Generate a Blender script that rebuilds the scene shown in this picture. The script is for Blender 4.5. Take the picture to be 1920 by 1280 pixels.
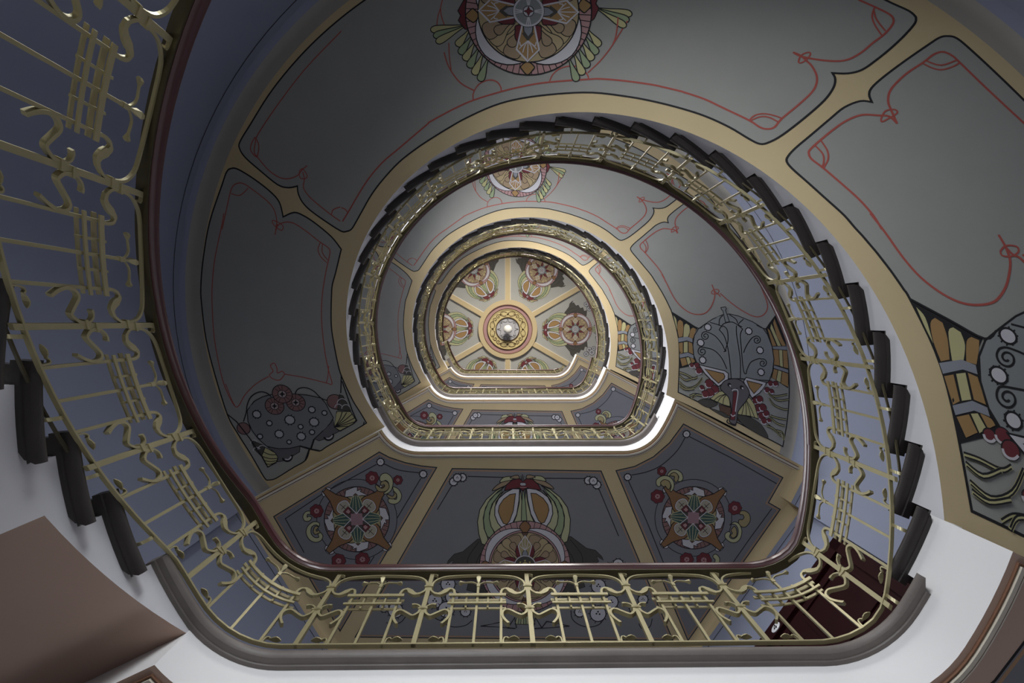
import bpy, math, random
from mathutils import Vector, Matrix, geometry
random.seed(3)
for o in list(bpy.data.objects): bpy.data.objects.remove(o)
SC = bpy.context.scene
COL = SC.collection
rad = math.radians

# ------------------------------------------------------------------ measures (metres; the stair axis is the origin)
R, RF, YL, FX, FY = 1.7617, .45, 1.147, 1.1112, .697      # well radius, corner radius, straight landing edge, corner centres
TH0, DTH, RISE, ST = 27.336, 8.560, .16441, 4.6035             # first riser angle, angle per tread, riser, storey
EYE = 1.28
L1 = EYE + 2.55                                               # underside of the nosing of the lowest landing in view
RW, RT = 3.36, 3.48                                              # wall radius beside the flights, distance of the flats round the landing
ZCEIL = EYE + 19.3
SLAB = .26
DR = .066                                                     # railing stands this far inside the well edge
RR = R - DR

# ------------------------------------------------------------------ camera, world, lights, exposure
cam = bpy.data.cameras.new('camera'); camo = bpy.data.objects.new('camera', cam); COL.objects.link(camo)
cam.lens = 22.5; cam.sensor_width = 36
cam.clip_start = .05
ca, sa, cb, sb = math.cos(.0148), math.sin(.0148), math.cos(.0318), math.sin(.0318)      # looks straight up, leaning two degrees
Rm = Matrix(((1, 0, 0), (0, cb, -sb), (0, sb, cb))) @ Matrix(((ca, 0, -sa), (0, 1, 0), (sa, 0, ca)))
camo.matrix_world = Matrix.Translation((-.2056, -.2608, EYE)) @ Matrix((Rm[0], -Rm[1], -Rm[2])).transposed().to_4x4()
SC.camera = camo
w = bpy.data.worlds.new('world'); SC.world = w; w.use_nodes = True
w.node_tree.nodes['Background'].inputs[0].default_value = (.55, .65, .85, 1); w.node_tree.nodes['Background'].inputs[1].default_value = .3
SC.view_settings.view_transform = 'Standard'; SC.view_settings.look = 'None'
SC.view_settings.gamma = 1; SC.view_settings.exposure = -0.04; SC.view_settings.use_curve_mapping = False
def zland(k): return L1 + (k-1)*ST
def P(k, t): return zland(k) + (TH0-t)/DTH*RISE
ADDED_WINDOWS = [  # unseen windows added and fitted for brightness: flight, angle, watts, colour, downward tilt, spread
 (0, -105, 58, (.93, .965, 1), 0, 130), (0, -55, 4, (1, .92, .82), .5, 130),
 (1, -105, 14, (.95, .97, 1), 0, 130), (1, -150, 105, (.97, .98, 1), 0, 130), (1, -85, 28, (1, .97, .92), .8, 70), (1, -55, 18, (1, .95, .88), .5, 130),
 (2, -85, 70, (1, .98, .95), .8, 70), (2, -105, 180, (1, .98, .95), 0, 130), (3, -85, 290, (1, .95, .86), -.25, 130),
]
def win_box(k, t): 
    zt = P(k, t)
    return (max(zt+.95, 1.2), zt+3.1)
for k, t, wt, c, tl, sp in ADDED_WINDOWS:
    z0, z1 = win_box(k, t)
    ld = bpy.data.lights.new('window_daylight', 'AREA'); ld.shape = 'RECTANGLE'; ld.size = .95; ld.size_y = z1-z0-.1
    ld.energy = wt; ld.color = c
    lo = bpy.data.objects.new('window_daylight', ld); COL.objects.link(lo)
    a = rad(t)
    lo.location = ((RW-.16)*math.cos(a), (RW-.16)*math.sin(a), (z0+z1)/2)
    ld.spread = rad(sp)
    lo.rotation_euler = Vector((-math.cos(a), -math.sin(a), -tl)).to_track_quat('-Z', 'Z').to_euler()   # faces the well, tilted as fitted
ld = bpy.data.lights.new('entrance_daylight', 'AREA'); ld.shape = 'RECTANGLE'; ld.size = 1.7; ld.size_y = 2.2; ld.energy = 20; ld.color = (1, .96, .92)  # fill light added at ground level; no entrance is in view
lo = bpy.data.objects.new('entrance_daylight', ld); COL.objects.link(lo); lo.location = (.1, RT-.12, 1.35)
lo.rotation_euler = Vector((0, -1, -.3)).to_track_quat('-Z', 'Z').to_euler()


# ------------------------------------------------------------------ painted designs (millimetres on plan from the stair axis): kind colour width smooth points
ART={
 'panel_top':'''F g 13 2 960 -1632 1085 -1557 1204 -1464 1298 -1371 1349 -1331 1396 -1335 1477 -1379 1612 -1484 1719 -1580 1776 -1657 1793 -1715 1784 -1755 1862 -1743 1938 -1758 2020 -1814 2104 -1882 2189 -1962 2250 -2033 2260 -2073 2228 -2119 2116 -2207 1921 -2384 1711 -2545 1487 -2686 1252 -2808 1007 -2910 754 -2990 494 -3048 230 -3084 -37 -3096 -304 -3086 -569 -3052 -831 -2996 -1087 -2918 -1337 -2817 -1576 -2695 -1805 -2553 -2021 -2391 -2223 -2211 -2419 -1996 -2541 -1858 -2553 -1799 -2508 -1724 -2385 -1614 -2229 -1488 -2128 -1459 -2040 -1468 -2040 -1406 -2007 -1329 -1930 -1251 -1771 -1139 -1666 -1075 -1618 -1071 -1567 -1087 -1517 -1142 -1454 -1221 -1344 -1356 -1229 -1465 -1072 -1586 -911 -1673 -779 -1731 -641 -1786 -487 -1840 -272 -1893 -72 -1908 182 -1891 420 -1853 645 -1778 804 -1711''',
 'panel_right':'''F g 13 2 1957 -1542 1951 -1590 1971 -1635 2041 -1699 2165 -1792 2298 -1884 2359 -1923 2401 -1930 2449 -1910 2516 -1816 2615 -1658 2712 -1495 2774 -1389 2830 -1281 2883 -1171 2932 -1058 2976 -944 3015 -828 3050 -710 3080 -590 3106 -470 3127 -348 3174 -67 3190 207 3155 564 3087 881 2993 1169 2372 839 2037 664 1811 555 1890 144 1906 -113 1873 -372 1859 -424 1843 -476 1826 -527 1807 -577 1788 -626 1766 -675 1744 -724 1720 -771 1685 -847 1620 -949 1552 -1055 1488 -1153 1469 -1202 1483 -1236 1528 -1284 1622 -1363 1728 -1453 1812 -1521 1899 -1554''',
 'panel_left':'''F g 13 2 -2768 -1508 -2708 -1612 -2660 -1640 -2592 -1630 -2448 -1542 -2307 -1431 -2233 -1338 -2216 -1215 -2106 -1249 -2022 -1223 -1910 -1151 -1769 -1031 -1688 -921 -1775 -715 -1826 -602 -1850 -501 -1883 -326 -1900 -195 -1903 -77 -1897 149 -1880 305 -1806 574 -1749 714 -1694 852 -1750 888 -1953 1010 -2136 1116 -2212 1162 -2313 1134 -2370 1265 -2503 1346 -2666 1448 -2726 1478 -2784 1484 -2818 1452 -2916 1188 -3021 932 -3092 725 -3149 288 -3175 -83 -3157 -438 -3132 -610 -3064 -861 -2945 -1184''',
 'medallion':'''F y 7 1 -476 -2516 -576 -2532 -678 -2549 -736 -2553 -763 -2540 -760 -2517 -729 -2501 -671 -2501 -573 -2509
F G 7 1 -476 -2516 -571 -2514 -668 -2514 -722 -2508 -744 -2490 -736 -2467 -705 -2457 -652 -2466 -563 -2492
F y 7 1 -476 -2516 -566 -2497 -657 -2479 -708 -2463 -725 -2441 -712 -2420 -680 -2415 -632 -2434 -554 -2476
F y 7 1 -452 -2484 -497 -2455 -545 -2428 -568 -2408 -565 -2385 -544 -2368 -521 -2367 -501 -2390 -477 -2437
F G 7 1 -434 -2433 -479 -2400 -526 -2368 -547 -2345 -543 -2323 -522 -2306 -498 -2307 -480 -2332 -458 -2383
F y 7 1 -411 -2384 -452 -2350 -494 -2317 -513 -2294 -508 -2271 -485 -2255 -463 -2257 -447 -2283 -430 -2334
F G 7 1 -383 -2337 -422 -2298 -463 -2260 -480 -2234 -474 -2212 -451 -2197 -428 -2201 -414 -2229 -399 -2283
F y 7 1 -350 -2292 -387 -2247 -426 -2203 -443 -2175 -435 -2152 -412 -2138 -389 -2144 -376 -2175 -364 -2234
F G 7 1 -313 -2250 -347 -2201 -383 -2152 -398 -2121 -389 -2097 -365 -2085 -344 -2093 -332 -2126 -323 -2188
F G 7 1 -437 -2759 -470 -2817 -501 -2875 -523 -2905 -548 -2912 -567 -2900 -567 -2877 -541 -2849 -488 -2804
F y 7 1 -413 -2803 -439 -2863 -463 -2923 -482 -2955 -505 -2965 -526 -2955 -529 -2933 -507 -2902 -459 -2853
F G 7 1 -383 -2843 -401 -2904 -418 -2965 -433 -2998 -456 -3010 -478 -3003 -484 -2983 -465 -2950 -424 -2897
F y 7 1 -348 -2878 -359 -2939 -368 -3000 -378 -3034 -400 -3049 -423 -3045 -432 -3025 -417 -2992 -382 -2935
F G 7 1 -308 -2908 -311 -2968 -312 -3028 -319 -3063 -339 -3079 -362 -3078 -374 -3060 -364 -3026 -335 -2967
F m 7 0 -454 -2475 -493 -2489 -543 -2559 -525 -2592 -546 -2631 -502 -2696 -459 -2713
F y 7 1 450 -2455 530 -2411 608 -2367 653 -2347 678 -2351 681 -2372 661 -2395 616 -2412 534 -2432
F G 7 1 450 -2455 521 -2398 591 -2340 631 -2312 657 -2311 664 -2330 648 -2356 606 -2381 529 -2417
F y 7 1 450 -2455 513 -2386 573 -2316 610 -2280 635 -2274 646 -2290 634 -2318 596 -2351 523 -2402
F y 7 1 389 -2318 410 -2263 430 -2208 445 -2178 465 -2171 482 -2182 484 -2203 467 -2230 427 -2274
F G 7 1 374 -2274 393 -2217 411 -2158 426 -2127 445 -2118 463 -2127 467 -2148 450 -2178 411 -2226
F y 7 1 353 -2234 369 -2178 383 -2121 395 -2091 414 -2081 433 -2089 438 -2109 423 -2138 388 -2186
F G 7 1 329 -2197 342 -2138 354 -2079 366 -2047 385 -2035 404 -2042 410 -2062 395 -2093 362 -2145
F y 7 1 299 -2165 311 -2102 321 -2039 332 -2004 351 -1991 371 -1996 378 -2016 364 -2050 331 -2107
F G 7 1 266 -2136 275 -2071 283 -2006 292 -1970 311 -1954 331 -1958 339 -1978 327 -2014 296 -2075
F G 7 1 379 -2596 424 -2623 470 -2648 492 -2667 492 -2689 476 -2708 455 -2710 435 -2688 408 -2642
F y 7 1 359 -2649 399 -2682 441 -2713 460 -2736 458 -2758 440 -2776 419 -2775 403 -2750 381 -2699
F G 7 1 332 -2700 368 -2739 405 -2776 422 -2801 417 -2824 397 -2839 377 -2836 364 -2808 349 -2754
F y 7 1 301 -2748 332 -2792 363 -2835 376 -2863 369 -2886 348 -2898 329 -2892 319 -2862 311 -2805
F G 7 1 265 -2793 289 -2842 315 -2890 325 -2920 315 -2941 293 -2952 275 -2943 269 -2911 268 -2852
F m 7 0 383 -2597 417 -2586 463 -2520 450 -2485 470 -2448 437 -2379 402 -2359
F p 9 0 421 -2432 418 -2385 411 -2340 399 -2296 383 -2255 363 -2217 339 -2182 311 -2151 279 -2124 245 -2101 207 -2083 166 -2069 124 -2061 79 -2057 33 -2059 -15 -2066 -62 -2078 -110 -2094 -157 -2116 -203 -2142 -247 -2172 -289 -2205 -328 -2243 -364 -2283 -395 -2326 -423 -2371 -446 -2418 -464 -2466 -477 -2514 -485 -2563 -487 -2611 -484 -2658 -476 -2704 -462 -2747 -444 -2788 -421 -2826 -393 -2861 -361 -2892 -326 -2919 -287 -2941 -246 -2959 -202 -2972 -157 -2980 -110 -2983 -63 -2981 -15 -2974 32 -2962 78 -2945 123 -2923 167 -2897 208 -2867 246 -2834 281 -2797 313 -2757 341 -2714 365 -2669 385 -2623 401 -2576 412 -2528 419 -2479
S k 6 0 336 -2430 420 -2408
S k 6 0 332 -2393 415 -2362
S k 6 0 325 -2358 406 -2318
S k 6 0 313 -2324 392 -2275
S k 6 0 299 -2292 374 -2236
S k 6 0 281 -2263 352 -2199
S k 6 0 260 -2237 326 -2166
S k 6 0 235 -2213 296 -2137
S k 6 0 209 -2194 262 -2112
S k 6 0 179 -2177 226 -2091
S k 6 0 147 -2165 187 -2075
S k 6 0 114 -2156 145 -2064
S k 6 0 78 -2151 101 -2058
S k 6 0 42 -2150 56 -2058
S k 6 0 4 -2154 9 -2062
S k 6 0 -34 -2161 -38 -2071
S k 6 0 -72 -2173 -86 -2085
S k 6 0 -109 -2188 -133 -2104
S k 6 0 -146 -2207 -180 -2128
S k 6 0 -182 -2229 -225 -2156
S k 6 0 -216 -2255 -268 -2188
S k 6 0 -248 -2284 -309 -2224
S k 6 0 -278 -2315 -346 -2263
S k 6 0 -305 -2348 -380 -2304
S k 6 0 -328 -2383 -410 -2348
S k 6 0 -348 -2420 -435 -2394
S k 6 0 -365 -2458 -456 -2442
S k 6 0 -377 -2497 -471 -2490
S k 6 0 -385 -2535 -482 -2539
S k 6 0 -389 -2574 -487 -2587
S k 6 0 -389 -2612 -486 -2635
S k 6 0 -385 -2649 -481 -2681
S k 6 0 -376 -2685 -470 -2726
S k 6 0 -364 -2719 -454 -2768
S k 6 0 -347 -2751 -433 -2808
S k 6 0 -327 -2780 -407 -2844
S k 6 0 -304 -2806 -378 -2877
S k 6 0 -277 -2829 -344 -2906
S k 6 0 -248 -2849 -307 -2930
S k 6 0 -216 -2865 -267 -2951
S k 6 0 -182 -2877 -224 -2966
S k 6 0 -147 -2886 -180 -2976
S k 6 0 -110 -2890 -134 -2982
S k 6 0 -72 -2890 -87 -2982
S k 6 0 -34 -2887 -39 -2978
S k 6 0 4 -2879 8 -2968
S k 6 0 41 -2867 55 -2954
S k 6 0 78 -2852 101 -2935
S k 6 0 114 -2833 145 -2911
S k 6 0 147 -2811 187 -2883
S k 6 0 179 -2785 227 -2851
S k 6 0 209 -2757 264 -2816
S k 6 0 236 -2726 297 -2777
S k 6 0 260 -2693 328 -2736
S k 6 0 282 -2658 354 -2692
S k 6 0 300 -2621 376 -2646
S k 6 0 314 -2584 394 -2599
S k 6 0 325 -2545 407 -2552
S k 6 0 332 -2507 416 -2503
S k 6 0 336 -2468 420 -2455
F w 8 0 335 -2418 346 -2377 352 -2334 352 -2292 345 -2250 333 -2211 314 -2176 289 -2146 256 -2126 218 -2113 179 -2108 137 -2110 96 -2118 56 -2132 17 -2152 16 -2157 57 -2155 97 -2158 134 -2166 170 -2179 202 -2196 232 -2218 258 -2243 281 -2273 300 -2306 314 -2341 325 -2379 330 -2419
F w 8 0 -46 -2165 -86 -2160 -128 -2162 -172 -2170 -216 -2186 -260 -2207 -301 -2235 -338 -2269 -366 -2309 -388 -2353 -402 -2397 -409 -2441 -409 -2484 -402 -2524 -388 -2561 -383 -2561 -377 -2518 -366 -2476 -349 -2434 -329 -2393 -303 -2354 -274 -2318 -242 -2284 -206 -2253 -168 -2226 -129 -2203 -88 -2184 -46 -2170
F w 8 0 -388 -2625 -401 -2666 -408 -2709 -407 -2752 -400 -2793 -386 -2832 -364 -2867 -336 -2897 -299 -2916 -259 -2928 -216 -2933 -172 -2931 -128 -2923 -86 -2908 -47 -2888 -47 -2883 -88 -2886 -129 -2883 -168 -2875 -206 -2863 -241 -2846 -273 -2825 -302 -2799 -327 -2770 -348 -2737 -365 -2702 -376 -2663 -383 -2623
F w 8 0 16 -2876 55 -2880 96 -2878 137 -2869 179 -2854 219 -2832 257 -2805 290 -2771 316 -2731 334 -2688 347 -2644 353 -2600 353 -2558 347 -2518 335 -2481 331 -2482 325 -2524 315 -2566 301 -2608 282 -2648 259 -2687 233 -2723 203 -2757 170 -2787 134 -2814 96 -2838 57 -2856 16 -2871
F o 8 1 332 -2488 359 -2534 384 -2520 419 -2479 391 -2445 368 -2436
F o 8 1 -21 -2162 27 -2117 15 -2093 -22 -2067 -59 -2109 -70 -2138
F o 8 1 -385 -2567 -418 -2523 -448 -2538 -486 -2579 -453 -2612 -425 -2621
F o 8 1 -15 -2880 -64 -2924 -52 -2948 -15 -2974 21 -2933 33 -2904
F t 9 0 336 -2449 334 -2412 329 -2375 319 -2341 306 -2308 290 -2277 271 -2250 248 -2225 222 -2203 194 -2185 163 -2170 131 -2160 96 -2153 60 -2150 23 -2152 -15 -2157 -53 -2167 -91 -2180 -128 -2197 -165 -2218 -200 -2242 -233 -2269 -264 -2299 -292 -2331 -317 -2365 -339 -2402 -357 -2439 -371 -2477 -382 -2516 -388 -2555 -390 -2593 -388 -2631 -381 -2667 -371 -2702 -356 -2735 -338 -2765 -316 -2793 -291 -2818 -263 -2839 -232 -2857 -199 -2871 -165 -2882 -128 -2888 -91 -2891 -53 -2889 -15 -2883 23 -2874 60 -2860 96 -2843 131 -2822 164 -2798 195 -2771 223 -2742 249 -2710 271 -2676 291 -2640 307 -2603 320 -2565 329 -2526 335 -2487
F n 5 0 321 -2359 301 -2305 271 -2356
F n 5 0 162 -2174 107 -2158 116 -2211
F n 5 0 -109 -2191 -169 -2224 -123 -2248
F n 5 0 -336 -2403 -364 -2465 -306 -2445
F n 5 0 -373 -2684 -350 -2738 -316 -2687
F n 5 0 -198 -2868 -139 -2883 -149 -2831
F n 5 0 77 -2849 135 -2816 91 -2793
F n 5 0 288 -2639 313 -2577 261 -2597
F t 6 1 75 -2442 164 -2390 248 -2364 285 -2321 266 -2269 224 -2238 178 -2271 139 -2357
F t 6 1 52 -2422 127 -2346 205 -2295 230 -2244 195 -2204 143 -2191 106 -2235 91 -2325
F T 6 1 85 -2460 182 -2424 268 -2412 313 -2376 306 -2322 274 -2284 224 -2308 166 -2387
F T 6 1 33 -2413 95 -2322 164 -2252 180 -2197 139 -2169 86 -2168 56 -2220 56 -2311
F T 6 1 95 -2440 156 -2409 211 -2391 235 -2367 231 -2337 209 -2322 180 -2337 144 -2388
F T 6 1 52 -2401 96 -2345 141 -2301 152 -2270 134 -2248 105 -2249 84 -2276 74 -2336
F t 6 1 -76 -2443 -110 -2358 -119 -2271 -156 -2239 -214 -2270 -254 -2322 -230 -2366 -150 -2392
F t 6 1 -102 -2471 -163 -2406 -200 -2332 -248 -2315 -297 -2360 -322 -2420 -283 -2451 -193 -2449
F T 6 1 -56 -2428 -73 -2332 -66 -2240 -93 -2198 -150 -2216 -197 -2258 -182 -2309 -114 -2356
F T 6 1 -114 -2493 -195 -2446 -253 -2385 -307 -2378 -346 -2428 -357 -2485 -309 -2507 -214 -2489
F T 6 1 -74 -2422 -93 -2363 -99 -2306 -119 -2286 -151 -2295 -171 -2323 -161 -2351 -116 -2380
F T 6 1 -123 -2476 -171 -2440 -207 -2400 -237 -2394 -263 -2418 -268 -2449 -244 -2466 -185 -2465
F t 6 1 -106 -2600 -200 -2652 -291 -2679 -332 -2722 -311 -2774 -265 -2804 -215 -2772 -173 -2685
F t 6 1 -83 -2621 -161 -2696 -244 -2748 -271 -2799 -234 -2839 -178 -2851 -138 -2807 -123 -2717
F T 6 1 -117 -2582 -219 -2619 -313 -2630 -363 -2667 -356 -2721 -320 -2759 -265 -2735 -202 -2656
F T 6 1 -63 -2629 -127 -2720 -200 -2790 -217 -2845 -174 -2873 -117 -2873 -87 -2821 -87 -2731
F T 6 1 -127 -2603 -191 -2633 -251 -2651 -276 -2675 -273 -2706 -248 -2721 -217 -2705 -178 -2654
F T 6 1 -82 -2641 -128 -2697 -175 -2741 -187 -2772 -168 -2794 -137 -2793 -116 -2766 -105 -2707
F t 6 1 46 -2599 79 -2684 87 -2770 122 -2801 177 -2771 215 -2718 192 -2676 117 -2650
F t 6 1 70 -2571 129 -2635 164 -2709 208 -2726 253 -2681 276 -2622 241 -2591 157 -2593
F T 6 1 26 -2614 42 -2710 36 -2801 62 -2843 117 -2825 161 -2782 148 -2732 82 -2685
F T 6 1 82 -2549 159 -2596 213 -2656 263 -2663 297 -2614 307 -2556 264 -2535 178 -2553
F T 6 1 44 -2621 62 -2679 68 -2735 87 -2756 118 -2746 137 -2718 128 -2691 85 -2662
F T 6 1 91 -2567 137 -2602 170 -2641 198 -2647 222 -2624 227 -2592 205 -2576 150 -2577
F m 7 1 85 -2577 124 -2584 183 -2566 230 -2502 229 -2432 180 -2389 121 -2397 82 -2422
F o 0 0 82 -2539 254 -2543 331 -2444 251 -2381 81 -2461
F s 7 0 84 -2535 145 -2514 171 -2480 144 -2458 82 -2464
S d 22 0 135 -2523 179 -2478 134 -2453
S w 7 1 191 -2476 229 -2510 250 -2525
S w 7 1 191 -2476 231 -2490 274 -2493
S w 7 1 191 -2476 231 -2467 315 -2448
S w 7 1 191 -2476 230 -2444 273 -2421
S w 7 1 191 -2476 227 -2425 248 -2401
S w 7 1 191 -2476 228 -2517 201 -2532
S w 7 1 191 -2476 226 -2419 199 -2415
S w 12 0 81 -2543 254 -2543 331 -2444 251 -2381 79 -2458
F m 7 1 60 -2405 76 -2362 70 -2303 16 -2264 -54 -2279 -108 -2341 -112 -2402 -95 -2439
F o 0 0 23 -2416 61 -2230 -21 -2164 -101 -2265 -56 -2433
F s 7 0 19 -2415 11 -2354 -18 -2332 -46 -2366 -53 -2431
S d 22 0 17 -2362 -18 -2324 -53 -2378
S w 7 1 -18 -2311 24 -2264 43 -2238
S w 7 1 -18 -2311 4 -2266 16 -2218
S w 7 1 -18 -2311 -19 -2269 -21 -2181
S w 7 1 -18 -2311 -42 -2276 -56 -2233
S w 7 1 -18 -2311 -62 -2282 -82 -2265
S w 7 1 -18 -2311 30 -2264 40 -2290
S w 7 1 -18 -2311 -68 -2285 -78 -2315
S w 12 0 26 -2416 61 -2230 -21 -2164 -101 -2265 -59 -2435
F m 7 1 -116 -2465 -158 -2458 -220 -2476 -271 -2540 -269 -2610 -216 -2653 -154 -2645 -114 -2620
F o 0 0 -114 -2503 -297 -2499 -383 -2598 -294 -2662 -112 -2582
F s 7 0 -115 -2507 -179 -2528 -207 -2562 -178 -2585 -114 -2578
S d 22 0 -169 -2519 -216 -2564 -168 -2589
S w 7 1 -229 -2567 -270 -2532 -293 -2517
S w 7 1 -229 -2567 -272 -2553 -320 -2549
S w 7 1 -229 -2567 -273 -2576 -366 -2595
S w 7 1 -229 -2567 -271 -2599 -318 -2622
S w 7 1 -229 -2567 -268 -2618 -290 -2642
S w 7 1 -229 -2567 -269 -2526 -240 -2510
S w 7 1 -229 -2567 -267 -2624 -237 -2627
S w 12 0 -112 -2499 -297 -2499 -383 -2598 -294 -2662 -111 -2585
F m 7 1 -91 -2637 -107 -2680 -101 -2739 -46 -2777 24 -2762 77 -2700 81 -2639 64 -2603
F o 0 0 -53 -2627 -92 -2811 -9 -2876 70 -2776 26 -2610
F s 7 0 -49 -2627 -41 -2688 -12 -2709 16 -2676 23 -2612
S d 22 0 -47 -2680 -12 -2718 22 -2664
S w 7 1 -11 -2730 -54 -2778 -73 -2804
S w 7 1 -11 -2730 -34 -2776 -46 -2824
S w 7 1 -11 -2730 -11 -2772 -9 -2860
S w 7 1 -11 -2730 12 -2766 26 -2808
S w 7 1 -11 -2730 32 -2759 52 -2776
S w 7 1 -11 -2730 -60 -2778 -70 -2752
S w 7 1 -11 -2730 38 -2756 47 -2726
S w 12 0 -56 -2626 -92 -2811 -9 -2876 70 -2776 29 -2607
F h 7 0 95 -2499 93 -2480 88 -2462 80 -2447 69 -2433 56 -2422 40 -2414 23 -2409 4 -2408 -15 -2410 -34 -2416 -53 -2424 -71 -2436 -87 -2450 -101 -2467 -112 -2485 -120 -2504 -125 -2524 -127 -2543 -125 -2562 -120 -2580 -112 -2596 -101 -2609 -87 -2620 -71 -2628 -53 -2633 -34 -2634 -15 -2632 4 -2626 23 -2618 40 -2606 56 -2592 69 -2575 80 -2557 88 -2538 93 -2519
S w 14 0 88 -2500 87 -2483 82 -2466 75 -2451 64 -2438 52 -2428 37 -2420 21 -2416 3 -2415 -15 -2417 -33 -2422 -51 -2430 -67 -2441 -82 -2455 -95 -2470 -106 -2487 -114 -2505 -118 -2524 -120 -2542 -119 -2560 -114 -2576 -106 -2591 -95 -2604 -82 -2614 -67 -2622 -51 -2626 -33 -2627 -15 -2625 3 -2620 21 -2612 37 -2601 52 -2588 64 -2572 75 -2555 82 -2537 87 -2519 88 -2500
S w 7 0 23 -2517 84 -2517
S w 7 0 23 -2514 85 -2501
S w 7 0 23 -2511 84 -2485
S w 7 0 -12 -2483 1 -2418
S w 7 0 -15 -2483 -15 -2420
S w 7 0 -18 -2484 -31 -2425
S w 7 0 -53 -2526 -115 -2525
S w 7 0 -53 -2529 -117 -2541
S w 7 0 -53 -2532 -115 -2557
S w 7 0 -18 -2559 -31 -2624
S w 7 0 -15 -2559 -15 -2622
S w 7 0 -12 -2558 1 -2618
F w 5 0 24 -2513 22 -2504 18 -2495 12 -2488 4 -2484 -5 -2482 -15 -2482 -25 -2486 -34 -2492 -42 -2499 -48 -2509 -52 -2519 -54 -2529 -52 -2539 -49 -2547 -42 -2554 -34 -2558 -25 -2560 -15 -2560 -5 -2556 4 -2551 12 -2543 18 -2534 22 -2524
F m 3 0 22 -2514 -4 -2508 -15 -2484 -26 -2513 -52 -2529 -26 -2534 -15 -2558 -4 -2530''',
 'beetle':'''F k 0 0 1873 -372 2021 -269 2155 -175 2107 -113 2061 40 2061 145 2088 226 2108 249 1859 294 1880 159 1905 -37 1908 -129 1890 -269
F y 0 2 1888 -332 1914 -277 1908 -152 1896 -238
F o 0 2 1929 -250 1960 -277 1988 -253 1985 -175 1959 -75 1914 -67 1912 -160
F y 0 2 2000 -206 2031 -230 2059 -206 2058 -144 2023 -67 1969 -70
F o 0 2 2071 -160 2102 -183 2134 -167 2116 -121 2080 -52 2035 -64
F s 0 0 1902 -59 2016 -75 2075 -49 2068 -6 2005 -29 1902 -9
F o 0 2 1904 2 1952 -6 1936 114 1897 129
F y 0 2 1965 -9 2012 -14 1994 107 1946 112
F o 0 2 2023 -14 2063 6 2056 130 2006 107
F s 0 0 1892 132 1996 112 2057 142 2054 182 1989 155 1890 174
F o 0 2 1892 181 1956 171 1967 248 1902 269
F y 0 2 1966 168 2000 167 2016 233 1975 251
F o 0 2 2011 167 2054 189 2065 219 2024 233
F k 0 0 3118 -340 3027 -238 2970 -168 2999 -36 3019 40 3014 207 2998 297 2960 401 3145 527 3176 417 3198 207 3197 -5 3168 -191
F o 0 0 3096 -293 3108 -238 3157 -52 3189 33 3144 36 3097 -75 3073 -238
F y 0 0 3049 -230 3096 -67 3129 36 3090 36 3030 -175
F o 0 0 2995 -175 3019 -152 3074 34 3026 36
F s 0 0 3026 43 3194 40 3196 83 3030 71
F o 0 0 3029 78 3091 83 3080 267 3012 255
F y 0 0 3099 83 3137 86 3117 282 3085 270
F o 0 0 3145 86 3194 94 3181 298 3125 285
F s 0 0 3011 263 3175 315 3173 350 3006 294
F o 0 0 3005 304 3049 319 3010 431 2967 401
F y 0 0 3057 320 3094 335 3061 460 3017 434
F o 0 0 3102 335 3169 360 3147 512 3067 468
F h 10 0 2481 -340 2349 -285 2247 -222 2162 -167 2104 -90 2068 24 2061 145 2086 234 2130 308 2434 412 2590 413 2931 437 2986 327 3021 192 3019 40 2984 -98 2940 -175 2826 -253 2665 -324 2560 -348
S k 11 1 1873 -372 2021 -269 2163 -175 2231 -214
S k 11 1 2868 -214 2970 -168 3043 -246 3126 -340
S k 11 1 2313 -246 2417 -214 2460 -191
S k 11 1 2693 -191 2651 -222 2722 -285
S k 11 1 2408 -152 2465 -222 2530 -246 2592 -246 2649 -207 2697 -160
S k 11 1 2409 -160 2460 -82 2481 40 2485 176 2478 324 2473 412
S k 11 1 2462 -206 2505 -160 2500 -36 2457 70
S k 11 1 2625 -207 2612 -113 2614 40 2613 206 2582 413
S k 11 1 2689 -160 2657 -98 2647 25 2634 325 2669 355
S k 11 1 2416 -206 2434 -285 2480 -332
S k 11 1 2559 -340 2629 -285 2644 -230
F h 9 0 2469 -427 2525 -435 2533 -411 2519 -396 2547 -253 2499 -246 2487 -388 2471 -404
S k 11 1 2449 100 2416 9 2351 -82 2265 -129 2224 -130 2204 -116 2191 -96 2189 -75 2196 -57 2211 -46 2229 -43 2247 -49 2260 -61 2267 -77 2267 -91 2259 -103 2248 -108 2236 -108 2225 -102 2217 -93 2215 -84 2217 -75 2223 -70 2230 -69 2236 -71 2240 -75
S k 11 1 2426 100 2453 96 2454 70
S k 11 1 2435 302 2391 175 2311 85 2207 55 2157 49 2135 64 2122 86 2119 108 2127 127 2143 139 2163 142 2182 135 2197 122 2204 106 2204 90 2196 78 2183 72 2170 73 2158 79 2150 88 2147 99 2150 107 2156 113 2163 114 2170 113 2175 108
S k 11 1 2665 116 2707 40 2783 -52 2833 -79 2852 -82 2873 -76 2886 -60 2890 -41 2884 -21 2871 -6 2854 2 2836 2 2822 -5 2815 -17 2814 -31 2820 -45 2831 -54 2843 -57 2854 -56 2861 -49 2864 -41 2863 -32 2858 -26 2851 -22 2845 -22 2841 -24
S k 11 1 2661 355 2686 296 2743 221 2842 184 2867 189 2891 188 2911 197 2922 214 2924 234 2916 253 2900 267 2882 273 2865 271 2852 262 2846 249 2848 235 2856 223 2867 215 2879 213 2889 216 2896 223 2897 232 2894 240 2889 245 2883 248 2877 247
S k 8 0 2317 -188 2328 -188
S k 8 0 2306 -165 2314 -158
S k 8 0 2285 -151 2287 -140
S k 8 0 2261 -151 2256 -140
S k 8 0 2243 -165 2234 -158
S k 8 0 2239 -188 2228 -188
S k 8 0 2250 -211 2242 -217
S k 8 0 2271 -225 2269 -235
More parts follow.
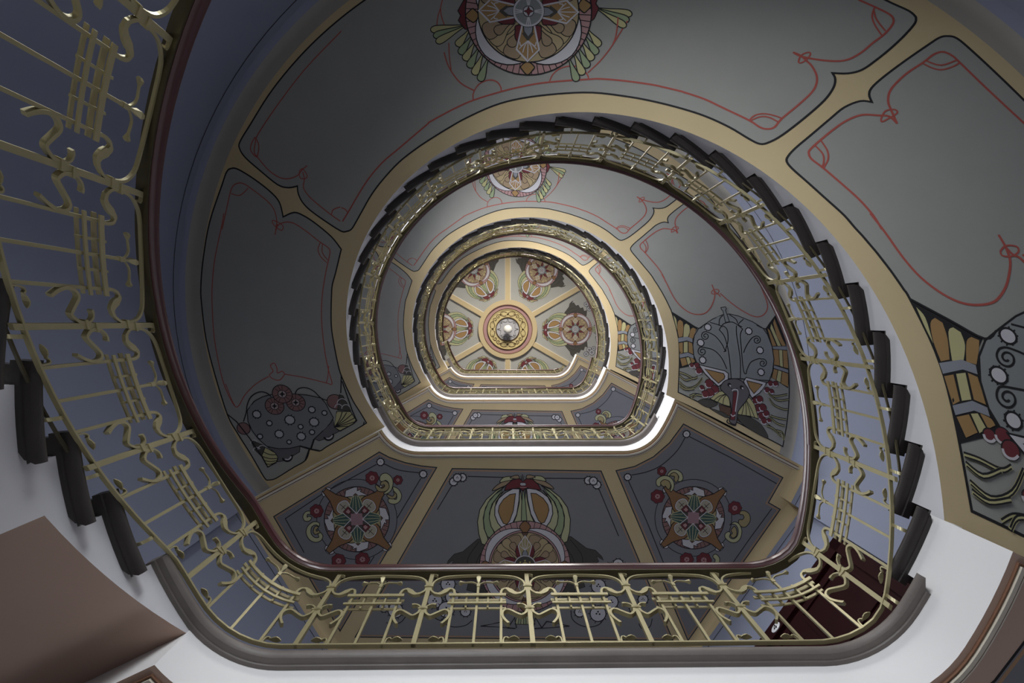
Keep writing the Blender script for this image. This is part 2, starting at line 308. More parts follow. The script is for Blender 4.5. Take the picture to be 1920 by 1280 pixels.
S k 8 0 2295 -225 2300 -235
S k 8 0 2313 -211 2322 -217
C w 11 0 2278 -188 39
S k 8 0 2204 -3 2215 -3
S k 8 0 2194 19 2202 26
S k 8 0 2172 33 2174 43
S k 8 0 2148 33 2143 43
S k 8 0 2131 19 2121 26
S k 8 0 2127 -3 2116 -3
S k 8 0 2138 -25 2130 -32
S k 8 0 2159 -39 2157 -49
S k 8 0 2183 -39 2188 -49
S k 8 0 2200 -25 2210 -32
C w 11 0 2166 -3 39
S k 8 0 2198 199 2209 199
S k 8 0 2187 220 2195 227
S k 8 0 2165 234 2167 244
S k 8 0 2141 234 2137 244
S k 8 0 2124 220 2114 226
S k 8 0 2120 198 2109 198
S k 8 0 2131 177 2123 170
S k 8 0 2152 163 2150 153
S k 8 0 2176 163 2181 153
S k 8 0 2194 177 2203 171
C w 11 0 2159 199 38
S k 8 0 2803 -140 2814 -140
S k 8 0 2792 -117 2800 -111
S k 8 0 2771 -103 2773 -93
S k 8 0 2747 -103 2742 -93
S k 8 0 2729 -117 2719 -111
S k 8 0 2725 -140 2714 -140
S k 8 0 2736 -162 2728 -169
S k 8 0 2757 -177 2755 -187
S k 8 0 2781 -177 2786 -187
S k 8 0 2799 -162 2808 -169
C w 11 0 2764 -140 39
S k 8 0 2906 87 2917 87
S k 8 0 2896 110 2903 116
S k 8 0 2874 123 2876 133
S k 8 0 2850 123 2845 133
S k 8 0 2832 110 2823 116
S k 8 0 2828 87 2817 87
S k 8 0 2839 65 2831 59
S k 8 0 2860 51 2858 41
S k 8 0 2884 51 2889 41
S k 8 0 2902 65 2912 59
C w 11 0 2867 87 39
S k 8 0 2882 341 2893 341
S k 8 0 2872 363 2879 369
S k 8 0 2850 376 2852 386
S k 8 0 2826 376 2821 386
S k 8 0 2808 362 2799 369
S k 8 0 2804 341 2793 341
S k 8 0 2815 319 2807 313
S k 8 0 2836 306 2834 296
S k 8 0 2860 306 2865 296
S k 8 0 2878 319 2888 313
C w 11 0 2843 341 38
C m 6 0 2020 260 30
S w 12 1 2039 277 2031 283 2022 286 2013 286 2005 284 1998 279 1993 272 1992 264 1993 255
C m 6 0 2082 263 37
S w 12 1 2105 284 2095 290 2084 294 2073 295 2063 292 2055 286 2050 278 2048 268 2050 258
C m 6 0 2096 322 42
S w 12 1 2123 346 2112 353 2099 358 2087 358 2075 355 2065 348 2059 339 2057 327 2059 315
C m 6 0 2199 468 53
S w 12 1 2232 497 2219 507 2203 512 2187 513 2172 509 2160 500 2152 488 2150 474 2152 459
C m 6 0 2257 533 50
S w 12 1 2288 561 2275 570 2261 575 2245 575 2231 571 2220 563 2213 552 2210 539 2212 525
C m 6 0 2192 568 52
S w 12 1 2225 597 2212 607 2196 612 2180 612 2165 608 2153 600 2145 588 2142 574 2145 560
C m 6 0 2135 581 45
S w 12 1 2164 606 2152 614 2139 619 2125 619 2112 616 2102 608 2095 598 2093 587 2095 574
C m 6 0 2104 510 30
S w 12 1 2123 527 2115 532 2106 535 2097 535 2088 533 2082 528 2077 521 2075 513 2077 505
C m 6 0 2941 474 37
S w 12 1 2964 495 2955 501 2944 505 2933 506 2923 503 2914 497 2909 489 2907 479 2909 469
C m 6 0 3001 475 34
S w 12 1 3022 494 3013 500 3003 503 2993 504 2984 501 2976 496 2971 488 2969 479 2971 469
C m 6 0 2891 547 36
S w 12 1 2914 568 2905 574 2894 578 2883 578 2873 575 2865 570 2859 561 2857 552 2859 541
C m 6 0 2941 562 30
S w 12 1 2960 579 2952 585 2943 588 2934 588 2926 586 2919 581 2914 574 2913 566 2914 557
C m 6 0 2734 661 45
S w 12 1 2763 687 2751 695 2738 699 2724 700 2711 696 2701 689 2694 679 2691 667 2693 654
C m 6 0 2783 647 42
S w 12 1 2810 671 2799 679 2786 683 2774 683 2762 680 2752 673 2746 664 2743 652 2745 641
C m 6 0 2753 747 50
S w 12 1 2785 775 2772 784 2757 789 2742 789 2728 785 2716 777 2709 766 2706 753 2708 739
C m 6 0 2809 741 45
S w 12 1 2838 766 2826 774 2813 779 2799 779 2786 776 2776 769 2769 758 2766 746 2768 734
C m 6 0 2780 833 45
S w 12 1 2809 858 2797 866 2784 871 2770 871 2757 868 2747 860 2740 850 2737 838 2739 826
C m 6 0 2839 806 39
S w 12 1 2864 828 2854 835 2842 838 2830 839 2819 836 2810 829 2804 821 2802 810 2803 800
C m 6 0 2803 890 39
S w 12 1 2828 912 2818 919 2807 923 2795 923 2784 920 2775 914 2769 905 2766 895 2768 884
C m 6 0 2864 884 27
S w 12 1 2881 900 2874 904 2866 907 2858 907 2850 905 2844 901 2840 895 2838 888 2839 880
F w 10 0 2107 252 2408 324 2446 354 2432 427 2381 455 2304 498 2243 439 2162 352
F o 9 0 2170 300 2388 353 2399 383 2387 412 2310 462 2248 403
F w 10 0 2655 399 2896 459 2793 575 2691 632 2643 530 2617 443
F o 9 0 2657 436 2838 481 2722 582 2677 516
F n 6 0 2283 697 2403 728 2567 787 2653 845 2520 899 2389 826 2286 781
F d 6 1 2037 664 2120 631 2226 654 2267 697 2153 730
F d 5 1 2167 737 2317 782 2374 825 2340 839
F d 6 1 2487 800 2637 845 2766 932 2825 1074 2663 1000 2520 899
F y 8 0 2183 632 2303 555 2384 542 2424 585 2412 721 2329 698
S k 8 1 2410 578 2352 626 2330 695
S k 8 1 2410 578 2323 613 2271 669
S k 8 1 2410 578 2301 604 2227 651
F y 8 0 2586 602 2668 632 2712 704 2737 861 2639 831 2486 807 2521 730
S k 8 1 2593 609 2579 713 2540 815
S k 8 1 2593 609 2605 717 2593 823
S k 8 1 2593 609 2632 721 2647 831
S k 8 1 2593 609 2655 728 2692 846
F f 10 1 2325 512 2383 441 2497 412 2587 435 2653 516 2666 588 2617 660 2544 730 2497 786 2455 911 2381 881 2419 784 2423 700 2404 614 2350 556
F m 6 0 2475 557 2522 558 2472 771 2446 869 2392 861 2428 770
S w 12 1 2464 550 2481 536 2531 551 2489 701 2468 778
S w 12 1 2408 805 2428 827 2461 813
S k 12 1 2369 856 2349 888 2393 912 2445 927 2461 897
C k 0 0 2439 482 24
C w 0 0 2447 491 11
C k 0 0 2583 512 24
C w 0 0 2592 521 11
S k 8 1 2449 521 2486 536 2528 518
S y 25 1 1860 336 1927 358 2014 402 2071 389
S k 9 1 1862 327 1928 350 2015 394 2072 380
S k 7 1 1859 345 1926 367 2013 411 2069 397
S y 25 1 1855 372 1917 423 2014 402
S k 9 1 1856 363 1918 414 2015 394
S k 7 1 1853 381 1916 432 2013 411
S y 25 1 1844 443 1920 509 2032 489 2123 404
S k 9 1 1845 435 1921 500 2033 480 2124 395
S k 7 1 1842 452 1918 517 2031 497 2122 412
S y 25 1 1838 479 1902 522 2012 517
S k 9 1 1839 470 1903 514 2013 508
S k 7 1 1837 487 1901 531 2011 526
S y 25 1 1937 600 2002 581 2064 589
S k 9 1 1938 592 2004 572 2065 580
S k 7 1 1936 609 2001 589 2063 597
S y 25 1 1964 629 2017 588 2094 596
S k 9 1 1965 621 2018 579 2095 588
S k 7 1 1963 637 2016 596 2093 605
S y 25 1 2907 600 2999 615 3128 594
S k 9 1 2909 591 3000 606 3129 586
S k 7 1 2906 608 2998 624 3126 603
S y 25 1 2896 570 2993 659 3135 653
S k 9 1 2897 562 2994 650 3136 644
S k 7 1 2895 579 2992 667 3134 661
S y 25 1 2901 643 2953 716 3057 760 3104 761
S k 9 1 2902 634 2955 707 3058 752 3105 752
S k 7 1 2900 652 2952 724 3056 769 3103 770
S y 25 1 2890 830 2980 859 3072 875
S k 9 1 2891 821 2981 851 3073 867
S k 7 1 2889 838 2979 868 3071 884
S y 25 1 2873 843 2957 916 3047 946
S k 9 1 2874 835 2958 907 3048 937
S k 7 1 2871 852 2955 924 3045 954
S y 25 1 2845 928 2915 986 3006 1016 3010 1100
S k 9 1 2846 920 2917 977 3007 1008 3011 1092
S k 7 1 2844 936 2914 994 3004 1024 3009 1109
S y 25 1 2827 942 2902 971 2984 1058
S k 9 1 2829 933 2903 963 2985 1049
S k 7 1 2826 950 2901 980 2983 1066''',
 'ladybird':'''C q 8 0 -1982 596 84
C q 8 0 -2952 877 67
F d 6 0 -1929 514 -1894 530 -1837 705 -1971 691 -1946 570
F d 6 0 -2901 1008 -2770 1076 -2765 1108 -2815 1202 -2870 1126
S w 8 1 -1966 617 -1961 599 -1951 582 -1937 570 -1921 563 -1904 561 -1888 566 -1875 576 -1867 591
S w 8 1 -1927 676 -1923 661 -1915 647 -1903 637 -1890 631 -1876 630 -1863 634 -1853 642 -1846 655
S w 8 1 -1996 664 -1992 650 -1984 638 -1974 629 -1963 624 -1950 623 -1939 626 -1930 634 -1923 644
S w 8 1 -2907 1050 -2903 1037 -2896 1025 -2886 1016 -2874 1011 -2862 1009 -2850 1013 -2841 1020 -2835 1031
S w 8 1 -2842 1127 -2838 1110 -2829 1095 -2816 1083 -2801 1076 -2786 1075 -2772 1080 -2760 1089 -2752 1103
S w 8 1 -2890 1136 -2887 1122 -2879 1110 -2869 1101 -2857 1096 -2845 1095 -2834 1098 -2824 1106 -2818 1117
F f 7 0 -2247 1019 -2031 790 -2029 887 -1983 937 -2144 1023 -2203 1042
F f 7 0 -2736 1098 -2407 1099 -2420 1164 -2486 1204 -2549 1256 -2664 1273 -2648 1219 -2669 1165
S k 20 1 -2053 964 -2052 981 -2056 999 -2064 1015 -2076 1027 -2091 1035 -2106 1038 -2121 1035 -2134 1027 -2144 1014 -2149 999
S w 14 1 -2062 982 -2066 993 -2072 1002 -2080 1009 -2088 1015 -2098 1018 -2107 1018 -2116 1016 -2125 1011
S k 20 1 -2505 1195 -2504 1213 -2508 1230 -2517 1246 -2528 1258 -2543 1266 -2558 1269 -2573 1266 -2586 1258 -2596 1246 -2601 1230
S w 14 1 -2514 1213 -2518 1224 -2524 1233 -2532 1240 -2540 1246 -2550 1249 -2559 1249 -2568 1247 -2577 1242
F y 8 0 -1982 706 -1842 711 -1798 809 -1822 852 -1977 932 -2029 887
S k 9 1 -2026 887 -1965 800 -1927 713
S k 9 1 -2026 887 -1942 804 -1881 720
S k 9 1 -2026 887 -1918 815 -1832 743
S k 9 1 -2026 887 -1906 837 -1809 787
S k 9 1 -2026 887 -1904 859 -1805 831
S k 9 1 -2026 887 -1947 885 -1891 881
F y 8 0 -2764 1097 -2669 1165 -2648 1219 -2669 1273 -2765 1329 -2809 1192
S k 9 1 -2789 1150 -2726 1183 -2658 1187
S k 9 1 -2806 1203 -2730 1231 -2649 1230
S k 9 1 -2802 1246 -2734 1266 -2662 1257
S k 9 1 -2789 1290 -2731 1296 -2669 1273
F H 9 0 -2886 677 -2801 577 -2710 528 -2623 504 -2502 495 -2391 501 -2263 513 -2120 548 -2082 609 -2025 779 -2065 842 -2172 946 -2252 1019 -2298 1131 -2343 1113 -2407 1094 -2513 1117 -2626 1118 -2744 1087 -2816 1000 -2868 904 -2895 800
S k 11 1 -2941 799 -2898 697 -2876 617 -2832 536 -2768 487 -2711 473 -2658 488 -2618 529
S k 11 1 -2378 507 -2348 456 -2297 432 -2234 440 -2175 479 -2120 551 -2059 578
C q 8 0 -2602 631 95
S k 5 0 -2564 640 -2522 651
S k 5 0 -2574 658 -2543 689
S k 5 0 -2590 671 -2576 715
S k 5 0 -2625 671 -2650 716
S k 5 0 -2638 659 -2677 690
S k 5 0 -2643 641 -2689 652
S k 5 0 -2631 603 -2662 573
S k 5 0 -2615 591 -2629 547
S k 5 0 -2597 586 -2591 537
S k 5 0 -2567 602 -2528 571
S k 5 0 -2562 620 -2516 609
C P 7 0 -2602 631 40
F k 0 0 -2570 631 -2595 641 -2608 666 -2613 640 -2635 630 -2610 621 -2597 595 -2592 621
C q 8 0 -2382 595 96
S k 5 0 -2343 605 -2300 616
S k 5 0 -2353 623 -2321 654
S k 5 0 -2369 636 -2355 681
S k 5 0 -2405 636 -2430 682
S k 5 0 -2417 624 -2457 655
S k 5 0 -2423 606 -2469 617
S k 5 0 -2411 567 -2442 537
S k 5 0 -2395 555 -2409 510
S k 5 0 -2376 550 -2370 500
S k 5 0 -2346 567 -2307 535
S k 5 0 -2341 585 -2295 573
C P 7 0 -2382 595 40
F k 0 0 -2349 596 -2374 605 -2387 631 -2392 605 -2415 595 -2390 585 -2377 559 -2372 585
C q 8 0 -2504 500 100
S k 5 0 -2464 510 -2418 521
S k 5 0 -2474 529 -2441 561
S k 5 0 -2491 542 -2476 589
S k 5 0 -2528 542 -2555 590
S k 5 0 -2541 530 -2583 562
S k 5 0 -2547 511 -2595 523
S k 5 0 -2534 471 -2567 440
S k 5 0 -2517 458 -2532 412
S k 5 0 -2498 453 -2491 402
S k 5 0 -2467 470 -2425 437
S k 5 0 -2461 489 -2413 477
C P 7 0 -2504 500 42
F k 0 0 -2470 500 -2496 510 -2510 537 -2515 510 -2538 499 -2512 490 -2498 463 -2493 490
S k 8 0 -2756 720 -2745 720
S k 8 0 -2767 745 -2759 753
S k 8 0 -2789 761 -2787 772
S k 8 0 -2813 760 -2818 772
S k 8 0 -2830 744 -2840 751
S k 8 0 -2833 719 -2844 719
S k 8 0 -2822 694 -2830 687
S k 8 0 -2801 679 -2802 667
S k 8 0 -2777 679 -2771 668
S k 8 0 -2759 695 -2750 688
C W 11 0 -2795 720 41
S k 8 0 -2656 823 -2649 823
S k 8 0 -2664 840 -2658 845
S k 8 0 -2678 850 -2677 858
S k 8 0 -2694 850 -2697 857
S k 8 0 -2706 839 -2712 843
S k 8 0 -2708 821 -2715 821
S k 8 0 -2701 805 -2706 800
S k 8 0 -2686 794 -2687 787
S k 8 0 -2670 795 -2667 787
S k 8 0 -2659 805 -2652 801
C W 11 0 -2682 822 28
S k 8 0 -2424 791 -2411 792
S k 8 0 -2437 822 -2427 831
S k 8 0 -2463 840 -2460 855
S k 8 0 -2491 840 -2497 854
S k 8 0 -2512 820 -2524 828
S k 8 0 -2517 789 -2530 789
S k 8 0 -2503 759 -2513 750
S k 8 0 -2478 741 -2480 727
S k 8 0 -2449 741 -2443 727
S k 8 0 -2428 761 -2417 752
C W 11 0 -2470 790 50
S k 8 0 -2347 871 -2341 871
S k 8 0 -2354 886 -2349 891
S k 8 0 -2367 895 -2366 902
S k 8 0 -2381 895 -2384 902
S k 8 0 -2392 885 -2397 889
S k 8 0 -2394 869 -2401 869
S k 8 0 -2388 854 -2392 849
S k 8 0 -2375 845 -2376 838
S k 8 0 -2360 845 -2357 838
S k 8 0 -2350 855 -2344 851
C W 11 0 -2371 870 25
S k 8 0 -2199 680 -2191 680
S k 8 0 -2208 700 -2202 706
S k 8 0 -2226 713 -2224 722
S k 8 0 -2245 712 -2249 722
S k 8 0 -2259 699 -2267 705
S k 8 0 -2263 678 -2271 678
S k 8 0 -2254 658 -2260 652
S k 8 0 -2236 645 -2238 636
S k 8 0 -2217 645 -2213 636
S k 8 0 -2203 659 -2195 653
C W 11 0 -2231 679 34
S k 8 0 -2083 719 -2077 719
S k 8 0 -2090 735 -2085 740
S k 8 0 -2104 745 -2102 752
S k 8 0 -2119 744 -2122 752
S k 8 0 -2129 734 -2135 739
S k 8 0 -2132 718 -2139 718
S k 8 0 -2125 702 -2130 697
S k 8 0 -2112 692 -2113 685
S k 8 0 -2097 693 -2094 686
S k 8 0 -2086 703 -2080 699
C W 11 0 -2108 719 26
S k 8 0 -2183 822 -2171 823
S k 8 0 -2195 851 -2186 860
S k 8 0 -2219 869 -2217 882
S k 8 0 -2246 868 -2252 881
S k 8 0 -2266 849 -2277 857
S k 8 0 -2271 820 -2283 819
S k 8 0 -2258 791 -2267 783
S k 8 0 -2234 774 -2236 760
S k 8 0 -2207 774 -2201 761
S k 8 0 -2188 793 -2177 785
C W 11 0 -2227 821 47
S k 8 0 -2559 949 -2548 950
S k 8 0 -2570 976 -2562 983
S k 8 0 -2592 992 -2590 1004
S k 8 0 -2617 991 -2622 1003
S k 8 0 -2635 974 -2645 981
S k 8 0 -2639 947 -2650 947
S k 8 0 -2628 921 -2636 913
S k 8 0 -2605 905 -2607 893
S k 8 0 -2581 905 -2576 893
S k 8 0 -2563 922 -2553 915
C W 11 0 -2599 948 43
S k 8 0 -2339 983 -2327 983
S k 8 0 -2350 1010 -2341 1018
S k 8 0 -2372 1026 -2370 1038
S k 8 0 -2397 1025 -2402 1037
S k 8 0 -2415 1007 -2425 1015
S k 8 0 -2419 980 -2430 980
S k 8 0 -2408 954 -2416 946
S k 8 0 -2385 938 -2387 925
S k 8 0 -2361 938 -2356 926
S k 8 0 -2343 956 -2333 949
C W 11 0 -2379 982 43
S k 8 0 -2238 938 -2231 938
S k 8 0 -2245 955 -2240 960
S k 8 0 -2259 965 -2258 973
S k 8 0 -2275 965 -2278 972
S k 8 0 -2286 954 -2292 958
S k 8 0 -2289 936 -2296 936
S k 8 0 -2282 920 -2287 915
S k 8 0 -2268 910 -2269 902
S k 8 0 -2252 910 -2249 903
S k 8 0 -2241 921 -2234 917
C W 11 0 -2263 937 27
S k 8 0 -2773 972 -2766 972
S k 8 0 -2780 988 -2775 993
S k 8 0 -2794 998 -2793 1006
S k 8 0 -2810 998 -2813 1005
S k 8 0 -2821 987 -2827 992
S k 8 0 -2823 970 -2830 970
S k 8 0 -2816 954 -2821 949
S k 8 0 -2802 944 -2803 936
S k 8 0 -2787 944 -2783 937
S k 8 0 -2775 955 -2769 950
C W 11 0 -2798 971 27
S k 8 0 -2490 1044 -2484 1044
S k 8 0 -2496 1059 -2491 1063
S k 8 0 -2508 1067 -2507 1074
S k 8 0 -2521 1067 -2524 1073
S k 8 0 -2531 1057 -2536 1061
S k 8 0 -2533 1043 -2539 1043
S k 8 0 -2527 1028 -2531 1024
S k 8 0 -2515 1020 -2516 1013
S k 8 0 -2502 1020 -2499 1014
S k 8 0 -2492 1030 -2487 1026
C W 11 0 -2511 1043 23
S k 18 0 -2252 1019 -2298 1131 -2313 1134 -2370 1265
S k 18 0 -2407 1094 -2313 1134 -2212 1162
S k 12 1 -1880 305 -1897 406 -1913 498
S k 12 0 -1880 366 -1822 701 -1790 820 -1832 857 -1978 938
S k 12 0 -3090 715 -3010 798 -2900 998 -2810 1203 -2765 1329 -2670 1278
S k 10 0 -1730 878 -1716 835''',
 'landing_panel_left':'''F L 10 0 -1538 1151 -1430 1210 -1257 1268 -1085 1304 -918 1322 -1976 3113 -2681 1850
S e 14 0 -1538 1173 -1437 1227 -1262 1286 -1088 1322 -948 1337 -1976 3076 -2657 1856 -1538 1173''',
 'landing_panel_middle':'''F M 10 0 -751 1334 865 1366 1665 3241 -1813 3179
S e 14 0 -740 1353 852 1385 1637 3221 -1781 3161 -740 1353''',
 'landing_panel_right':'''F L 10 0 1760 855 2855 1446 2701 1721 2831 1796 1830 3246 1027 1363 1231 1317 1434 1213 1607 1062
S e 14 0 1766 879 2830 1453 2675 1728 2804 1802 1834 3207 1053 1377 1237 1335 1444 1228 1621 1074 1766 879''',
 'rosette_left':'''S K 10 0 -1570 1287 -2126 1587 -2555 1873 -2357 2246
S K 10 1 -1487 1279 -1330 1348 -1106 1379
S K 10 0 -1091 1440 -1348 1871
S K 10 0 -1599 2289 -1713 2463
S k 8 0 -1485 1260 -1475 1260
S k 8 0 -1493 1283 -1484 1289
S k 8 0 -1513 1297 -1509 1308
S k 8 0 -1537 1297 -1540 1308
S k 8 0 -1556 1283 -1565 1289
S k 8 0 -1564 1259 -1575 1259
S k 8 0 -1556 1236 -1565 1230
S k 8 0 -1536 1222 -1540 1211
S k 8 0 -1512 1222 -1509 1212
S k 8 0 -1493 1236 -1484 1230
C w 11 0 -1525 1260 39
C k 0 0 -1532 1260 4
C k 0 0 -1517 1262 4
C k 0 0 -1525 1250 4
S k 8 0 -1026 1394 -1015 1394
S k 8 0 -1034 1418 -1025 1424
S k 8 0 -1053 1432 -1050 1442
S k 8 0 -1077 1432 -1081 1442
S k 8 0 -1097 1417 -1106 1424
S k 8 0 -1104 1394 -1115 1394
S k 8 0 -1097 1371 -1106 1364
S k 8 0 -1077 1357 -1080 1346
S k 8 0 -1053 1357 -1049 1346
S k 8 0 -1033 1371 -1024 1365
C w 11 0 -1065 1394 39
C k 0 0 -1073 1394 4
C k 0 0 -1057 1396 4
C k 0 0 -1065 1384 4
S K 8 0 -1351 1863 -1353 1924 -1363 1985 -1381 2043 -1407 2099 -1440 2150 -1480 2196 -1526 2236 -1577 2269 -1632 2295 -1690 2313 -1750 2322 -1810 2323 -1870 2315 -1929 2299 -1984 2274 -2036 2242 -2082 2204 -2123 2158 -2157 2108 -2184 2053 -2203 1995 -2214 1935 -2217 1874 -2211 1813 -2197 1754 -2175 1697 -2145 1644 -2108 1595 -2065 1552 -2017 1516 -1964 1486 -1908 1465 -1849 1451 -1789 1446 -1728 1450 -1669 1461 -1612 1481 -1559 1509 -1510 1545 -1466 1586 -1428 1634 -1397 1686 -1374 1743 -1358 1802 -1351 1863
F q 9 0 -1432 1867 -1433 1904 -1437 1941 -1445 1978 -1456 2013 -1472 2047 -1490 2080 -1512 2110 -1537 2138 -1565 2162 -1595 2184 -1627 2203 -1661 2218 -1696 2229 -1732 2237 -1769 2241 -1806 2240 -1842 2236 -1878 2228 -1913 2217 -1947 2201 -1979 2182 -2008 2160 -2035 2135 -2060 2107 -2081 2077 -2099 2044 -2114 2010 -2125 1975 -2132 1938 -2136 1901 -2136 1864 -2131 1826 -2123 1790 -2112 1755 -2096 1721 -2078 1689 -2056 1658 -2031 1631 -2003 1606 -1974 1584 -1941 1566 -1908 1551 -1873 1540 -1837 1532 -1800 1528 -1763 1528 -1727 1532 -1691 1540 -1656 1552 -1622 1567 -1591 1586 -1561 1608 -1534 1633 -1509 1661 -1488 1691 -1469 1723 -1455 1758 -1444 1793 -1436 1830
S k 5 0 -1503 1870 -1432 1867
S k 5 0 -1504 1910 -1434 1917
S k 5 0 -1510 1949 -1442 1966
S k 5 0 -1522 1987 -1456 2013
S k 5 0 -1539 2023 -1477 2058
S k 5 0 -1560 2057 -1504 2100
S k 5 0 -1587 2087 -1537 2138
S k 5 0 -1616 2113 -1574 2170
S k 5 0 -1650 2134 -1616 2197
S k 5 0 -1685 2151 -1661 2218
S k 5 0 -1723 2162 -1708 2232
S k 5 0 -1762 2169 -1756 2240
S k 5 0 -1801 2169 -1806 2240
S k 5 0 -1840 2164 -1854 2234
S k 5 0 -1878 2153 -1902 2221
S k 5 0 -1914 2138 -1947 2201
S k 5 0 -1948 2117 -1989 2175
S k 5 0 -1978 2092 -2027 2144
S k 5 0 -2005 2062 -2060 2107
S k 5 0 -2027 2030 -2088 2066
S k 5 0 -2044 1994 -2110 2022
S k 5 0 -2057 1956 -2125 1975
S k 5 0 -2064 1917 -2134 1926
S k 5 0 -2066 1878 -2136 1876
S k 5 0 -2062 1838 -2131 1826
S k 5 0 -2053 1799 -2120 1778
S k 5 0 -2038 1762 -2102 1732
S k 5 0 -2019 1728 -2078 1689
S k 5 0 -1995 1696 -2048 1649
S k 5 0 -1967 1668 -2013 1614
S k 5 0 -1936 1644 -1974 1584
S k 5 0 -1901 1625 -1930 1561
S k 5 0 -1865 1611 -1885 1543
S k 5 0 -1826 1602 -1837 1532
S k 5 0 -1787 1599 -1788 1528
S k 5 0 -1748 1601 -1739 1531
S k 5 0 -1709 1609 -1691 1540
S k 5 0 -1672 1622 -1644 1557
S k 5 0 -1638 1640 -1601 1579
S k 5 0 -1606 1663 -1561 1608
S k 5 0 -1577 1690 -1525 1642
S k 5 0 -1552 1721 -1495 1681
S k 5 0 -1532 1755 -1469 1723
S k 5 0 -1517 1792 -1451 1769
S k 5 0 -1507 1831 -1438 1817
F c 8 0 -1517 1871 -1517 1899 -1520 1927 -1526 1955 -1535 1982 -1547 2008 -1561 2033 -1578 2056 -1596 2077 -1617 2096 -1640 2112 -1665 2126 -1690 2138 -1717 2146 -1745 2152 -1772 2155 -1800 2155 -1828 2152 -1856 2146 -1882 2137 -1908 2125 -1932 2111 -1954 2094 -1975 2075 -1994 2053 -2010 2030 -2024 2006 -2035 1980 -2043 1953 -2049 1925 -2052 1897 -2051 1868 -2048 1840 -2042 1813 -2033 1786 -2022 1760 -2007 1735 -1991 1713 -1972 1692 -1951 1673 -1928 1656 -1904 1642 -1878 1631 -1852 1622 -1824 1616 -1796 1613 -1768 1614 -1741 1617 -1713 1623 -1687 1631 -1661 1643 -1637 1657 -1614 1674 -1594 1693 -1575 1714 -1559 1737 -1545 1762 -1534 1788 -1525 1815 -1520 1843
F w 8 0 -1546 1752 -1471 1764 -1437 1855 -1436 1892 -1474 1891 -1461 1937 -1484 1923 -1530 2006 -1526 1941 -1538 1872 -1539 1804
F w 8 0 -1655 2125 -1667 2201 -1757 2236 -1793 2237 -1792 2198 -1838 2212 -1824 2188 -1906 2142 -1841 2145 -1773 2133 -1707 2132
F w 8 0 -2023 2016 -2098 2004 -2132 1913 -2133 1876 -2094 1877 -2107 1830 -2084 1845 -2038 1762 -2042 1827 -2030 1896 -2029 1963
F w 8 0 -1914 1643 -1902 1568 -1812 1533 -1776 1531 -1777 1571 -1731 1557 -1745 1580 -1663 1626 -1728 1623 -1795 1635 -1862 1636
F w 7 1 -1434 2135 -1409 2174 -1428 2213 -1465 2236 -1505 2214
F x 9 0 -1626 1876 -1542 1960 -1494 2085 -1418 2186 -1454 2225 -1560 2159 -1687 2121 -1777 2044
F w 7 1 -2034 2239 -2072 2265 -2110 2246 -2132 2208 -2111 2168
F x 9 0 -1777 2044 -1860 2129 -1984 2179 -2083 2255 -2122 2219 -2056 2112 -2018 1983 -1943 1891
F w 7 1 -2134 1633 -2158 1595 -2140 1556 -2103 1534 -2063 1555
F x 9 0 -1943 1891 -2026 1808 -2074 1683 -2149 1583 -2113 1544 -2008 1610 -1881 1647 -1791 1724
F w 7 1 -1536 1529 -1498 1504 -1459 1523 -1437 1560 -1458 1600
F x 9 0 -1791 1724 -1708 1639 -1585 1589 -1486 1513 -1447 1549 -1513 1656 -1550 1785 -1626 1876
F d 0 0 -1608 1875 -1610 1906 -1616 1937 -1628 1966 -1645 1992 -1665 2015 -1690 2034 -1717 2048 -1746 2058 -1777 2062 -1807 2061 -1837 2054 -1866 2042 -1891 2026 -1914 2005 -1933 1980 -1947 1953 -1956 1923 -1960 1892 -1959 1861 -1952 1831 -1941 1802 -1924 1776 -1903 1753 -1879 1734 -1852 1720 -1823 1710 -1792 1706 -1762 1707 -1732 1714 -1703 1725 -1677 1742 -1655 1763 -1636 1787 -1622 1815 -1613 1844
F z 8 1 -1650 1945 -1593 1956 -1565 1998 -1592 2062 -1652 2094 -1696 2070 -1711 2014
S w 8 1 -1650 1945 -1594 1959 -1571 2000 -1595 2059 -1650 2089 -1693 2069 -1711 2014
S k 6 0 -1675 1985 -1602 2052
S k 6 0 -1620 1993 -1661 2040
F m 4 0 -1671 1941 -1636 1965 -1691 2026 -1718 1993 -1727 1937
F p 4 0 -1695 1941 -1661 1966 -1692 2001 -1720 1968
F z 8 1 -1846 2020 -1856 2078 -1898 2106 -1960 2079 -1992 2019 -1969 1974 -1913 1958
S w 8 1 -1846 2020 -1859 2077 -1900 2101 -1958 2077 -1987 2021 -1967 1977 -1913 1958
S k 6 0 -1884 1995 -1951 2069
S k 6 0 -1893 2051 -1939 2009
F m 4 0 -1841 1999 -1865 2035 -1925 1979 -1892 1951 -1837 1942
F p 4 0 -1841 1974 -1866 2009 -1900 1978 -1868 1949
F z 8 1 -1919 1822 -1976 1812 -2003 1770 -1976 1707 -1917 1674 -1872 1698 -1857 1754
S w 8 1 -1919 1822 -1974 1809 -1998 1767 -1974 1709 -1918 1679 -1876 1699 -1857 1754
S k 6 0 -1893 1783 -1966 1716
S k 6 0 -1949 1774 -1907 1728
F m 4 0 -1898 1827 -1933 1803 -1878 1742 -1851 1775 -1842 1831
F p 4 0 -1873 1827 -1908 1802 -1876 1767 -1849 1799
F z 8 1 -1723 1747 -1713 1690 -1671 1662 -1609 1689 -1577 1749 -1600 1794 -1656 1810
S w 8 1 -1723 1747 -1710 1691 -1669 1667 -1611 1691 -1582 1747 -1602 1791 -1656 1810
S k 6 0 -1685 1773 -1618 1699
S k 6 0 -1676 1717 -1630 1759
F m 4 0 -1728 1769 -1704 1733 -1644 1789 -1676 1816 -1732 1826
F p 4 0 -1728 1793 -1703 1759 -1669 1790 -1701 1818
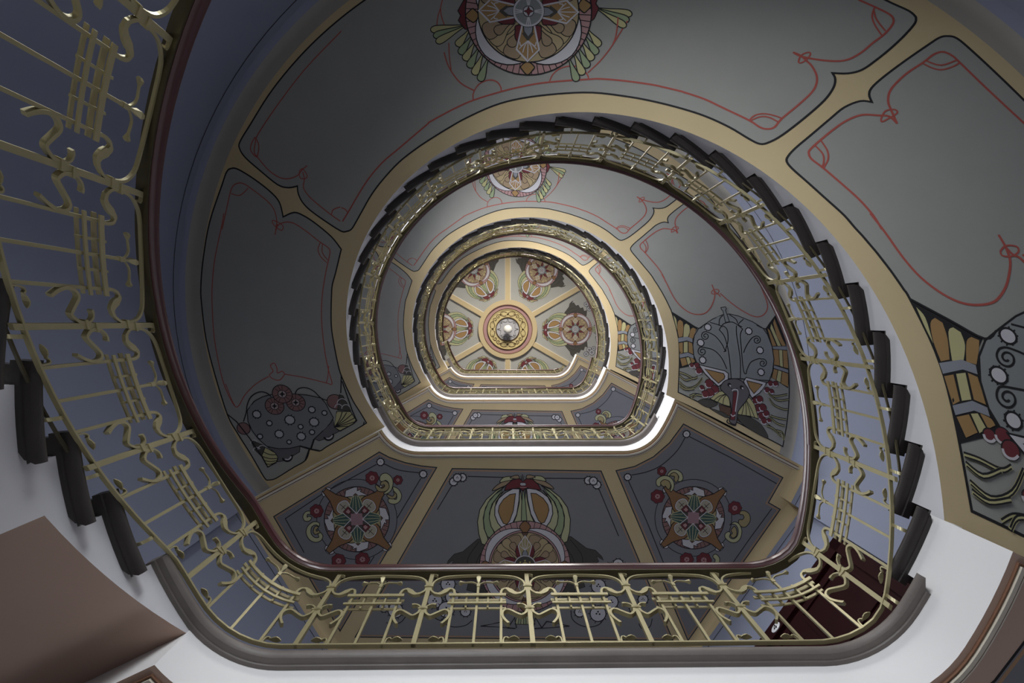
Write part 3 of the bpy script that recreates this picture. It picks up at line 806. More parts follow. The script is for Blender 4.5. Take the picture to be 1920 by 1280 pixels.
F v 4 0 -1693 1879 -1718 1908 -1717 1946 -1755 1948 -1780 1976 -1808 1951 -1846 1952 -1848 1914 -1876 1888 -1851 1860 -1852 1821 -1814 1819 -1788 1791 -1760 1817 -1723 1815 -1721 1853
F t2 8 0 -1721 1881 -1644 1802 -1546 1834 -1527 1858 -1525 1885 -1543 1911 -1637 1951
S Y 6 0 -1665 1840 -1606 1843 -1532 1854
S Y 6 0 -1707 1880 -1601 1875 -1531 1872
S Y 6 0 -1662 1915 -1603 1907 -1531 1889
S Y 8 0 -1721 1881 -1644 1802 -1546 1834 -1527 1858 -1525 1885 -1543 1911 -1637 1951 -1721 1881
S w 8 0 -1644 1802 -1721 1881 -1637 1951
F n 5 0 -1527 1844 -1503 1870 -1524 1899
F t2 8 0 -1782 1948 -1704 2026 -1736 2125 -1759 2145 -1786 2146 -1812 2129 -1851 2033
S Y 6 0 -1742 2005 -1745 2065 -1755 2139
S Y 6 0 -1781 1962 -1776 2069 -1773 2141
S Y 6 0 -1816 2008 -1808 2068 -1791 2141
S Y 8 0 -1782 1948 -1704 2026 -1736 2125 -1759 2145 -1786 2146 -1812 2129 -1851 2033 -1782 1948
S w 8 0 -1704 2026 -1782 1948 -1851 2033
F n 5 0 -1746 2145 -1772 2169 -1800 2148
F t2 8 0 -1848 1887 -1925 1965 -2022 1934 -2042 1910 -2043 1883 -2026 1857 -1932 1816
S Y 6 0 -1904 1927 -1963 1925 -2036 1914
S Y 6 0 -1862 1888 -1967 1893 -2038 1896
S Y 6 0 -1907 1852 -1966 1860 -2038 1878
S Y 8 0 -1848 1887 -1925 1965 -2022 1934 -2042 1910 -2043 1883 -2026 1857 -1932 1816 -1848 1887
S w 8 0 -1925 1965 -1848 1887 -1932 1816
F n 5 0 -2042 1924 -2066 1897 -2044 1869
F t2 8 0 -1787 1820 -1864 1741 -1833 1643 -1809 1623 -1782 1622 -1757 1639 -1717 1734
S Y 6 0 -1827 1763 -1824 1703 -1813 1629
S Y 6 0 -1788 1805 -1793 1699 -1796 1628
S Y 6 0 -1753 1759 -1761 1700 -1778 1627
S Y 8 0 -1787 1820 -1864 1741 -1833 1643 -1809 1623 -1782 1622 -1757 1639 -1717 1734 -1787 1820
S w 8 0 -1864 1741 -1787 1820 -1717 1734
F n 5 0 -1823 1623 -1797 1599 -1769 1621
F Y 8 1 -1535 1437 -1513 1394 -1459 1383 -1406 1427 -1390 1492 -1412 1569 -1461 1607 -1493 1601 -1444 1557 -1438 1492 -1470 1459 -1492 1470 -1525 1470
F c 8 1 -1525 1486 -1481 1465 -1444 1487 -1433 1536 -1471 1579 -1547 1579 -1579 1535 -1573 1508 -1514 1546 -1482 1525 -1492 1503 -1514 1519
F Y 8 1 -1390 1530 -1331 1558 -1299 1624 -1321 1689 -1375 1719 -1434 1705 -1445 1667 -1407 1656 -1358 1667 -1353 1612 -1385 1574
F c 8 1 -1385 1580 -1353 1618 -1369 1656 -1418 1661 -1455 1634 -1450 1612 -1401 1634 -1380 1612
F Y 8 1 -2282 1794 -2336 1799 -2366 1848 -2348 1898 -2294 1898 -2272 1860 -2304 1849 -2320 1859 -2315 1827 -2282 1827
F Y 8 1 -2192 1920 -2251 1909 -2316 1958 -2333 2034 -2296 2106 -2231 2133 -2172 2112 -2153 2063 -2182 2024 -2204 2046 -2198 2079 -2242 2079 -2279 2035 -2273 1969 -2229 1942 -2192 1958
F c 8 1 -2197 1969 -2235 1958 -2257 2013 -2236 2046 -2198 2035 -2182 2024 -2203 1997 -2214 2013 -2225 1997
F m 5 0 -1541 1434 -1544 1445 -1550 1454 -1556 1463 -1559 1473 -1563 1484 -1569 1493 -1580 1498 -1591 1499 -1602 1500 -1611 1503 -1622 1507 -1633 1508 -1643 1502 -1651 1494 -1658 1486 -1667 1481 -1677 1475 -1684 1466 -1686 1455 -1684 1444 -1683 1433 -1684 1423 -1686 1411 -1684 1400 -1676 1392 -1666 1386 -1657 1381 -1650 1373 -1642 1365 -1632 1359 -1621 1360 -1610 1364 -1601 1368 -1590 1369 -1579 1370 -1569 1374 -1562 1383 -1559 1394 -1555 1404 -1550 1413 -1543 1423
C p 3 0 -1616 1434 29
C m 0 0 -1616 1434 9
C m 0 0 -1597 1434 4
C m 0 0 -1610 1451 4
C m 0 0 -1631 1445 4
C m 0 0 -1631 1423 4
C m 0 0 -1610 1416 4
F m 5 0 -1285 1458 -1287 1465 -1292 1472 -1296 1478 -1298 1485 -1300 1493 -1305 1499 -1312 1502 -1320 1503 -1328 1504 -1334 1506 -1342 1509 -1350 1509 -1357 1506 -1362 1500 -1367 1494 -1373 1490 -1380 1486 -1385 1480 -1387 1473 -1385 1465 -1384 1457 -1385 1450 -1386 1442 -1385 1434 -1380 1428 -1373 1424 -1367 1421 -1362 1415 -1356 1409 -1349 1406 -1341 1406 -1334 1409 -1327 1412 -1320 1412 -1312 1413 -1305 1416 -1300 1422 -1298 1430 -1296 1437 -1292 1443 -1287 1450
C p 3 0 -1338 1457 20
C m 0 0 -1338 1457 6
C m 0 0 -1325 1458 3
C m 0 0 -1334 1470 3
C m 0 0 -1348 1465 3
C m 0 0 -1348 1450 3
C m 0 0 -1334 1445 3
F m 5 0 -2142 1791 -2145 1803 -2152 1812 -2157 1821 -2161 1831 -2164 1842 -2171 1851 -2181 1856 -2193 1856 -2203 1857 -2213 1861 -2223 1865 -2235 1866 -2245 1860 -2252 1852 -2259 1844 -2268 1838 -2278 1833 -2285 1824 -2287 1813 -2286 1801 -2284 1791 -2285 1780 -2287 1769 -2285 1758 -2277 1749 -2267 1743 -2258 1738 -2251 1730 -2243 1722 -2233 1717 -2222 1717 -2211 1721 -2202 1725 -2191 1726 -2180 1727 -2170 1732 -2163 1741 -2160 1752 -2157 1762 -2151 1771 -2145 1780
C p 3 0 -2217 1791 29
C m 0 0 -2217 1791 9
C m 0 0 -2199 1791 4
C m 0 0 -2212 1809 4
C m 0 0 -2232 1802 4
C m 0 0 -2232 1780 4
C m 0 0 -2211 1773 4
F m 5 0 -1905 2338 -1908 2350 -1915 2360 -1921 2369 -1924 2380 -1928 2392 -1935 2402 -1946 2406 -1959 2407 -1970 2408 -1980 2412 -1991 2417 -2003 2417 -2014 2411 -2022 2402 -2030 2394 -2039 2388 -2050 2382 -2057 2373 -2059 2361 -2057 2348 -2056 2337 -2057 2326 -2059 2314 -2057 2302 -2049 2293 -2038 2287 -2029 2281 -2021 2273 -2013 2264 -2002 2258 -1990 2259 -1979 2263 -1968 2267 -1957 2268 -1945 2269 -1934 2274 -1927 2284 -1924 2296 -1920 2307 -1914 2316 -1908 2326
C p 3 0 -1985 2338 31
C m 0 0 -1985 2338 9
C m 0 0 -1965 2338 5
C m 0 0 -1979 2357 5
C m 0 0 -2001 2349 5
C m 0 0 -2001 2326 5
C m 0 0 -1979 2319 5
F m 5 0 -1645 2323 -1648 2335 -1655 2346 -1661 2355 -1665 2366 -1669 2378 -1676 2388 -1688 2393 -1700 2394 -1711 2395 -1722 2399 -1734 2404 -1746 2404 -1757 2398 -1765 2389 -1773 2380 -1783 2374 -1794 2368 -1802 2359 -1804 2346 -1802 2334 -1800 2322 -1802 2311 -1804 2298 -1801 2286 -1793 2276 -1782 2270 -1772 2264 -1764 2256 -1756 2247 -1745 2241 -1733 2241 -1721 2246 -1710 2250 -1699 2251 -1687 2252 -1675 2257 -1668 2268 -1664 2280 -1661 2291 -1655 2300 -1648 2311
C p 3 0 -1727 2323 31
C m 0 0 -1727 2323 9
C m 0 0 -1707 2323 5
C m 0 0 -1721 2342 5
C m 0 0 -1744 2335 5
C m 0 0 -1743 2310 5
C m 0 0 -1721 2303 5''',
 'rosette_right':'''S K 10 0 1830 996 2276 1223 2787 1513
S K 10 1 1775 1010 1688 1153 1525 1303 1362 1378 1198 1411
S K 10 0 1165 1480 1366 1920 1575 2432
S K 10 0 2736 1788 2506 2105 2289 2422
S k 8 0 1829 966 1840 966
S k 8 0 1822 988 1831 994
S k 8 0 1804 1001 1808 1011
S k 8 0 1782 1001 1778 1011
S k 8 0 1763 987 1755 993
S k 8 0 1756 966 1746 966
S k 8 0 1763 944 1754 938
S k 8 0 1781 931 1778 921
S k 8 0 1804 931 1807 921
S k 8 0 1822 944 1830 938
C w 11 0 1793 966 37
C k 0 0 1785 966 4
C k 0 0 1800 968 4
C k 0 0 1793 957 4
S k 8 0 1192 1435 1202 1435
S k 8 0 1185 1456 1193 1462
S k 8 0 1166 1470 1170 1479
S k 8 0 1144 1469 1141 1479
S k 8 0 1125 1456 1117 1462
S k 8 0 1118 1434 1108 1434
S k 8 0 1125 1413 1117 1407
S k 8 0 1143 1399 1140 1390
S k 8 0 1166 1399 1169 1390
S k 8 0 1184 1413 1193 1407
C w 11 0 1155 1434 37
C k 0 0 1148 1434 4
C k 0 0 1162 1436 4
C k 0 0 1155 1425 4
S K 8 0 2298 1908 2296 1849 2286 1791 2268 1734 2243 1681 2210 1631 2171 1586 2126 1548 2077 1515 2023 1490 1967 1473 1909 1463 1850 1462 1792 1469 1736 1484 1682 1507 1632 1537 1587 1574 1547 1617 1514 1665 1488 1717 1469 1773 1458 1831 1455 1890 1461 1949 1475 2006 1496 2061 1525 2113 1561 2161 1603 2203 1650 2239 1701 2268 1757 2289 1814 2303 1873 2308 1932 2306 1989 2295 2045 2276 2097 2249 2145 2215 2188 2175 2224 2129 2254 2079 2276 2024 2291 1967 2298 1908
F q 9 0 2219 1904 2218 1868 2214 1832 2206 1797 2195 1762 2180 1729 2162 1698 2140 1669 2116 1642 2089 1618 2060 1597 2029 1579 1996 1564 1962 1553 1927 1545 1891 1541 1855 1541 1820 1545 1785 1552 1751 1563 1718 1577 1687 1595 1659 1616 1632 1640 1609 1667 1588 1696 1570 1727 1556 1760 1545 1794 1538 1829 1534 1865 1535 1901 1539 1937 1546 1972 1558 2006 1572 2039 1591 2070 1612 2100 1636 2127 1663 2151 1692 2172 1723 2191 1756 2205 1791 2217 1826 2224 1861 2228 1897 2229 1933 2225 1968 2218 2002 2207 2035 2192 2066 2174 2095 2153 2121 2129 2145 2102 2166 2073 2183 2042 2198 2009 2208 1975 2215 1940
S k 5 0 2150 1900 2219 1904
S k 5 0 2149 1861 2217 1856
S k 5 0 2143 1823 2209 1808
S k 5 0 2131 1787 2195 1762
S k 5 0 2115 1752 2174 1719
S k 5 0 2094 1720 2148 1678
S k 5 0 2068 1690 2116 1642
S k 5 0 2039 1665 2080 1610
S k 5 0 2007 1644 2039 1584
S k 5 0 1972 1628 1996 1564
S k 5 0 1935 1616 1950 1550
S k 5 0 1898 1610 1903 1542
S k 5 0 1859 1610 1855 1541
S k 5 0 1822 1614 1808 1547
S k 5 0 1785 1624 1762 1559
S k 5 0 1750 1639 1718 1577
S k 5 0 1717 1658 1678 1602
S k 5 0 1688 1682 1641 1632
S k 5 0 1662 1710 1609 1667
S k 5 0 1640 1741 1581 1706
S k 5 0 1623 1776 1560 1748
S k 5 0 1611 1812 1545 1794
S k 5 0 1604 1849 1536 1841
S k 5 0 1602 1888 1534 1889
S k 5 0 1606 1926 1539 1937
S k 5 0 1615 1964 1550 1983
S k 5 0 1629 1999 1567 2028
S k 5 0 1648 2033 1591 2070
S k 5 0 1671 2064 1620 2109
S k 5 0 1698 2091 1654 2143
S k 5 0 1729 2115 1692 2172
S k 5 0 1763 2134 1734 2196
S k 5 0 1798 2147 1779 2213
S k 5 0 1836 2156 1826 2224
S k 5 0 1874 2160 1873 2229
S k 5 0 1912 2158 1921 2227
S k 5 0 1950 2151 1968 2218
S k 5 0 1986 2139 2013 2202
S k 5 0 2020 2121 2056 2181
S k 5 0 2051 2099 2095 2153
S k 5 0 2079 2073 2129 2121
S k 5 0 2102 2043 2159 2083
S k 5 0 2122 2011 2183 2042
S k 5 0 2136 1975 2202 1998
S k 5 0 2146 1938 2213 1952
F c 8 0 2137 1899 2136 1872 2133 1844 2127 1818 2118 1792 2107 1767 2093 1743 2077 1721 2059 1700 2038 1682 2016 1666 1992 1652 1967 1641 1941 1632 1915 1626 1888 1623 1860 1623 1833 1626 1807 1632 1781 1640 1756 1651 1733 1664 1711 1680 1691 1699 1673 1719 1657 1741 1643 1765 1633 1789 1624 1815 1619 1842 1616 1869 1617 1897 1620 1924 1625 1951 1634 1977 1645 2002 1659 2026 1675 2048 1694 2068 1714 2087 1736 2103 1760 2117 1785 2128 1811 2137 1838 2143 1865 2146 1892 2146 1919 2143 1946 2138 1972 2129 1997 2118 2020 2105 2042 2089 2062 2070 2080 2050 2096 2028 2110 2004 2120 1979 2129 1953 2134 1926
F w 8 0 2108 2014 2181 2003 2215 1916 2215 1880 2178 1880 2191 1836 2168 1849 2124 1769 2127 1832 2116 1898 2115 1963
F w 8 0 2002 1653 1990 1580 1903 1545 1867 1544 1868 1582 1824 1568 1838 1591 1758 1634 1821 1632 1887 1644 1951 1646
F w 8 0 1645 1755 1572 1766 1538 1853 1538 1889 1575 1888 1562 1933 1584 1919 1629 1999 1626 1937 1637 1871 1638 1806
F w 8 0 1750 2116 1762 2189 1850 2224 1885 2226 1884 2188 1929 2201 1915 2179 1994 2135 1932 2137 1866 2125 1801 2123
F w 7 1 2216 1645 2240 1608 2222 1571 2186 1549 2147 1569
F x 9 0 2030 1893 2111 1813 2158 1693 2231 1597 2196 1559 2094 1622 1970 1657 1883 1730
F w 7 1 1634 1540 1597 1515 1560 1533 1538 1569 1559 1608
F x 9 0 1883 1730 1802 1647 1682 1598 1586 1524 1548 1558 1612 1662 1649 1786 1722 1875
F w 7 1 1536 2124 1512 2160 1530 2198 1566 2220 1605 2200
F x 9 0 1722 1875 1641 1956 1594 2075 1521 2172 1556 2210 1658 2147 1782 2112 1870 2039
F w 7 1 2120 2230 2156 2255 2194 2237 2216 2201 2195 2162
F x 9 0 1870 2039 1951 2122 2071 2171 2168 2246 2206 2211 2141 2107 2104 1982 2030 1893
F d 0 0 2047 1894 2046 1864 2040 1835 2028 1807 2012 1781 1992 1759 1968 1740 1942 1726 1913 1717 1884 1713 1854 1713 1825 1720 1797 1731 1772 1746 1750 1766 1732 1790 1718 1816 1709 1845 1705 1874 1707 1904 1713 1934 1724 1962 1740 1987 1761 2010 1784 2028 1811 2042 1839 2052 1869 2056 1899 2055 1928 2049 1955 2038 1981 2022 2003 2002 2021 1979 2035 1952 2044 1924
F z 8 1 2007 1826 2062 1817 2089 1776 2063 1715 2005 1683 1962 1705 1947 1759
S w 8 1 2007 1826 2061 1814 2084 1774 2060 1717 2007 1688 1965 1707 1947 1759
S k 6 0 1982 1788 2053 1724
S k 6 0 2036 1780 1996 1735
F m 4 0 1987 1830 2021 1807 1967 1748 1941 1779 1932 1834
F p 4 0 1963 1830 1996 1806 1966 1772 1939 1803
F z 8 1 1817 1752 1807 1697 1766 1669 1705 1694 1674 1752 1697 1796 1751 1811
S w 8 1 1817 1752 1803 1698 1764 1674 1707 1697 1679 1751 1699 1793 1751 1811
S k 6 0 1779 1776 1714 1705
S k 6 0 1770 1722 1726 1762
F m 4 0 1821 1773 1798 1738 1739 1791 1771 1818 1825 1828
F p 4 0 1821 1796 1797 1763 1764 1793 1795 1820
F z 8 1 1745 1942 1690 1952 1664 1993 1689 2054 1747 2086 1791 2063 1805 2009
S w 8 1 1745 1942 1691 1955 1669 1995 1692 2052 1746 2081 1788 2062 1805 2009
S k 6 0 1770 1981 1699 2045
S k 6 0 1716 1989 1757 2034
F m 4 0 1766 1938 1732 1961 1786 2021 1812 1989 1821 1935
F p 4 0 1790 1939 1756 1962 1787 1996 1814 1965
F z 8 1 1936 2017 1946 2072 1987 2100 2048 2075 2079 2017 2056 1973 2002 1957
S w 8 1 1936 2017 1949 2071 1989 2095 2045 2072 2074 2018 2054 1976 2002 1957
S k 6 0 1974 1992 2039 2064
S k 6 0 1982 2047 2027 2006
F m 4 0 1931 1996 1955 2031 2013 1977 1981 1950 1927 1941
F p 4 0 1932 1972 1956 2006 1989 1976 1958 1948
F v 4 0 1965 1889 1941 1862 1942 1825 1905 1822 1880 1795 1853 1819 1816 1817 1814 1854 1787 1879 1812 1907 1811 1944 1847 1946 1872 1974 1900 1949 1936 1951 1938 1914
F t2 8 0 1938 1888 2014 1964 2108 1935 2127 1912 2128 1885 2111 1860 2020 1820
S Y 6 0 1993 1927 2050 1925 2121 1916
S Y 6 0 1952 1889 2054 1894 2123 1898
S Y 6 0 1996 1855 2053 1863 2123 1881
S Y 8 0 1938 1888 2014 1964 2108 1935 2127 1912 2128 1885 2111 1860 2020 1820 1938 1888
S w 8 0 2014 1964 1938 1888 2020 1820
F n 5 0 2127 1925 2150 1900 2129 1872
F t2 8 0 1879 1822 1954 1748 1923 1652 1900 1633 1874 1632 1849 1648 1811 1739
S Y 6 0 1917 1768 1915 1710 1904 1639
S Y 6 0 1880 1809 1884 1706 1887 1637
S Y 6 0 1845 1764 1853 1707 1870 1637
S Y 8 0 1879 1822 1954 1748 1923 1652 1900 1633 1874 1632 1849 1648 1811 1739 1879 1822
S w 8 0 1954 1748 1879 1822 1811 1739
F n 5 0 1914 1633 1888 1610 1861 1630
F t2 8 0 1815 1881 1739 1804 1645 1834 1626 1857 1625 1883 1642 1908 1733 1948
S Y 6 0 1760 1841 1702 1843 1631 1853
S Y 6 0 1801 1880 1698 1874 1630 1870
S Y 6 0 1757 1914 1700 1905 1630 1887
S Y 8 0 1815 1881 1739 1804 1645 1834 1626 1857 1625 1883 1642 1908 1733 1948 1815 1881
S w 8 0 1739 1804 1815 1881 1733 1948
F n 5 0 1626 1843 1603 1869 1623 1896
F t2 8 0 1874 1946 1799 2021 1829 2117 1852 2136 1879 2138 1903 2121 1942 2029
S Y 6 0 1835 2001 1838 2059 1848 2130
S Y 6 0 1873 1960 1869 2063 1866 2132
S Y 6 0 1907 2005 1900 2062 1883 2132
S Y 8 0 1874 1946 1799 2021 1829 2117 1852 2136 1879 2138 1903 2121 1942 2029 1874 1946
S w 8 0 1799 2021 1874 1946 1942 2029
F n 5 0 1839 2136 1864 2160 1892 2139
F Y 8 1 1467 1514 1472 1461 1535 1422 1608 1430 1656 1483 1661 1546 1636 1593 1620 1588 1630 1525 1588 1483 1525 1482 1515 1524 1494 1540
F c 8 1 1514 1493 1556 1462 1609 1483 1625 1535 1599 1572 1567 1535 1546 1540 1525 1524
F Y 8 1 1587 1409 1629 1362 1691 1357 1744 1394 1760 1452 1734 1483 1703 1478 1713 1431 1681 1394 1634 1393 1608 1425
F c 8 1 1613 1414 1660 1383 1702 1410 1708 1457 1682 1494 1661 1462 1666 1430 1639 1425
F c 8 1 2378 1823 2431 1808 2489 1845 2501 1919 2459 1982 2412 1987 2374 1950 2379 1908 2411 1908 2432 1887 2421 1855 2389 1850
F Y 8 1 2275 1965 2327 1931 2380 1955 2410 2024 2397 2109 2350 2156 2287 2156 2229 2108 2228 2060 2265 2039 2286 2055 2276 2098 2318 2119 2360 2087 2370 2024 2348 1971 2306 1955
F c 8 1 2291 2024 2327 1981 2354 2024 2350 2087 2308 2108 2286 2077 2307 2055
F Y 8 1 2099 2298 2131 2288 2168 2330 2163 2394 2122 2436 2037 2441 2100 2393 2121 2351 2099 2325
F m 5 0 1579 1371 1577 1379 1573 1385 1569 1391 1567 1398 1564 1406 1560 1412 1553 1415 1545 1416 1538 1416 1531 1419 1524 1422 1516 1422 1509 1418 1503 1412 1498 1407 1492 1404 1485 1400 1480 1394 1479 1386 1480 1378 1481 1371 1480 1364 1479 1356 1480 1348 1485 1342 1492 1338 1498 1335 1503 1330 1508 1324 1515 1320 1523 1320 1530 1323 1537 1326 1544 1327 1552 1327 1559 1330 1564 1337 1566 1344 1569 1351 1573 1357 1577 1364
C p 3 0 1527 1371 20
C m 0 0 1527 1371 6
C m 0 0 1540 1371 3
C m 0 0 1531 1383 3
C m 0 0 1517 1379 3
C m 0 0 1517 1363 3
C m 0 0 1531 1359 3
F m 5 0 1560 1648 1557 1659 1550 1669 1544 1678 1541 1688 1538 1699 1531 1709 1520 1713 1508 1714 1498 1715 1488 1719 1477 1723 1465 1724 1455 1718 1447 1709 1439 1701 1430 1696 1420 1690 1412 1681 1410 1669 1412 1658 1413 1647 1412 1636 1410 1625 1412 1613 1419 1604 1429 1599 1439 1593 1446 1585 1454 1577 1464 1571 1476 1572 1487 1576 1497 1580 1507 1581 1519 1582 1530 1587 1537 1596 1540 1607 1544 1618 1550 1627 1557 1636
C p 3 0 1482 1647 29
C m 0 0 1482 1647 9
C m 0 0 1501 1648 4
C m 0 0 1488 1666 4
C m 0 0 1467 1659 4
C m 0 0 1466 1636 4
C m 0 0 1488 1629 4
F m 5 0 2409 1779 2406 1790 2399 1800 2393 1809 2390 1819 2387 1831 2380 1840 2369 1845 2357 1845 2347 1846 2337 1850 2326 1854 2314 1855 2304 1849 2295 1841 2288 1833 2279 1827 2268 1821 2260 1812 2258 1801 2260 1789 2261 1778 2260 1768 2258 1756 2260 1744 2267 1735 2278 1730 2287 1724 2294 1716 2302 1708 2312 1702 2324 1703 2335 1707 2345 1711 2356 1712 2368 1713 2378 1718 2385 1727 2389 1738 2392 1749 2398 1758 2405 1768
C p 3 0 2330 1779 30
C m 0 0 2330 1779 9
C m 0 0 2350 1779 4
C m 0 0 2337 1797 4
C m 0 0 2315 1790 4
C m 0 0 2315 1767 4
C m 0 0 2336 1760 4
F m 5 0 1886 2345 1883 2356 1876 2366 1870 2375 1867 2385 1864 2396 1857 2406 1846 2411 1834 2411 1824 2412 1814 2416 1803 2420 1791 2421 1781 2415 1773 2406 1765 2398 1756 2393 1745 2387 1738 2378 1735 2366 1737 2354 1739 2344 1737 2333 1735 2321 1737 2310 1745 2301 1755 2295 1764 2289 1772 2282 1779 2273 1790 2267 1801 2268 1813 2272 1823 2276 1833 2277 1845 2278 1856 2283 1863 2292 1866 2304 1870 2314 1876 2323 1883 2333
C p 3 0 1808 2344 30
C m 0 0 1808 2344 9
C m 0 0 1827 2344 4
C m 0 0 1814 2363 4
C m 0 0 1792 2355 4
C m 0 0 1792 2333 4
C m 0 0 1814 2326 4
F m 5 0 2083 2353 2080 2366 2073 2377 2066 2387 2063 2398 2059 2411 2051 2421 2039 2427 2026 2427 2014 2429 2003 2433 1991 2438 1978 2438 1966 2432 1957 2422 1949 2413 1938 2407 1927 2400 1918 2390 1916 2377 1918 2364 1919 2352 1917 2340 1915 2327 1918 2314 1926 2304 1937 2298 1948 2292 1956 2283 1965 2273 1976 2267 1989 2268 2002 2273 2013 2277 2025 2278 2038 2279 2050 2284 2058 2295 2062 2308 2066 2319 2072 2329 2080 2340
C p 3 0 1996 2353 33
C m 0 0 1996 2353 10
C m 0 0 2018 2353 5
C m 0 0 2003 2373 5
C m 0 0 1979 2365 5
C m 0 0 1979 2340 5
C m 0 0 2003 2332 5''',
 'flower':'''F d 6 0 -341 2116 -474 2105 -639 2244 -731 2270 -798 2342 -813 2384 -741 2337 -762 2394 -660 2457 -680 2530 -578 2583 -598 2666 -485 2698 -506 2781 -341 2762 -259 2637
F d 6 0 404 2099 537 2082 710 2214 805 2235 876 2305 894 2346 819 2302 843 2359 743 2426 768 2498 668 2556 694 2638 582 2675 607 2758 441 2745 351 2624
S k 6 1 -464 2136 -577 2302 -588 2406
S k 6 1 529 2114 652 2274 668 2378
S k 6 1 -402 2199 -485 2344 -505 2479
S k 6 1 471 2179 561 2321 590 2455
F Y 6 0 -32 2891 -71 3048 -38 3048 -3 2891
F G 6 0 -13 2891 -40 3048 -7 3048 16 2892
F Y 6 0 5 2891 -9 3048 24 3049 34 2892
F G 6 0 24 2892 22 3049 55 3049 53 2892
F Y 6 0 42 2892 53 3049 86 3049 71 2892
F G 6 0 61 2892 84 3049 117 3049 90 2892
F Y 6 0 80 2892 115 3049 148 3050 108 2892
S K 12 0 131 3091 152 2976 224 3092 142 3097 525 3073 276 3019 224 3087
S K 12 0 -55 3090 -75 2975 -148 3089 -65 3095 -447 3066 -199 3016 -148 3084
F T 8 1 -314 1578 -278 1526 -196 1475 -104 1444 -32 1444 -176 1521
F T 8 1 348 1562 309 1512 224 1465 130 1438 59 1442 206 1512
F Y 8 1 -237 1485 -196 1433 -104 1423 -94 1454 -176 1475
F Y 8 1 266 1473 222 1423 129 1418 121 1449 204 1466
F T 8 1 -125 1434 -73 1411 -32 1413 -30 1450 -94 1444
F T 8 1 150 1427 98 1407 57 1411 57 1447 120 1439
F Y 9 0 -181 1532 -278 1578 -381 1670 -453 1784 -479 1918 -464 2053 -433 2157 -392 2173 -361 2137 -371 2085 -407 1991 -417 1877 -391 1763 -340 1671 -258 1588
F Y 9 0 212 1522 312 1564 420 1651 498 1762 532 1895 524 2031 499 2136 459 2154 426 2119 433 2066 464 1971 468 1857 436 1744 379 1654 292 1575
F G 9 0 -207 1563 -289 1619 -361 1701 -402 1805 -414 1898 -402 2002 -371 2080 -330 2101 -294 2075 -299 2033 -340 1929 -350 1826 -320 1722 -258 1640
F G 9 0 239 1552 325 1604 401 1683 448 1785 466 1877 459 1982 433 2061 393 2084 356 2060 358 2018 394 1912 398 1808 361 1706 295 1627
F Y 9 0 -196 1583 -258 1645 -309 1712 -340 1795 -351 1877 -330 1971 -289 2038 -248 2052 -214 2018 -217 1982 -258 1909 -289 1805 -279 1702 -237 1640
F Y 9 0 230 1573 295 1632 350 1696 386 1778 401 1860 386 1954 348 2024 308 2039 272 2007 273 1970 310 1896 335 1791 319 1688 275 1628
F w 10 0 -22 1558 -94 1556 -176 1599 -248 1661 -289 1753 -291 1847 -258 1930 -207 1992 -156 2003 -104 1951 -53 1837 -27 1682
F w 10 0 55 1556 126 1550 211 1590 286 1648 332 1739 340 1832 311 1917 264 1981 213 1994 159 1945 101 1834 67 1680
F o 8 0 -65 1610 -125 1618 -196 1671 -243 1743 -253 1805 -227 1878 -197 1935 -161 1946 -130 1910 -89 1796
F o 8 0 101 1606 160 1611 235 1661 285 1731 299 1792 278 1866 250 1925 215 1937 182 1902 134 1791
F Y 8 0 -12 1558 -24 1703 -53 1848 -94 1951 -73 1972 -22 1967 -3 1931 4 1703
F Y 8 0 44 1557 65 1701 101 1844 148 1946 129 1967 77 1965 57 1930 37 1702
F G 8 0 14 1569 1 1724 -3 1931 9 1960 45 1960 60 1931 45 1734 24 1569
F m 9 0 -186 1578 -166 1516 -104 1460 -22 1444 14 1476 55 1445 121 1455 183 1512 214 1574 152 1564 50 1548 14 1584 -22 1548 -104 1558
F W 5 1 -17 1501 -2 1491 39 1493 47 1509 39 1522 -7 1522
S p 8 0 -17 1541 55 1544
S k 8 0 9 1398 9 1460
S k 6 0 -7 1413 -2 1460
S k 6 0 25 1414 21 1460
F p 9 0 535 2412 532 2465 524 2517 511 2567 493 2617 469 2663 441 2707 408 2748 371 2785 331 2818 287 2847 241 2870 192 2889 142 2902 90 2910 38 2913 -14 2910 -65 2901 -115 2887 -164 2868 -210 2843 -254 2814 -294 2781 -331 2743 -364 2702 -392 2658 -415 2611 -434 2562 -447 2511 -455 2459 -458 2406 -455 2354 -447 2302 -434 2252 -415 2203 -391 2156 -363 2112 -330 2072 -294 2035 -253 2002 -210 1974 -164 1951 -115 1932 -65 1919 -14 1911 38 1908 89 1911 141 1920 191 1933 239 1952 286 1976 329 2005 370 2038 406 2076 439 2117 468 2161 491 2208 510 2257 524 2308 532 2360
S k 6 0 442 2433 534 2438
S k 6 0 435 2490 526 2508
S k 6 0 420 2545 508 2576
S k 6 0 398 2597 481 2640
S k 6 0 369 2646 446 2700
S k 6 0 334 2690 402 2755
S k 6 0 293 2729 351 2802
S k 6 0 247 2761 295 2842
S k 6 0 196 2787 233 2874
S k 6 0 143 2805 167 2896
S k 6 0 88 2816 99 2909
S k 6 0 31 2818 30 2913
S k 6 0 -25 2813 -40 2906
S k 6 0 -80 2800 -107 2890
S k 6 0 -133 2779 -172 2864
S k 6 0 -182 2751 -233 2829
S k 6 0 -227 2716 -288 2787
S k 6 0 -267 2676 -337 2737
S k 6 0 -301 2630 -378 2681
S k 6 0 -328 2580 -412 2619
S k 6 0 -348 2526 -437 2553
S k 6 0 -361 2471 -452 2485
S k 6 0 -365 2414 -458 2415
S k 6 0 -362 2357 -454 2345
S k 6 0 -352 2302 -441 2277
S k 6 0 -333 2248 -418 2211
S k 6 0 -308 2197 -387 2149
S k 6 0 -275 2151 -347 2092
S k 6 0 -237 2110 -300 2041
S k 6 0 -193 2074 -246 1997
S k 6 0 -145 2045 -187 1962
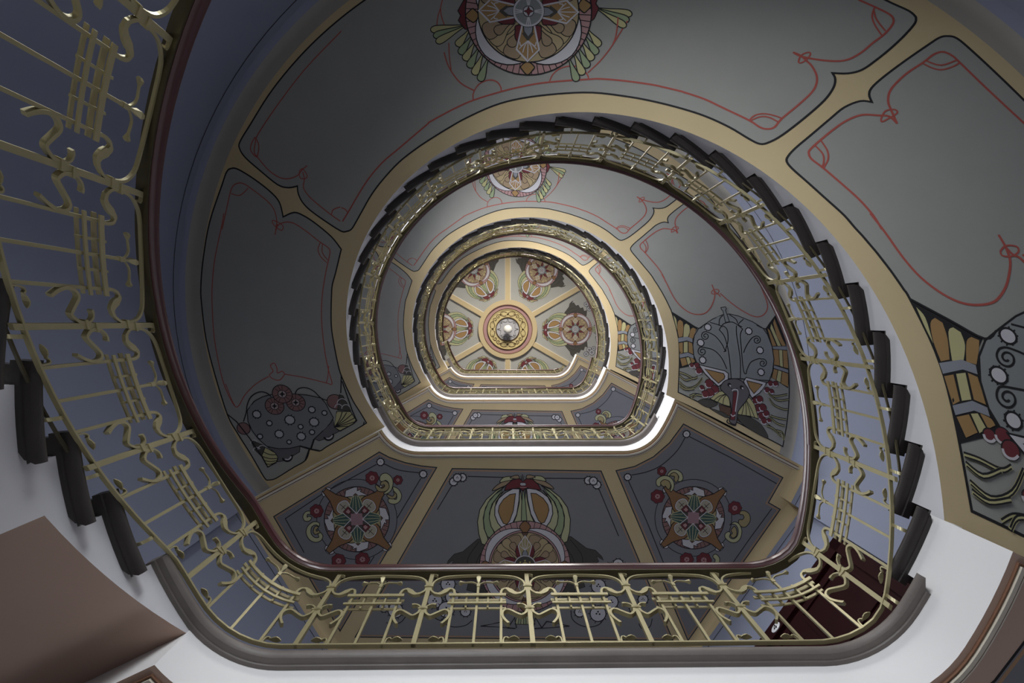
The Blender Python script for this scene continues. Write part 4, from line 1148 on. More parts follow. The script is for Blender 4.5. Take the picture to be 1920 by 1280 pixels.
S k 6 0 -93 2023 -124 1935
S k 6 0 -39 2009 -57 1917
S k 6 0 17 2002 12 1909
S k 6 0 73 2003 81 1910
S k 6 0 128 2013 149 1922
S k 6 0 182 2029 215 1942
S k 6 0 233 2054 278 1972
S k 6 0 281 2085 336 2010
S k 6 0 323 2122 389 2057
S k 6 0 360 2165 434 2110
S k 6 0 391 2213 472 2168
S k 6 0 415 2265 501 2232
S k 6 0 432 2320 522 2299
S k 6 0 440 2376 533 2368
F w 8 0 440 2369 458 2416 469 2466 472 2519 468 2572 455 2625 433 2676 404 2721 364 2759 318 2789 269 2811 218 2825 166 2830 115 2828 66 2818 66 2809 118 2802 169 2788 218 2768 264 2740 305 2707 342 2669 373 2626 398 2579 417 2529 429 2477 434 2423 432 2370
F w 8 0 10 2817 -39 2827 -90 2829 -142 2822 -193 2808 -242 2785 -287 2755 -327 2717 -357 2671 -378 2620 -391 2567 -396 2514 -392 2461 -381 2411 -363 2364 -355 2365 -357 2419 -352 2472 -340 2524 -321 2574 -296 2621 -265 2665 -228 2704 -187 2737 -142 2765 -93 2787 -42 2801 11 2809
F w 8 0 -363 2450 -381 2403 -392 2352 -395 2300 -390 2247 -377 2194 -356 2144 -326 2099 -287 2061 -241 2031 -192 2009 -141 1996 -90 1990 -39 1993 10 2003 10 2011 -42 2018 -93 2032 -142 2053 -187 2080 -228 2113 -265 2151 -296 2194 -321 2241 -340 2290 -352 2342 -357 2395 -355 2449
F w 8 0 66 2003 115 1993 165 1991 217 1998 268 2012 317 2034 362 2064 402 2102 432 2148 454 2199 467 2251 472 2305 469 2357 458 2407 440 2454 432 2453 434 2400 428 2347 416 2294 397 2244 372 2197 341 2154 304 2115 263 2082 217 2054 168 2033 118 2019 65 2011
F x 8 1 391 2411 435 2369 479 2353 533 2412 480 2471 435 2454
F x 8 1 38 2766 80 2811 96 2857 38 2911 -20 2856 -4 2811
F x 8 1 -314 2407 -358 2449 -403 2465 -456 2406 -403 2348 -358 2365
F x 8 1 38 2054 -4 2009 -20 1964 38 1910 96 1964 79 2009
F t 8 0 411 2411 409 2451 403 2490 393 2528 379 2565 362 2600 340 2633 316 2664 288 2692 258 2716 225 2738 190 2755 154 2769 116 2779 77 2785 38 2787 -1 2785 -39 2778 -77 2768 -114 2753 -148 2735 -181 2713 -212 2688 -239 2660 -264 2629 -285 2596 -303 2561 -317 2524 -327 2486 -333 2447 -335 2407 -333 2368 -326 2329 -316 2291 -302 2254 -285 2219 -263 2186 -239 2156 -211 2128 -181 2103 -148 2082 -114 2065 -77 2051 -40 2041 -1 2035 38 2033 77 2035 115 2041 153 2052 189 2066 224 2084 257 2106 287 2131 315 2159 339 2189 361 2223 379 2258 393 2295 403 2333 409 2372
F n 5 0 407 2372 407 2451 349 2411
F n 5 0 327 2647 272 2703 258 2633
F n 5 0 77 2783 -1 2783 38 2724
F n 5 0 -195 2700 -250 2644 -182 2631
F n 5 0 -331 2446 -331 2368 -273 2408
F n 5 0 -250 2172 -195 2117 -182 2186
F n 5 0 -1 2037 76 2037 38 2095
F n 5 0 271 2119 326 2175 258 2188
F T 6 1 143 2453 243 2466 334 2453 380 2482 373 2548 332 2600 280 2589 224 2515
F T 6 1 80 2516 141 2598 214 2655 226 2708 173 2749 108 2755 80 2709 93 2617
F t 6 1 127 2480 219 2531 306 2561 345 2599 331 2642 293 2666 247 2638 198 2558
F t 6 1 108 2500 184 2572 263 2622 291 2669 267 2707 224 2721 187 2682 158 2593
F T 6 1 154 2478 218 2499 277 2508 300 2529 297 2562 270 2581 241 2571 204 2523
F T 6 1 105 2527 150 2578 197 2616 207 2645 188 2672 155 2675 135 2652 126 2592
F T 6 1 -4 2515 -17 2616 -3 2709 -31 2754 -97 2747 -149 2706 -138 2653 -65 2597
F T 6 1 -67 2452 -148 2512 -204 2586 -256 2597 -296 2544 -303 2478 -258 2450 -167 2464
F t 6 1 -32 2499 -81 2591 -111 2680 -148 2719 -190 2704 -214 2666 -186 2620 -108 2570
F t 6 1 -51 2479 -122 2556 -171 2635 -217 2663 -254 2639 -268 2596 -230 2558 -142 2529
F T 6 1 -29 2526 -50 2591 -58 2650 -78 2673 -111 2670 -130 2643 -121 2614 -74 2576
F T 6 1 -78 2476 -128 2521 -165 2569 -194 2578 -221 2559 -224 2526 -201 2506 -142 2497
F T 6 1 -67 2366 -167 2353 -258 2366 -303 2337 -296 2271 -255 2219 -204 2231 -148 2304
F T 6 1 -5 2303 -65 2221 -138 2164 -149 2112 -97 2071 -32 2064 -4 2110 -17 2202
F t 6 1 -51 2338 -142 2288 -230 2258 -268 2220 -254 2177 -216 2153 -171 2182 -121 2261
F t 6 1 -32 2319 -108 2247 -186 2197 -214 2151 -190 2113 -148 2099 -111 2138 -81 2226
F T 6 1 -78 2341 -142 2320 -201 2310 -223 2290 -221 2257 -194 2238 -165 2248 -128 2295
F T 6 1 -29 2292 -74 2241 -121 2203 -130 2174 -111 2147 -79 2144 -59 2168 -50 2227
F T 6 1 80 2303 93 2202 79 2111 107 2065 173 2072 225 2114 213 2166 141 2222
F T 6 1 143 2367 223 2306 279 2233 331 2222 372 2275 379 2341 334 2369 243 2355
F t 6 1 108 2319 157 2228 186 2139 224 2101 266 2115 290 2153 262 2199 184 2249
F t 6 1 127 2339 197 2262 247 2184 292 2156 330 2180 344 2223 306 2261 218 2290
F T 6 1 105 2292 125 2228 134 2169 154 2146 187 2149 206 2176 196 2205 150 2242
F T 6 1 154 2342 204 2297 241 2250 269 2240 297 2260 300 2293 277 2313 218 2322
F m 6 1 138 2336 216 2306 290 2357 290 2465 217 2515 138 2483
F c 0 0 135 2374 263 2337 373 2411 264 2485 135 2446
F s 6 0 135 2374 190 2383 229 2410 190 2437 135 2446
S w 6 1 213 2410 250 2368 263 2354
S w 6 1 213 2410 253 2389 314 2377
S w 6 1 213 2410 254 2411 358 2411
S w 6 1 213 2410 253 2432 314 2445
S w 6 1 213 2410 250 2453 263 2467
S w 9 0 138 2369 263 2337 373 2411 264 2485 138 2451
F m 6 1 111 2511 141 2591 92 2665 -15 2664 -65 2589 -35 2510
F c 0 0 73 2507 111 2638 38 2748 -35 2637 3 2507
F s 6 0 73 2507 65 2563 38 2602 11 2563 3 2507
S w 6 1 38 2587 80 2624 94 2637
S w 6 1 38 2587 59 2627 72 2689
S w 6 1 38 2587 38 2628 38 2733
S w 6 1 38 2587 17 2627 4 2689
S w 6 1 38 2587 -4 2624 -18 2637
S w 9 0 79 2511 111 2638 38 2748 -35 2637 -3 2511
F m 6 1 -62 2482 -140 2512 -214 2462 -214 2354 -140 2304 -62 2335
F c 0 0 -59 2444 -187 2482 -297 2407 -187 2334 -59 2373
F s 6 0 -59 2444 -114 2436 -153 2408 -114 2381 -59 2373
S w 6 1 -137 2408 -174 2451 -187 2465
S w 6 1 -137 2408 -177 2429 -238 2442
S w 6 1 -137 2408 -178 2408 -281 2407
S w 6 1 -137 2408 -177 2387 -238 2373
S w 6 1 -137 2408 -174 2366 -187 2351
S w 9 0 -62 2450 -187 2482 -297 2407 -187 2334 -62 2368
F m 6 1 -35 2308 -65 2228 -16 2155 91 2155 141 2230 111 2309
F c 0 0 3 2311 -35 2181 38 2071 111 2182 73 2312
F s 6 0 3 2311 11 2255 38 2217 65 2256 73 2312
S w 6 1 38 2232 -4 2195 -18 2182
S w 6 1 38 2232 17 2192 4 2130
S w 6 1 38 2232 38 2191 38 2087
S w 6 1 38 2232 59 2192 72 2131
S w 6 1 38 2232 80 2195 94 2182
S w 9 0 -3 2308 -35 2181 38 2071 111 2182 78 2308
F d 6 0 160 2410 158 2431 152 2452 143 2471 131 2489 116 2504 99 2516 80 2525 59 2531 38 2532 17 2530 -4 2525 -23 2515 -40 2503 -55 2488 -67 2470 -76 2451 -82 2430 -84 2409 -82 2387 -76 2367 -67 2347 -55 2330 -40 2315 -23 2303 -4 2294 17 2288 38 2286 59 2288 79 2294 99 2303 116 2316 131 2331 143 2348 152 2368 158 2389
S w 10 0 155 2410 154 2431 148 2451 140 2469 128 2486 114 2501 97 2513 78 2521 58 2526 38 2528 18 2526 -2 2521 -21 2512 -37 2500 -52 2485 -64 2468 -72 2449 -78 2429 -79 2409 -78 2388 -72 2368 -64 2349 -52 2332 -38 2318 -21 2306 -2 2298 17 2292 38 2291 58 2293 78 2298 97 2307 113 2319 128 2333 140 2351 148 2369 154 2389 155 2410
C u 0 0 38 2409 47
C u 0 0 110 2410 9
C u 0 0 89 2455 9
C u 0 0 38 2474 9
C u 0 0 -13 2455 9
C u 0 0 -34 2409 9
C u 0 0 -13 2363 9
C u 0 0 38 2345 9
C u 0 0 89 2364 9''',
 'flower_frame':'''S K 10 0 -585 1420 -155 1434
S K 10 0 255 1443 686 1449
S K 10 0 -759 1524 -914 1782
S K 10 0 841 1561 1060 2082
S k 8 0 -599 1432 -587 1432
S k 8 0 -607 1457 -597 1465
S k 8 0 -628 1473 -625 1485
S k 8 0 -655 1473 -659 1485
S k 8 0 -676 1457 -686 1464
S k 8 0 -685 1432 -697 1432
S k 8 0 -676 1406 -686 1399
S k 8 0 -655 1391 -658 1379
S k 8 0 -628 1391 -625 1379
S k 8 0 -607 1407 -597 1399
C w 11 0 -642 1432 43
C k 0 0 -650 1432 5
C k 0 0 -633 1434 5
C k 0 0 -642 1421 5
S k 8 0 -694 1478 -682 1478
S k 8 0 -702 1503 -692 1511
S k 8 0 -724 1519 -720 1531
S k 8 0 -750 1519 -754 1531
S k 8 0 -772 1503 -781 1510
S k 8 0 -780 1478 -792 1478
S k 8 0 -772 1452 -781 1445
S k 8 0 -750 1437 -754 1425
S k 8 0 -723 1437 -720 1425
S k 8 0 -702 1453 -692 1445
C w 11 0 -737 1478 43
C k 0 0 -745 1478 5
C k 0 0 -728 1480 5
C k 0 0 -737 1467 5
S k 8 0 -653 1435 -641 1435
S k 8 0 -661 1460 -651 1467
S k 8 0 -683 1476 -679 1488
S k 8 0 -709 1476 -713 1487
S k 8 0 -731 1460 -740 1467
S k 8 0 -739 1435 -751 1435
S k 8 0 -730 1409 -740 1402
S k 8 0 -709 1394 -713 1382
S k 8 0 -682 1394 -679 1382
S k 8 0 -661 1409 -651 1402
C w 11 0 -696 1435 43
C k 0 0 -704 1435 5
C k 0 0 -687 1437 5
C k 0 0 -696 1424 5
S k 8 0 771 1470 783 1470
S k 8 0 763 1496 773 1503
S k 8 0 741 1511 745 1523
S k 8 0 714 1511 711 1523
S k 8 0 693 1495 683 1502
S k 8 0 684 1470 672 1470
S k 8 0 693 1444 683 1437
S k 8 0 714 1429 710 1417
S k 8 0 741 1429 745 1417
S k 8 0 763 1445 772 1437
C w 11 0 728 1470 43
C k 0 0 719 1470 5
C k 0 0 736 1472 5
C k 0 0 728 1459 5
S k 8 0 864 1518 876 1518
S k 8 0 856 1544 865 1551
S k 8 0 834 1559 838 1571
S k 8 0 807 1559 804 1571
S k 8 0 786 1543 776 1550
S k 8 0 777 1518 765 1518
S k 8 0 785 1492 776 1485
S k 8 0 807 1476 803 1465
S k 8 0 834 1477 837 1465
S k 8 0 855 1492 865 1485
C w 11 0 820 1518 43
C k 0 0 812 1518 5
C k 0 0 829 1520 5
C k 0 0 820 1507 5
S k 8 0 824 1476 836 1477
S k 8 0 816 1502 826 1509
S k 8 0 795 1518 798 1529
S k 8 0 768 1518 764 1529
S k 8 0 746 1502 737 1509
S k 8 0 738 1476 726 1476
S k 8 0 746 1451 736 1443
S k 8 0 768 1435 764 1423
S k 8 0 794 1435 798 1423
S k 8 0 816 1451 826 1444
C w 11 0 781 1476 43
C k 0 0 773 1476 5
C k 0 0 790 1479 5
C k 0 0 781 1465 5
S k 8 0 -724 2601 -702 2601
S k 8 0 -739 2646 -721 2659
S k 8 0 -777 2675 -771 2695
S k 8 0 -825 2674 -832 2695
S k 8 0 -863 2646 -881 2658
S k 8 0 -878 2600 -899 2600
S k 8 0 -863 2554 -880 2541
S k 8 0 -824 2526 -831 2505
S k 8 0 -777 2526 -770 2505
S k 8 0 -738 2555 -721 2542
C w 11 0 -801 2600 78
C k 0 0 -816 2600 9
C k 0 0 -785 2604 9
C k 0 0 -801 2581 9
S k 8 0 -865 2784 -842 2784
S k 8 0 -881 2832 -862 2846
S k 8 0 -922 2862 -915 2884
S k 8 0 -972 2862 -979 2884
S k 8 0 -1013 2831 -1031 2845
S k 8 0 -1028 2783 -1051 2782
S k 8 0 -1012 2734 -1031 2720
S k 8 0 -971 2704 -978 2682
S k 8 0 -921 2705 -914 2683
S k 8 0 -880 2735 -862 2721
C w 11 0 -946 2783 82
C k 0 0 -963 2783 9
C k 0 0 -930 2787 9
C k 0 0 -946 2762 9
S k 8 0 -683 2743 -663 2744
S k 8 0 -697 2787 -681 2799
S k 8 0 -734 2813 -727 2833
S k 8 0 -779 2813 -785 2832
S k 8 0 -815 2786 -831 2798
S k 8 0 -828 2743 -849 2742
S k 8 0 -814 2699 -831 2687
S k 8 0 -778 2673 -784 2653
S k 8 0 -733 2673 -727 2654
S k 8 0 -697 2700 -681 2688
C w 11 0 -756 2743 73
C k 0 0 -770 2743 8
C k 0 0 -741 2747 8
C k 0 0 -756 2725 8
S k 8 0 -734 2881 -709 2881
S k 8 0 -750 2933 -731 2947
S k 8 0 -793 2964 -786 2988
S k 8 0 -847 2964 -854 2987
S k 8 0 -890 2932 -909 2946
S k 8 0 -906 2880 -930 2880
S k 8 0 -889 2829 -909 2814
S k 8 0 -846 2797 -854 2774
S k 8 0 -793 2798 -785 2774
S k 8 0 -750 2830 -730 2815
C w 11 0 -820 2881 87
C k 0 0 -837 2881 10
C k 0 0 -803 2885 10
C k 0 0 -820 2859 10
S k 8 0 -557 2906 -541 2906
S k 8 0 -567 2938 -555 2947
S k 8 0 -594 2958 -590 2973
S k 8 0 -628 2958 -633 2972
S k 8 0 -655 2937 -668 2946
S k 8 0 -666 2905 -681 2905
S k 8 0 -655 2872 -667 2863
S k 8 0 -628 2852 -632 2838
S k 8 0 -594 2853 -589 2838
S k 8 0 -567 2873 -555 2864
C w 11 0 -611 2905 55
C k 0 0 -622 2905 6
C k 0 0 -600 2908 6
C k 0 0 -611 2891 6
S k 8 0 -1291 2887 -1269 2887
S k 8 0 -1307 2935 -1289 2949
S k 8 0 -1348 2965 -1341 2987
S k 8 0 -1398 2965 -1406 2987
S k 8 0 -1439 2934 -1458 2948
S k 8 0 -1454 2886 -1477 2885
S k 8 0 -1438 2837 -1457 2823
S k 8 0 -1398 2807 -1404 2785
S k 8 0 -1347 2808 -1340 2786
S k 8 0 -1307 2838 -1288 2824
C w 11 0 -1373 2886 82
C k 0 0 -1389 2886 9
C k 0 0 -1357 2890 9
C k 0 0 -1373 2865 9
S k 8 0 -1445 2849 -1430 2849
S k 8 0 -1456 2881 -1443 2890
S k 8 0 -1483 2901 -1478 2916
S k 8 0 -1516 2901 -1521 2916
S k 8 0 -1543 2881 -1556 2890
S k 8 0 -1554 2848 -1569 2848
S k 8 0 -1543 2816 -1555 2807
S k 8 0 -1516 2796 -1520 2781
S k 8 0 -1482 2796 -1477 2782
S k 8 0 -1455 2816 -1443 2807
C w 11 0 -1499 2849 55
C k 0 0 -1510 2848 6
C k 0 0 -1488 2851 6
C k 0 0 -1499 2835 6
S K 10 1 -875 2982 -820 3047 -730 3075 -611 3057 -539 3003
S K 10 1 -947 2972 -875 3000 -829 2927
S K 10 1 -1473 3024 -1328 3025 -1255 2942
S k 8 0 1111 2391 1127 2391
S k 8 0 1101 2424 1113 2434
S k 8 0 1072 2445 1077 2460
S k 8 0 1037 2444 1033 2460
S k 8 0 1009 2424 996 2433
S k 8 0 998 2390 982 2390
S k 8 0 1009 2356 996 2347
S k 8 0 1037 2336 1032 2321
S k 8 0 1072 2336 1077 2321
S k 8 0 1100 2357 1113 2348
C w 11 0 1055 2390 57
C k 0 0 1043 2390 6
C k 0 0 1066 2393 6
C k 0 0 1055 2376 6
S k 8 0 1018 2432 1034 2432
S k 8 0 1008 2464 1021 2473
S k 8 0 981 2484 986 2499
S k 8 0 947 2484 942 2498
S k 8 0 919 2463 907 2472
S k 8 0 909 2431 893 2431
S k 8 0 919 2398 907 2389
S k 8 0 946 2379 942 2364
S k 8 0 980 2379 985 2364
S k 8 0 1008 2399 1020 2390
C w 11 0 964 2431 55
C k 0 0 953 2431 6
C k 0 0 975 2434 6
C k 0 0 964 2417 6
S k 8 0 919 2634 941 2634
S k 8 0 904 2680 922 2693
S k 8 0 866 2708 872 2729
S k 8 0 818 2708 811 2729
S k 8 0 779 2679 761 2692
S k 8 0 764 2633 742 2633
S k 8 0 778 2587 761 2574
S k 8 0 817 2559 810 2538
S k 8 0 865 2559 872 2538
S k 8 0 904 2588 921 2575
C w 11 0 841 2633 78
C k 0 0 826 2633 9
C k 0 0 857 2637 9
C k 0 0 841 2614 9
S k 8 0 1057 2810 1077 2810
S k 8 0 1043 2854 1060 2866
S k 8 0 1007 2880 1013 2900
S k 8 0 961 2880 955 2900
S k 8 0 925 2853 908 2865
S k 8 0 911 2809 890 2809
S k 8 0 924 2766 908 2754
S k 8 0 961 2739 954 2719
S k 8 0 1006 2740 1012 2720
S k 8 0 1043 2767 1059 2755
C w 11 0 984 2810 74
C k 0 0 969 2810 8
C k 0 0 998 2813 8
C k 0 0 984 2791 8
S k 8 0 692 2919 707 2919
S k 8 0 681 2951 694 2960
S k 8 0 654 2971 659 2986
S k 8 0 620 2971 615 2986
S k 8 0 593 2951 580 2960
S k 8 0 582 2918 567 2918
S k 8 0 592 2885 580 2876
S k 8 0 620 2865 615 2851
S k 8 0 654 2866 658 2851
S k 8 0 681 2886 694 2877
C w 11 0 637 2918 55
C k 0 0 626 2918 6
C k 0 0 648 2921 6
C k 0 0 637 2904 6
S k 8 0 925 2939 949 2939
S k 8 0 909 2990 928 3005
S k 8 0 865 3022 873 3045
S k 8 0 812 3022 804 3045
S k 8 0 768 2989 748 3004
S k 8 0 751 2938 727 2937
S k 8 0 768 2886 748 2871
S k 8 0 811 2854 803 2831
S k 8 0 864 2855 872 2831
S k 8 0 908 2887 928 2873
C w 11 0 838 2938 87
C k 0 0 821 2938 10
C k 0 0 855 2943 10
C k 0 0 838 2916 10
S k 8 0 1295 2886 1311 2886
S k 8 0 1285 2918 1297 2928
S k 8 0 1258 2938 1262 2953
S k 8 0 1224 2938 1219 2953
S k 8 0 1196 2918 1184 2927
S k 8 0 1185 2885 1170 2885
S k 8 0 1196 2852 1183 2843
S k 8 0 1223 2832 1218 2818
S k 8 0 1257 2833 1262 2818
S k 8 0 1285 2853 1297 2844
C w 11 0 1240 2885 55
C k 0 0 1229 2885 6
C k 0 0 1251 2888 6
C k 0 0 1240 2872 6
S k 8 0 1386 2785 1402 2785
S k 8 0 1376 2817 1388 2826
S k 8 0 1349 2837 1353 2852
S k 8 0 1315 2837 1310 2852
S k 8 0 1287 2817 1275 2826
S k 8 0 1276 2784 1261 2784
S k 8 0 1287 2751 1274 2742
S k 8 0 1314 2731 1309 2717
S k 8 0 1348 2732 1352 2717
S k 8 0 1375 2752 1388 2743
C w 11 0 1331 2784 55
C k 0 0 1320 2784 6
C k 0 0 1342 2787 6
C k 0 0 1331 2770 6
S K 10 1 541 2899 555 2992 628 3057 738 3086 848 3059 911 2985
S K 10 1 1287 3052 1324 3108 1407 3090 1433 2998
S K 10 1 1128 2368 1183 2432''',
 'red_top':'''S r 12 1 -1643 -1156 -1572 -1238 -1475 -1355 -1356 -1486 -1218 -1601 -1065 -1691 -906 -1785 -797 -1849
S r 12 1 -805 -1850 -720 -1880 -570 -1927 -430 -1960 -214 -1985 -33 -1993 133 -1986 392 -1954 483 -1938 629 -1894 784 -1838 866 -1801 967 -1752
S r 9 1 -430 -1960 -429 -2011 -392 -2064 -338 -2084 -284 -2081 -240 -2054 -218 -2016 -214 -1985
S r 9 1 133 -1986 157 -2036 205 -2068 269 -2074 324 -2057 370 -2018 393 -1980 398 -1953
S r 9 1 -425 -2031 -521 -2095 -586 -2174 -632 -2258 -658 -2348
S r 8 1 -604 -2211 -617 -2316 -620 -2410
S r 8 1 -642 -2515 -674 -2606 -682 -2675 -667 -2731
S r 8 1 -682 -2675 -706 -2611 -717 -2528
S r 9 1 393 -2001 470 -2065 538 -2143 592 -2224 630 -2283 653 -2320
S r 9 1 554 -2165 573 -2211 585 -2276 594 -2358
S r 12 1 967 -1751 1085 -1679 1196 -1590 1313 -1495 1363 -1442 1399 -1425 1438 -1432 1481 -1482 1576 -1561 1656 -1635 1691 -1692 1699 -1751 1682 -1815 1658 -1855 1629 -1896 1593 -1923
S r 12 1 1593 -1923 1633 -1889 1725 -1852 1817 -1831 1883 -1837 1954 -1876 2017 -1929 2079 -1975 2128 -2030 2142 -2070 2124 -2109 2055 -2167 1975 -2227
S r 9 1 1313 -1495 1344 -1524 1393 -1530 1447 -1510 1482 -1488
S r 9 1 1322 -1494 1372 -1512 1418 -1502 1461 -1466
S r 9 1 2055 -2167 2034 -2109 2041 -2047 2069 -1971
S r 9 1 2047 -2143 2054 -2081 2091 -1998
S r 9 1 1659 -1861 1628 -1845 1615 -1855 1634 -1896 1674 -1911 1683 -1894 1659 -1861
S r 9 1 -1522 -2628 -1872 -2376 -2167 -2108 -2362 -1906 -2397 -1836 -2416 -1763 -2388 -1718 -2298 -1610 -2203 -1547 -2118 -1532 -2029 -1553 -1971 -1601 -1924 -1628
S r 9 1 -2391 -1886 -2365 -1819 -2384 -1747 -2404 -1726 -2448 -1780 -2432 -1837 -2391 -1886
S r 9 1 -1974 -1579 -1964 -1520 -1982 -1448 -1916 -1355 -1743 -1213
S r 8 1 -1970 -1608 -1934 -1548 -1963 -1523 -2005 -1537 -2003 -1588 -1970 -1608
S r 9 1 -1743 -1213 -1720 -1257 -1649 -1276
S r 9 1 -1743 -1213 -1664 -1158
S r 9 1 -1641 -1270 -1606 -1255 -1585 -1228''',
 'red_right':'''S r 12 1 2683 -1353 2545 -1573 2437 -1753 2404 -1803 2363 -1830 2315 -1818 2253 -1771 2161 -1710 2087 -1641 2052 -1591 2038 -1534 2043 -1487 2059 -1393
S r 12 1 2059 -1393 2027 -1442 1974 -1453 1894 -1464 1817 -1438 1746 -1392 1662 -1324 1598 -1266 1587 -1237 1596 -1202 1640 -1146 1710 -1044 1777 -941 1824 -842 1847 -757
S r 9 1 2252 -1765 2293 -1732 2336 -1716 2392 -1728 2437 -1753
S r 9 1 2269 -1781 2340 -1745 2427 -1772
S r 9 1 1661 -1318 1682 -1252 1676 -1195 1645 -1145
S r 9 1 1625 -1292 1656 -1231 1650 -1174 1637 -1152
S r 9 1 1985 -1434 2015 -1478 2061 -1483 2071 -1461 2025 -1431 1985 -1411 1985 -1434
S r 12 1 1814 -852 1859 -735 1907 -592 1961 -484 2038 -399 2118 -352 2201 -343 2276 -361 2337 -416 2379 -481 2414 -567 2415 -644 2400 -714
S r 9 1 2383 -625 2418 -654 2468 -649 2468 -619 2427 -596 2385 -601 2383 -625
S r 12 1 2415 -644 2438 -605 2464 -590 2482 -561
S r 12 1 2485 -605 2594 -491 2735 -379 2866 -316 2962 -332 3027 -411 3031 -507 2990 -668
S r 12 1 2683 -1353 2730 -1273 2775 -1191 2817 -1107 2857 -1022 2894 -935 2929 -847 2961 -758 2990 -668''',
 'red_left':'''S r 9 1 -2832 -1119 -2729 -1368 -2688 -1459 -2646 -1504 -2574 -1514 -2494 -1468 -2353 -1357 -2295 -1279 -2282 -1186 -2309 -1093 -2278 -1155
S r 8 1 -2693 -1429 -2608 -1411 -2520 -1469
S r 9 1 -2320 -1061 -2281 -1139 -2206 -1168 -2119 -1157 -2007 -1085 -1897 -996 -1817 -940 -1803 -893 -1866 -734 -1937 -520 -1977 -332 -1997 -155 -2006 65 -1999 256 -1987 393 -2046 382 -2254 322 -2447 285
S r 8 1 -2284 -1178 -2228 -1137 -2252 -1099 -2315 -1147 -2326 -1186 -2284 -1178
S r 8 1 -1881 -988 -1916 -927 -1900 -863 -1846 -806
S r 8 1 -1865 -972 -1877 -894 -1834 -830
S r 8 1 -1991 198 -2017 314 -2042 382
S r 9 1 -2613 309 -2751 386 -2878 501 -2980 637 -3031 558 -3075 383 -3091 156 -3088 -119 -3056 -403 -3019 -609 -2948 -860 -2824 -1166 -2791 -1260
S r 8 1 -3057 384 -3028 539 -3004 617
S r 9 1 -2447 285 -2511 349 -2580 329 -2601 290 -2559 252 -2576 195 -2536 167 -2516 215 -2517 272 -2468 253 -2447 285''',
}
# ------------------------------------------------------------------ materials
def srgb(*c): return tuple((x/12.92 if x <= .04045 else ((x+.055)/1.055)**2.4) for x in [v/255 for v in c])
def mat(name, col, rough=.7, metal=0, noise=.08, scale=6, bump=0, spec=.5, emit=0, coat=0):
    m = bpy.data.materials.new(name); m.use_nodes = True
    nt = m.node_tree; b = nt.nodes['Principled BSDF']
    b.inputs['Roughness'].default_value = rough; b.inputs['Metallic'].default_value = metal
    b.inputs['Specular IOR Level'].default_value = spec; b.inputs['Coat Weight'].default_value = coat
    b.inputs['Coat Roughness'].default_value = .12
    c = (*col, 1)
    if noise or bump:
        tc = nt.nodes.new('ShaderNodeTexCoord'); n = nt.nodes.new('ShaderNodeTexNoise')
        n.inputs['Scale'].default_value = scale; n.inputs['Detail'].default_value = 6
        nt.links.new(tc.outputs['Object'], n.inputs['Vector'])
        mx = nt.nodes.new('ShaderNodeMix'); mx.data_type = 'RGBA'
        mx.inputs[6].default_value = tuple(x*(1-noise) for x in col)+(1,); mx.inputs[7].default_value = tuple(min(1, x*(1+noise)) for x in col)+(1,)
        nt.links.new(n.outputs['Fac'], mx.inputs[0]); nt.links.new(mx.outputs[2], b.inputs['Base Color'])
        if bump:
            bp = nt.nodes.new('ShaderNodeBump'); bp.inputs['Strength'].default_value = bump; bp.inputs['Distance'].default_value = .01
            n2 = nt.nodes.new('ShaderNodeTexNoise'); n2.inputs['Scale'].default_value = scale*9; n2.inputs['Detail'].default_value = 5
            nt.links.new(tc.outputs['Object'], n2.inputs['Vector']); nt.links.new(n2.outputs['Fac'], bp.inputs['Height']); nt.links.new(bp.outputs['Normal'], b.inputs['Normal'])
    else: b.inputs['Base Color'].default_value = c
    if emit:
        b.inputs['Emission Color'].default_value = c; b.inputs['Emission Strength'].default_value = emit
    return m
M = {}
M['beige'] = mat('beige_distemper', (.60, .475, .272), .85, noise=.10, scale=1.7, bump=.06)
M['brown'] = mat('brown_pink_distemper', (.56, .40, .32), .85, noise=.08, scale=1.7, bump=.06)
M['margin'] = mat('drab_margin', (.37, .345, .30), .85, noise=.08, scale=1.7)
M['wall'] = mat('blue_grey_wall_paint', (.27, .292, .385), .8, noise=.05, scale=1.2, bump=.08)
M['white'] = mat('white_plaster', (.84, .825, .82), .8, noise=.04, scale=2, bump=.05)
M['string'] = mat('grey_white_string', (.62, .61, .63), .8, noise=.05, scale=2)  # white plaster darkened to stand for the dimmer light on the flights
M['stone'] = mat('brown_stained_tread', (.034, .028, .026), .5, noise=.35, scale=9, bump=.12)  # same material as the nosing, darkened for the shade on the treads
M['nosing'] = mat('worn_brown_nosing', (.16, .138, .125), .5, noise=.3, scale=7, bump=.1)  # same material as the treads, lightened for the light on the landing edge
M['inlay'] = mat('pale_linoleum', (.74, .70, .61), .6, noise=.1, scale=8)  # unseen pale tops added to bounce light up to the soffits
M['gold'] = mat('pale_gold_paint', (.37, .325, .18), .40, metal=.35, noise=.12, scale=14)
M['golddark'] = mat('old_gold_paint', (.065, .053, .026), .45, metal=.3, noise=.2, scale=20)
M['red'] = mat('red_brown_varnish', (.055, .009, .011), .42, noise=.25, scale=10, coat=.35)
M['doorwood'] = mat('dark_red_door_paint', (.022, .0035, .0045), .6, noise=.3, scale=5, spec=.1)
M['ceil'] = mat('grey_ceiling_paint', (.42, .415, .385), .8, noise=.06, scale=3)
M['floor'] = mat('terrazzo_floor', (.58, .54, .48), .5, noise=.3, scale=40)
M['gilt'] = mat('gilded_stucco', (.62, .50, .24), .5, noise=.15, scale=16)
M['bronze'] = mat('dark_bronze', (.12, .07, .03), .4, metal=.6)
M['globe'] = mat('opal_glass', (.90, .88, .82), .9, noise=0, spec=.1)
M['frame'] = mat('window_frame_paint', (.6, .6, .58), .5)
M['pane'] = mat('sky_lit_pane', (.75, .83, .95), .3, noise=0, emit=1.2)  # glow for the added windows and the added glazed door
M['enamel'] = mat('white_enamel', (.85, .85, .86), .3, noise=0)
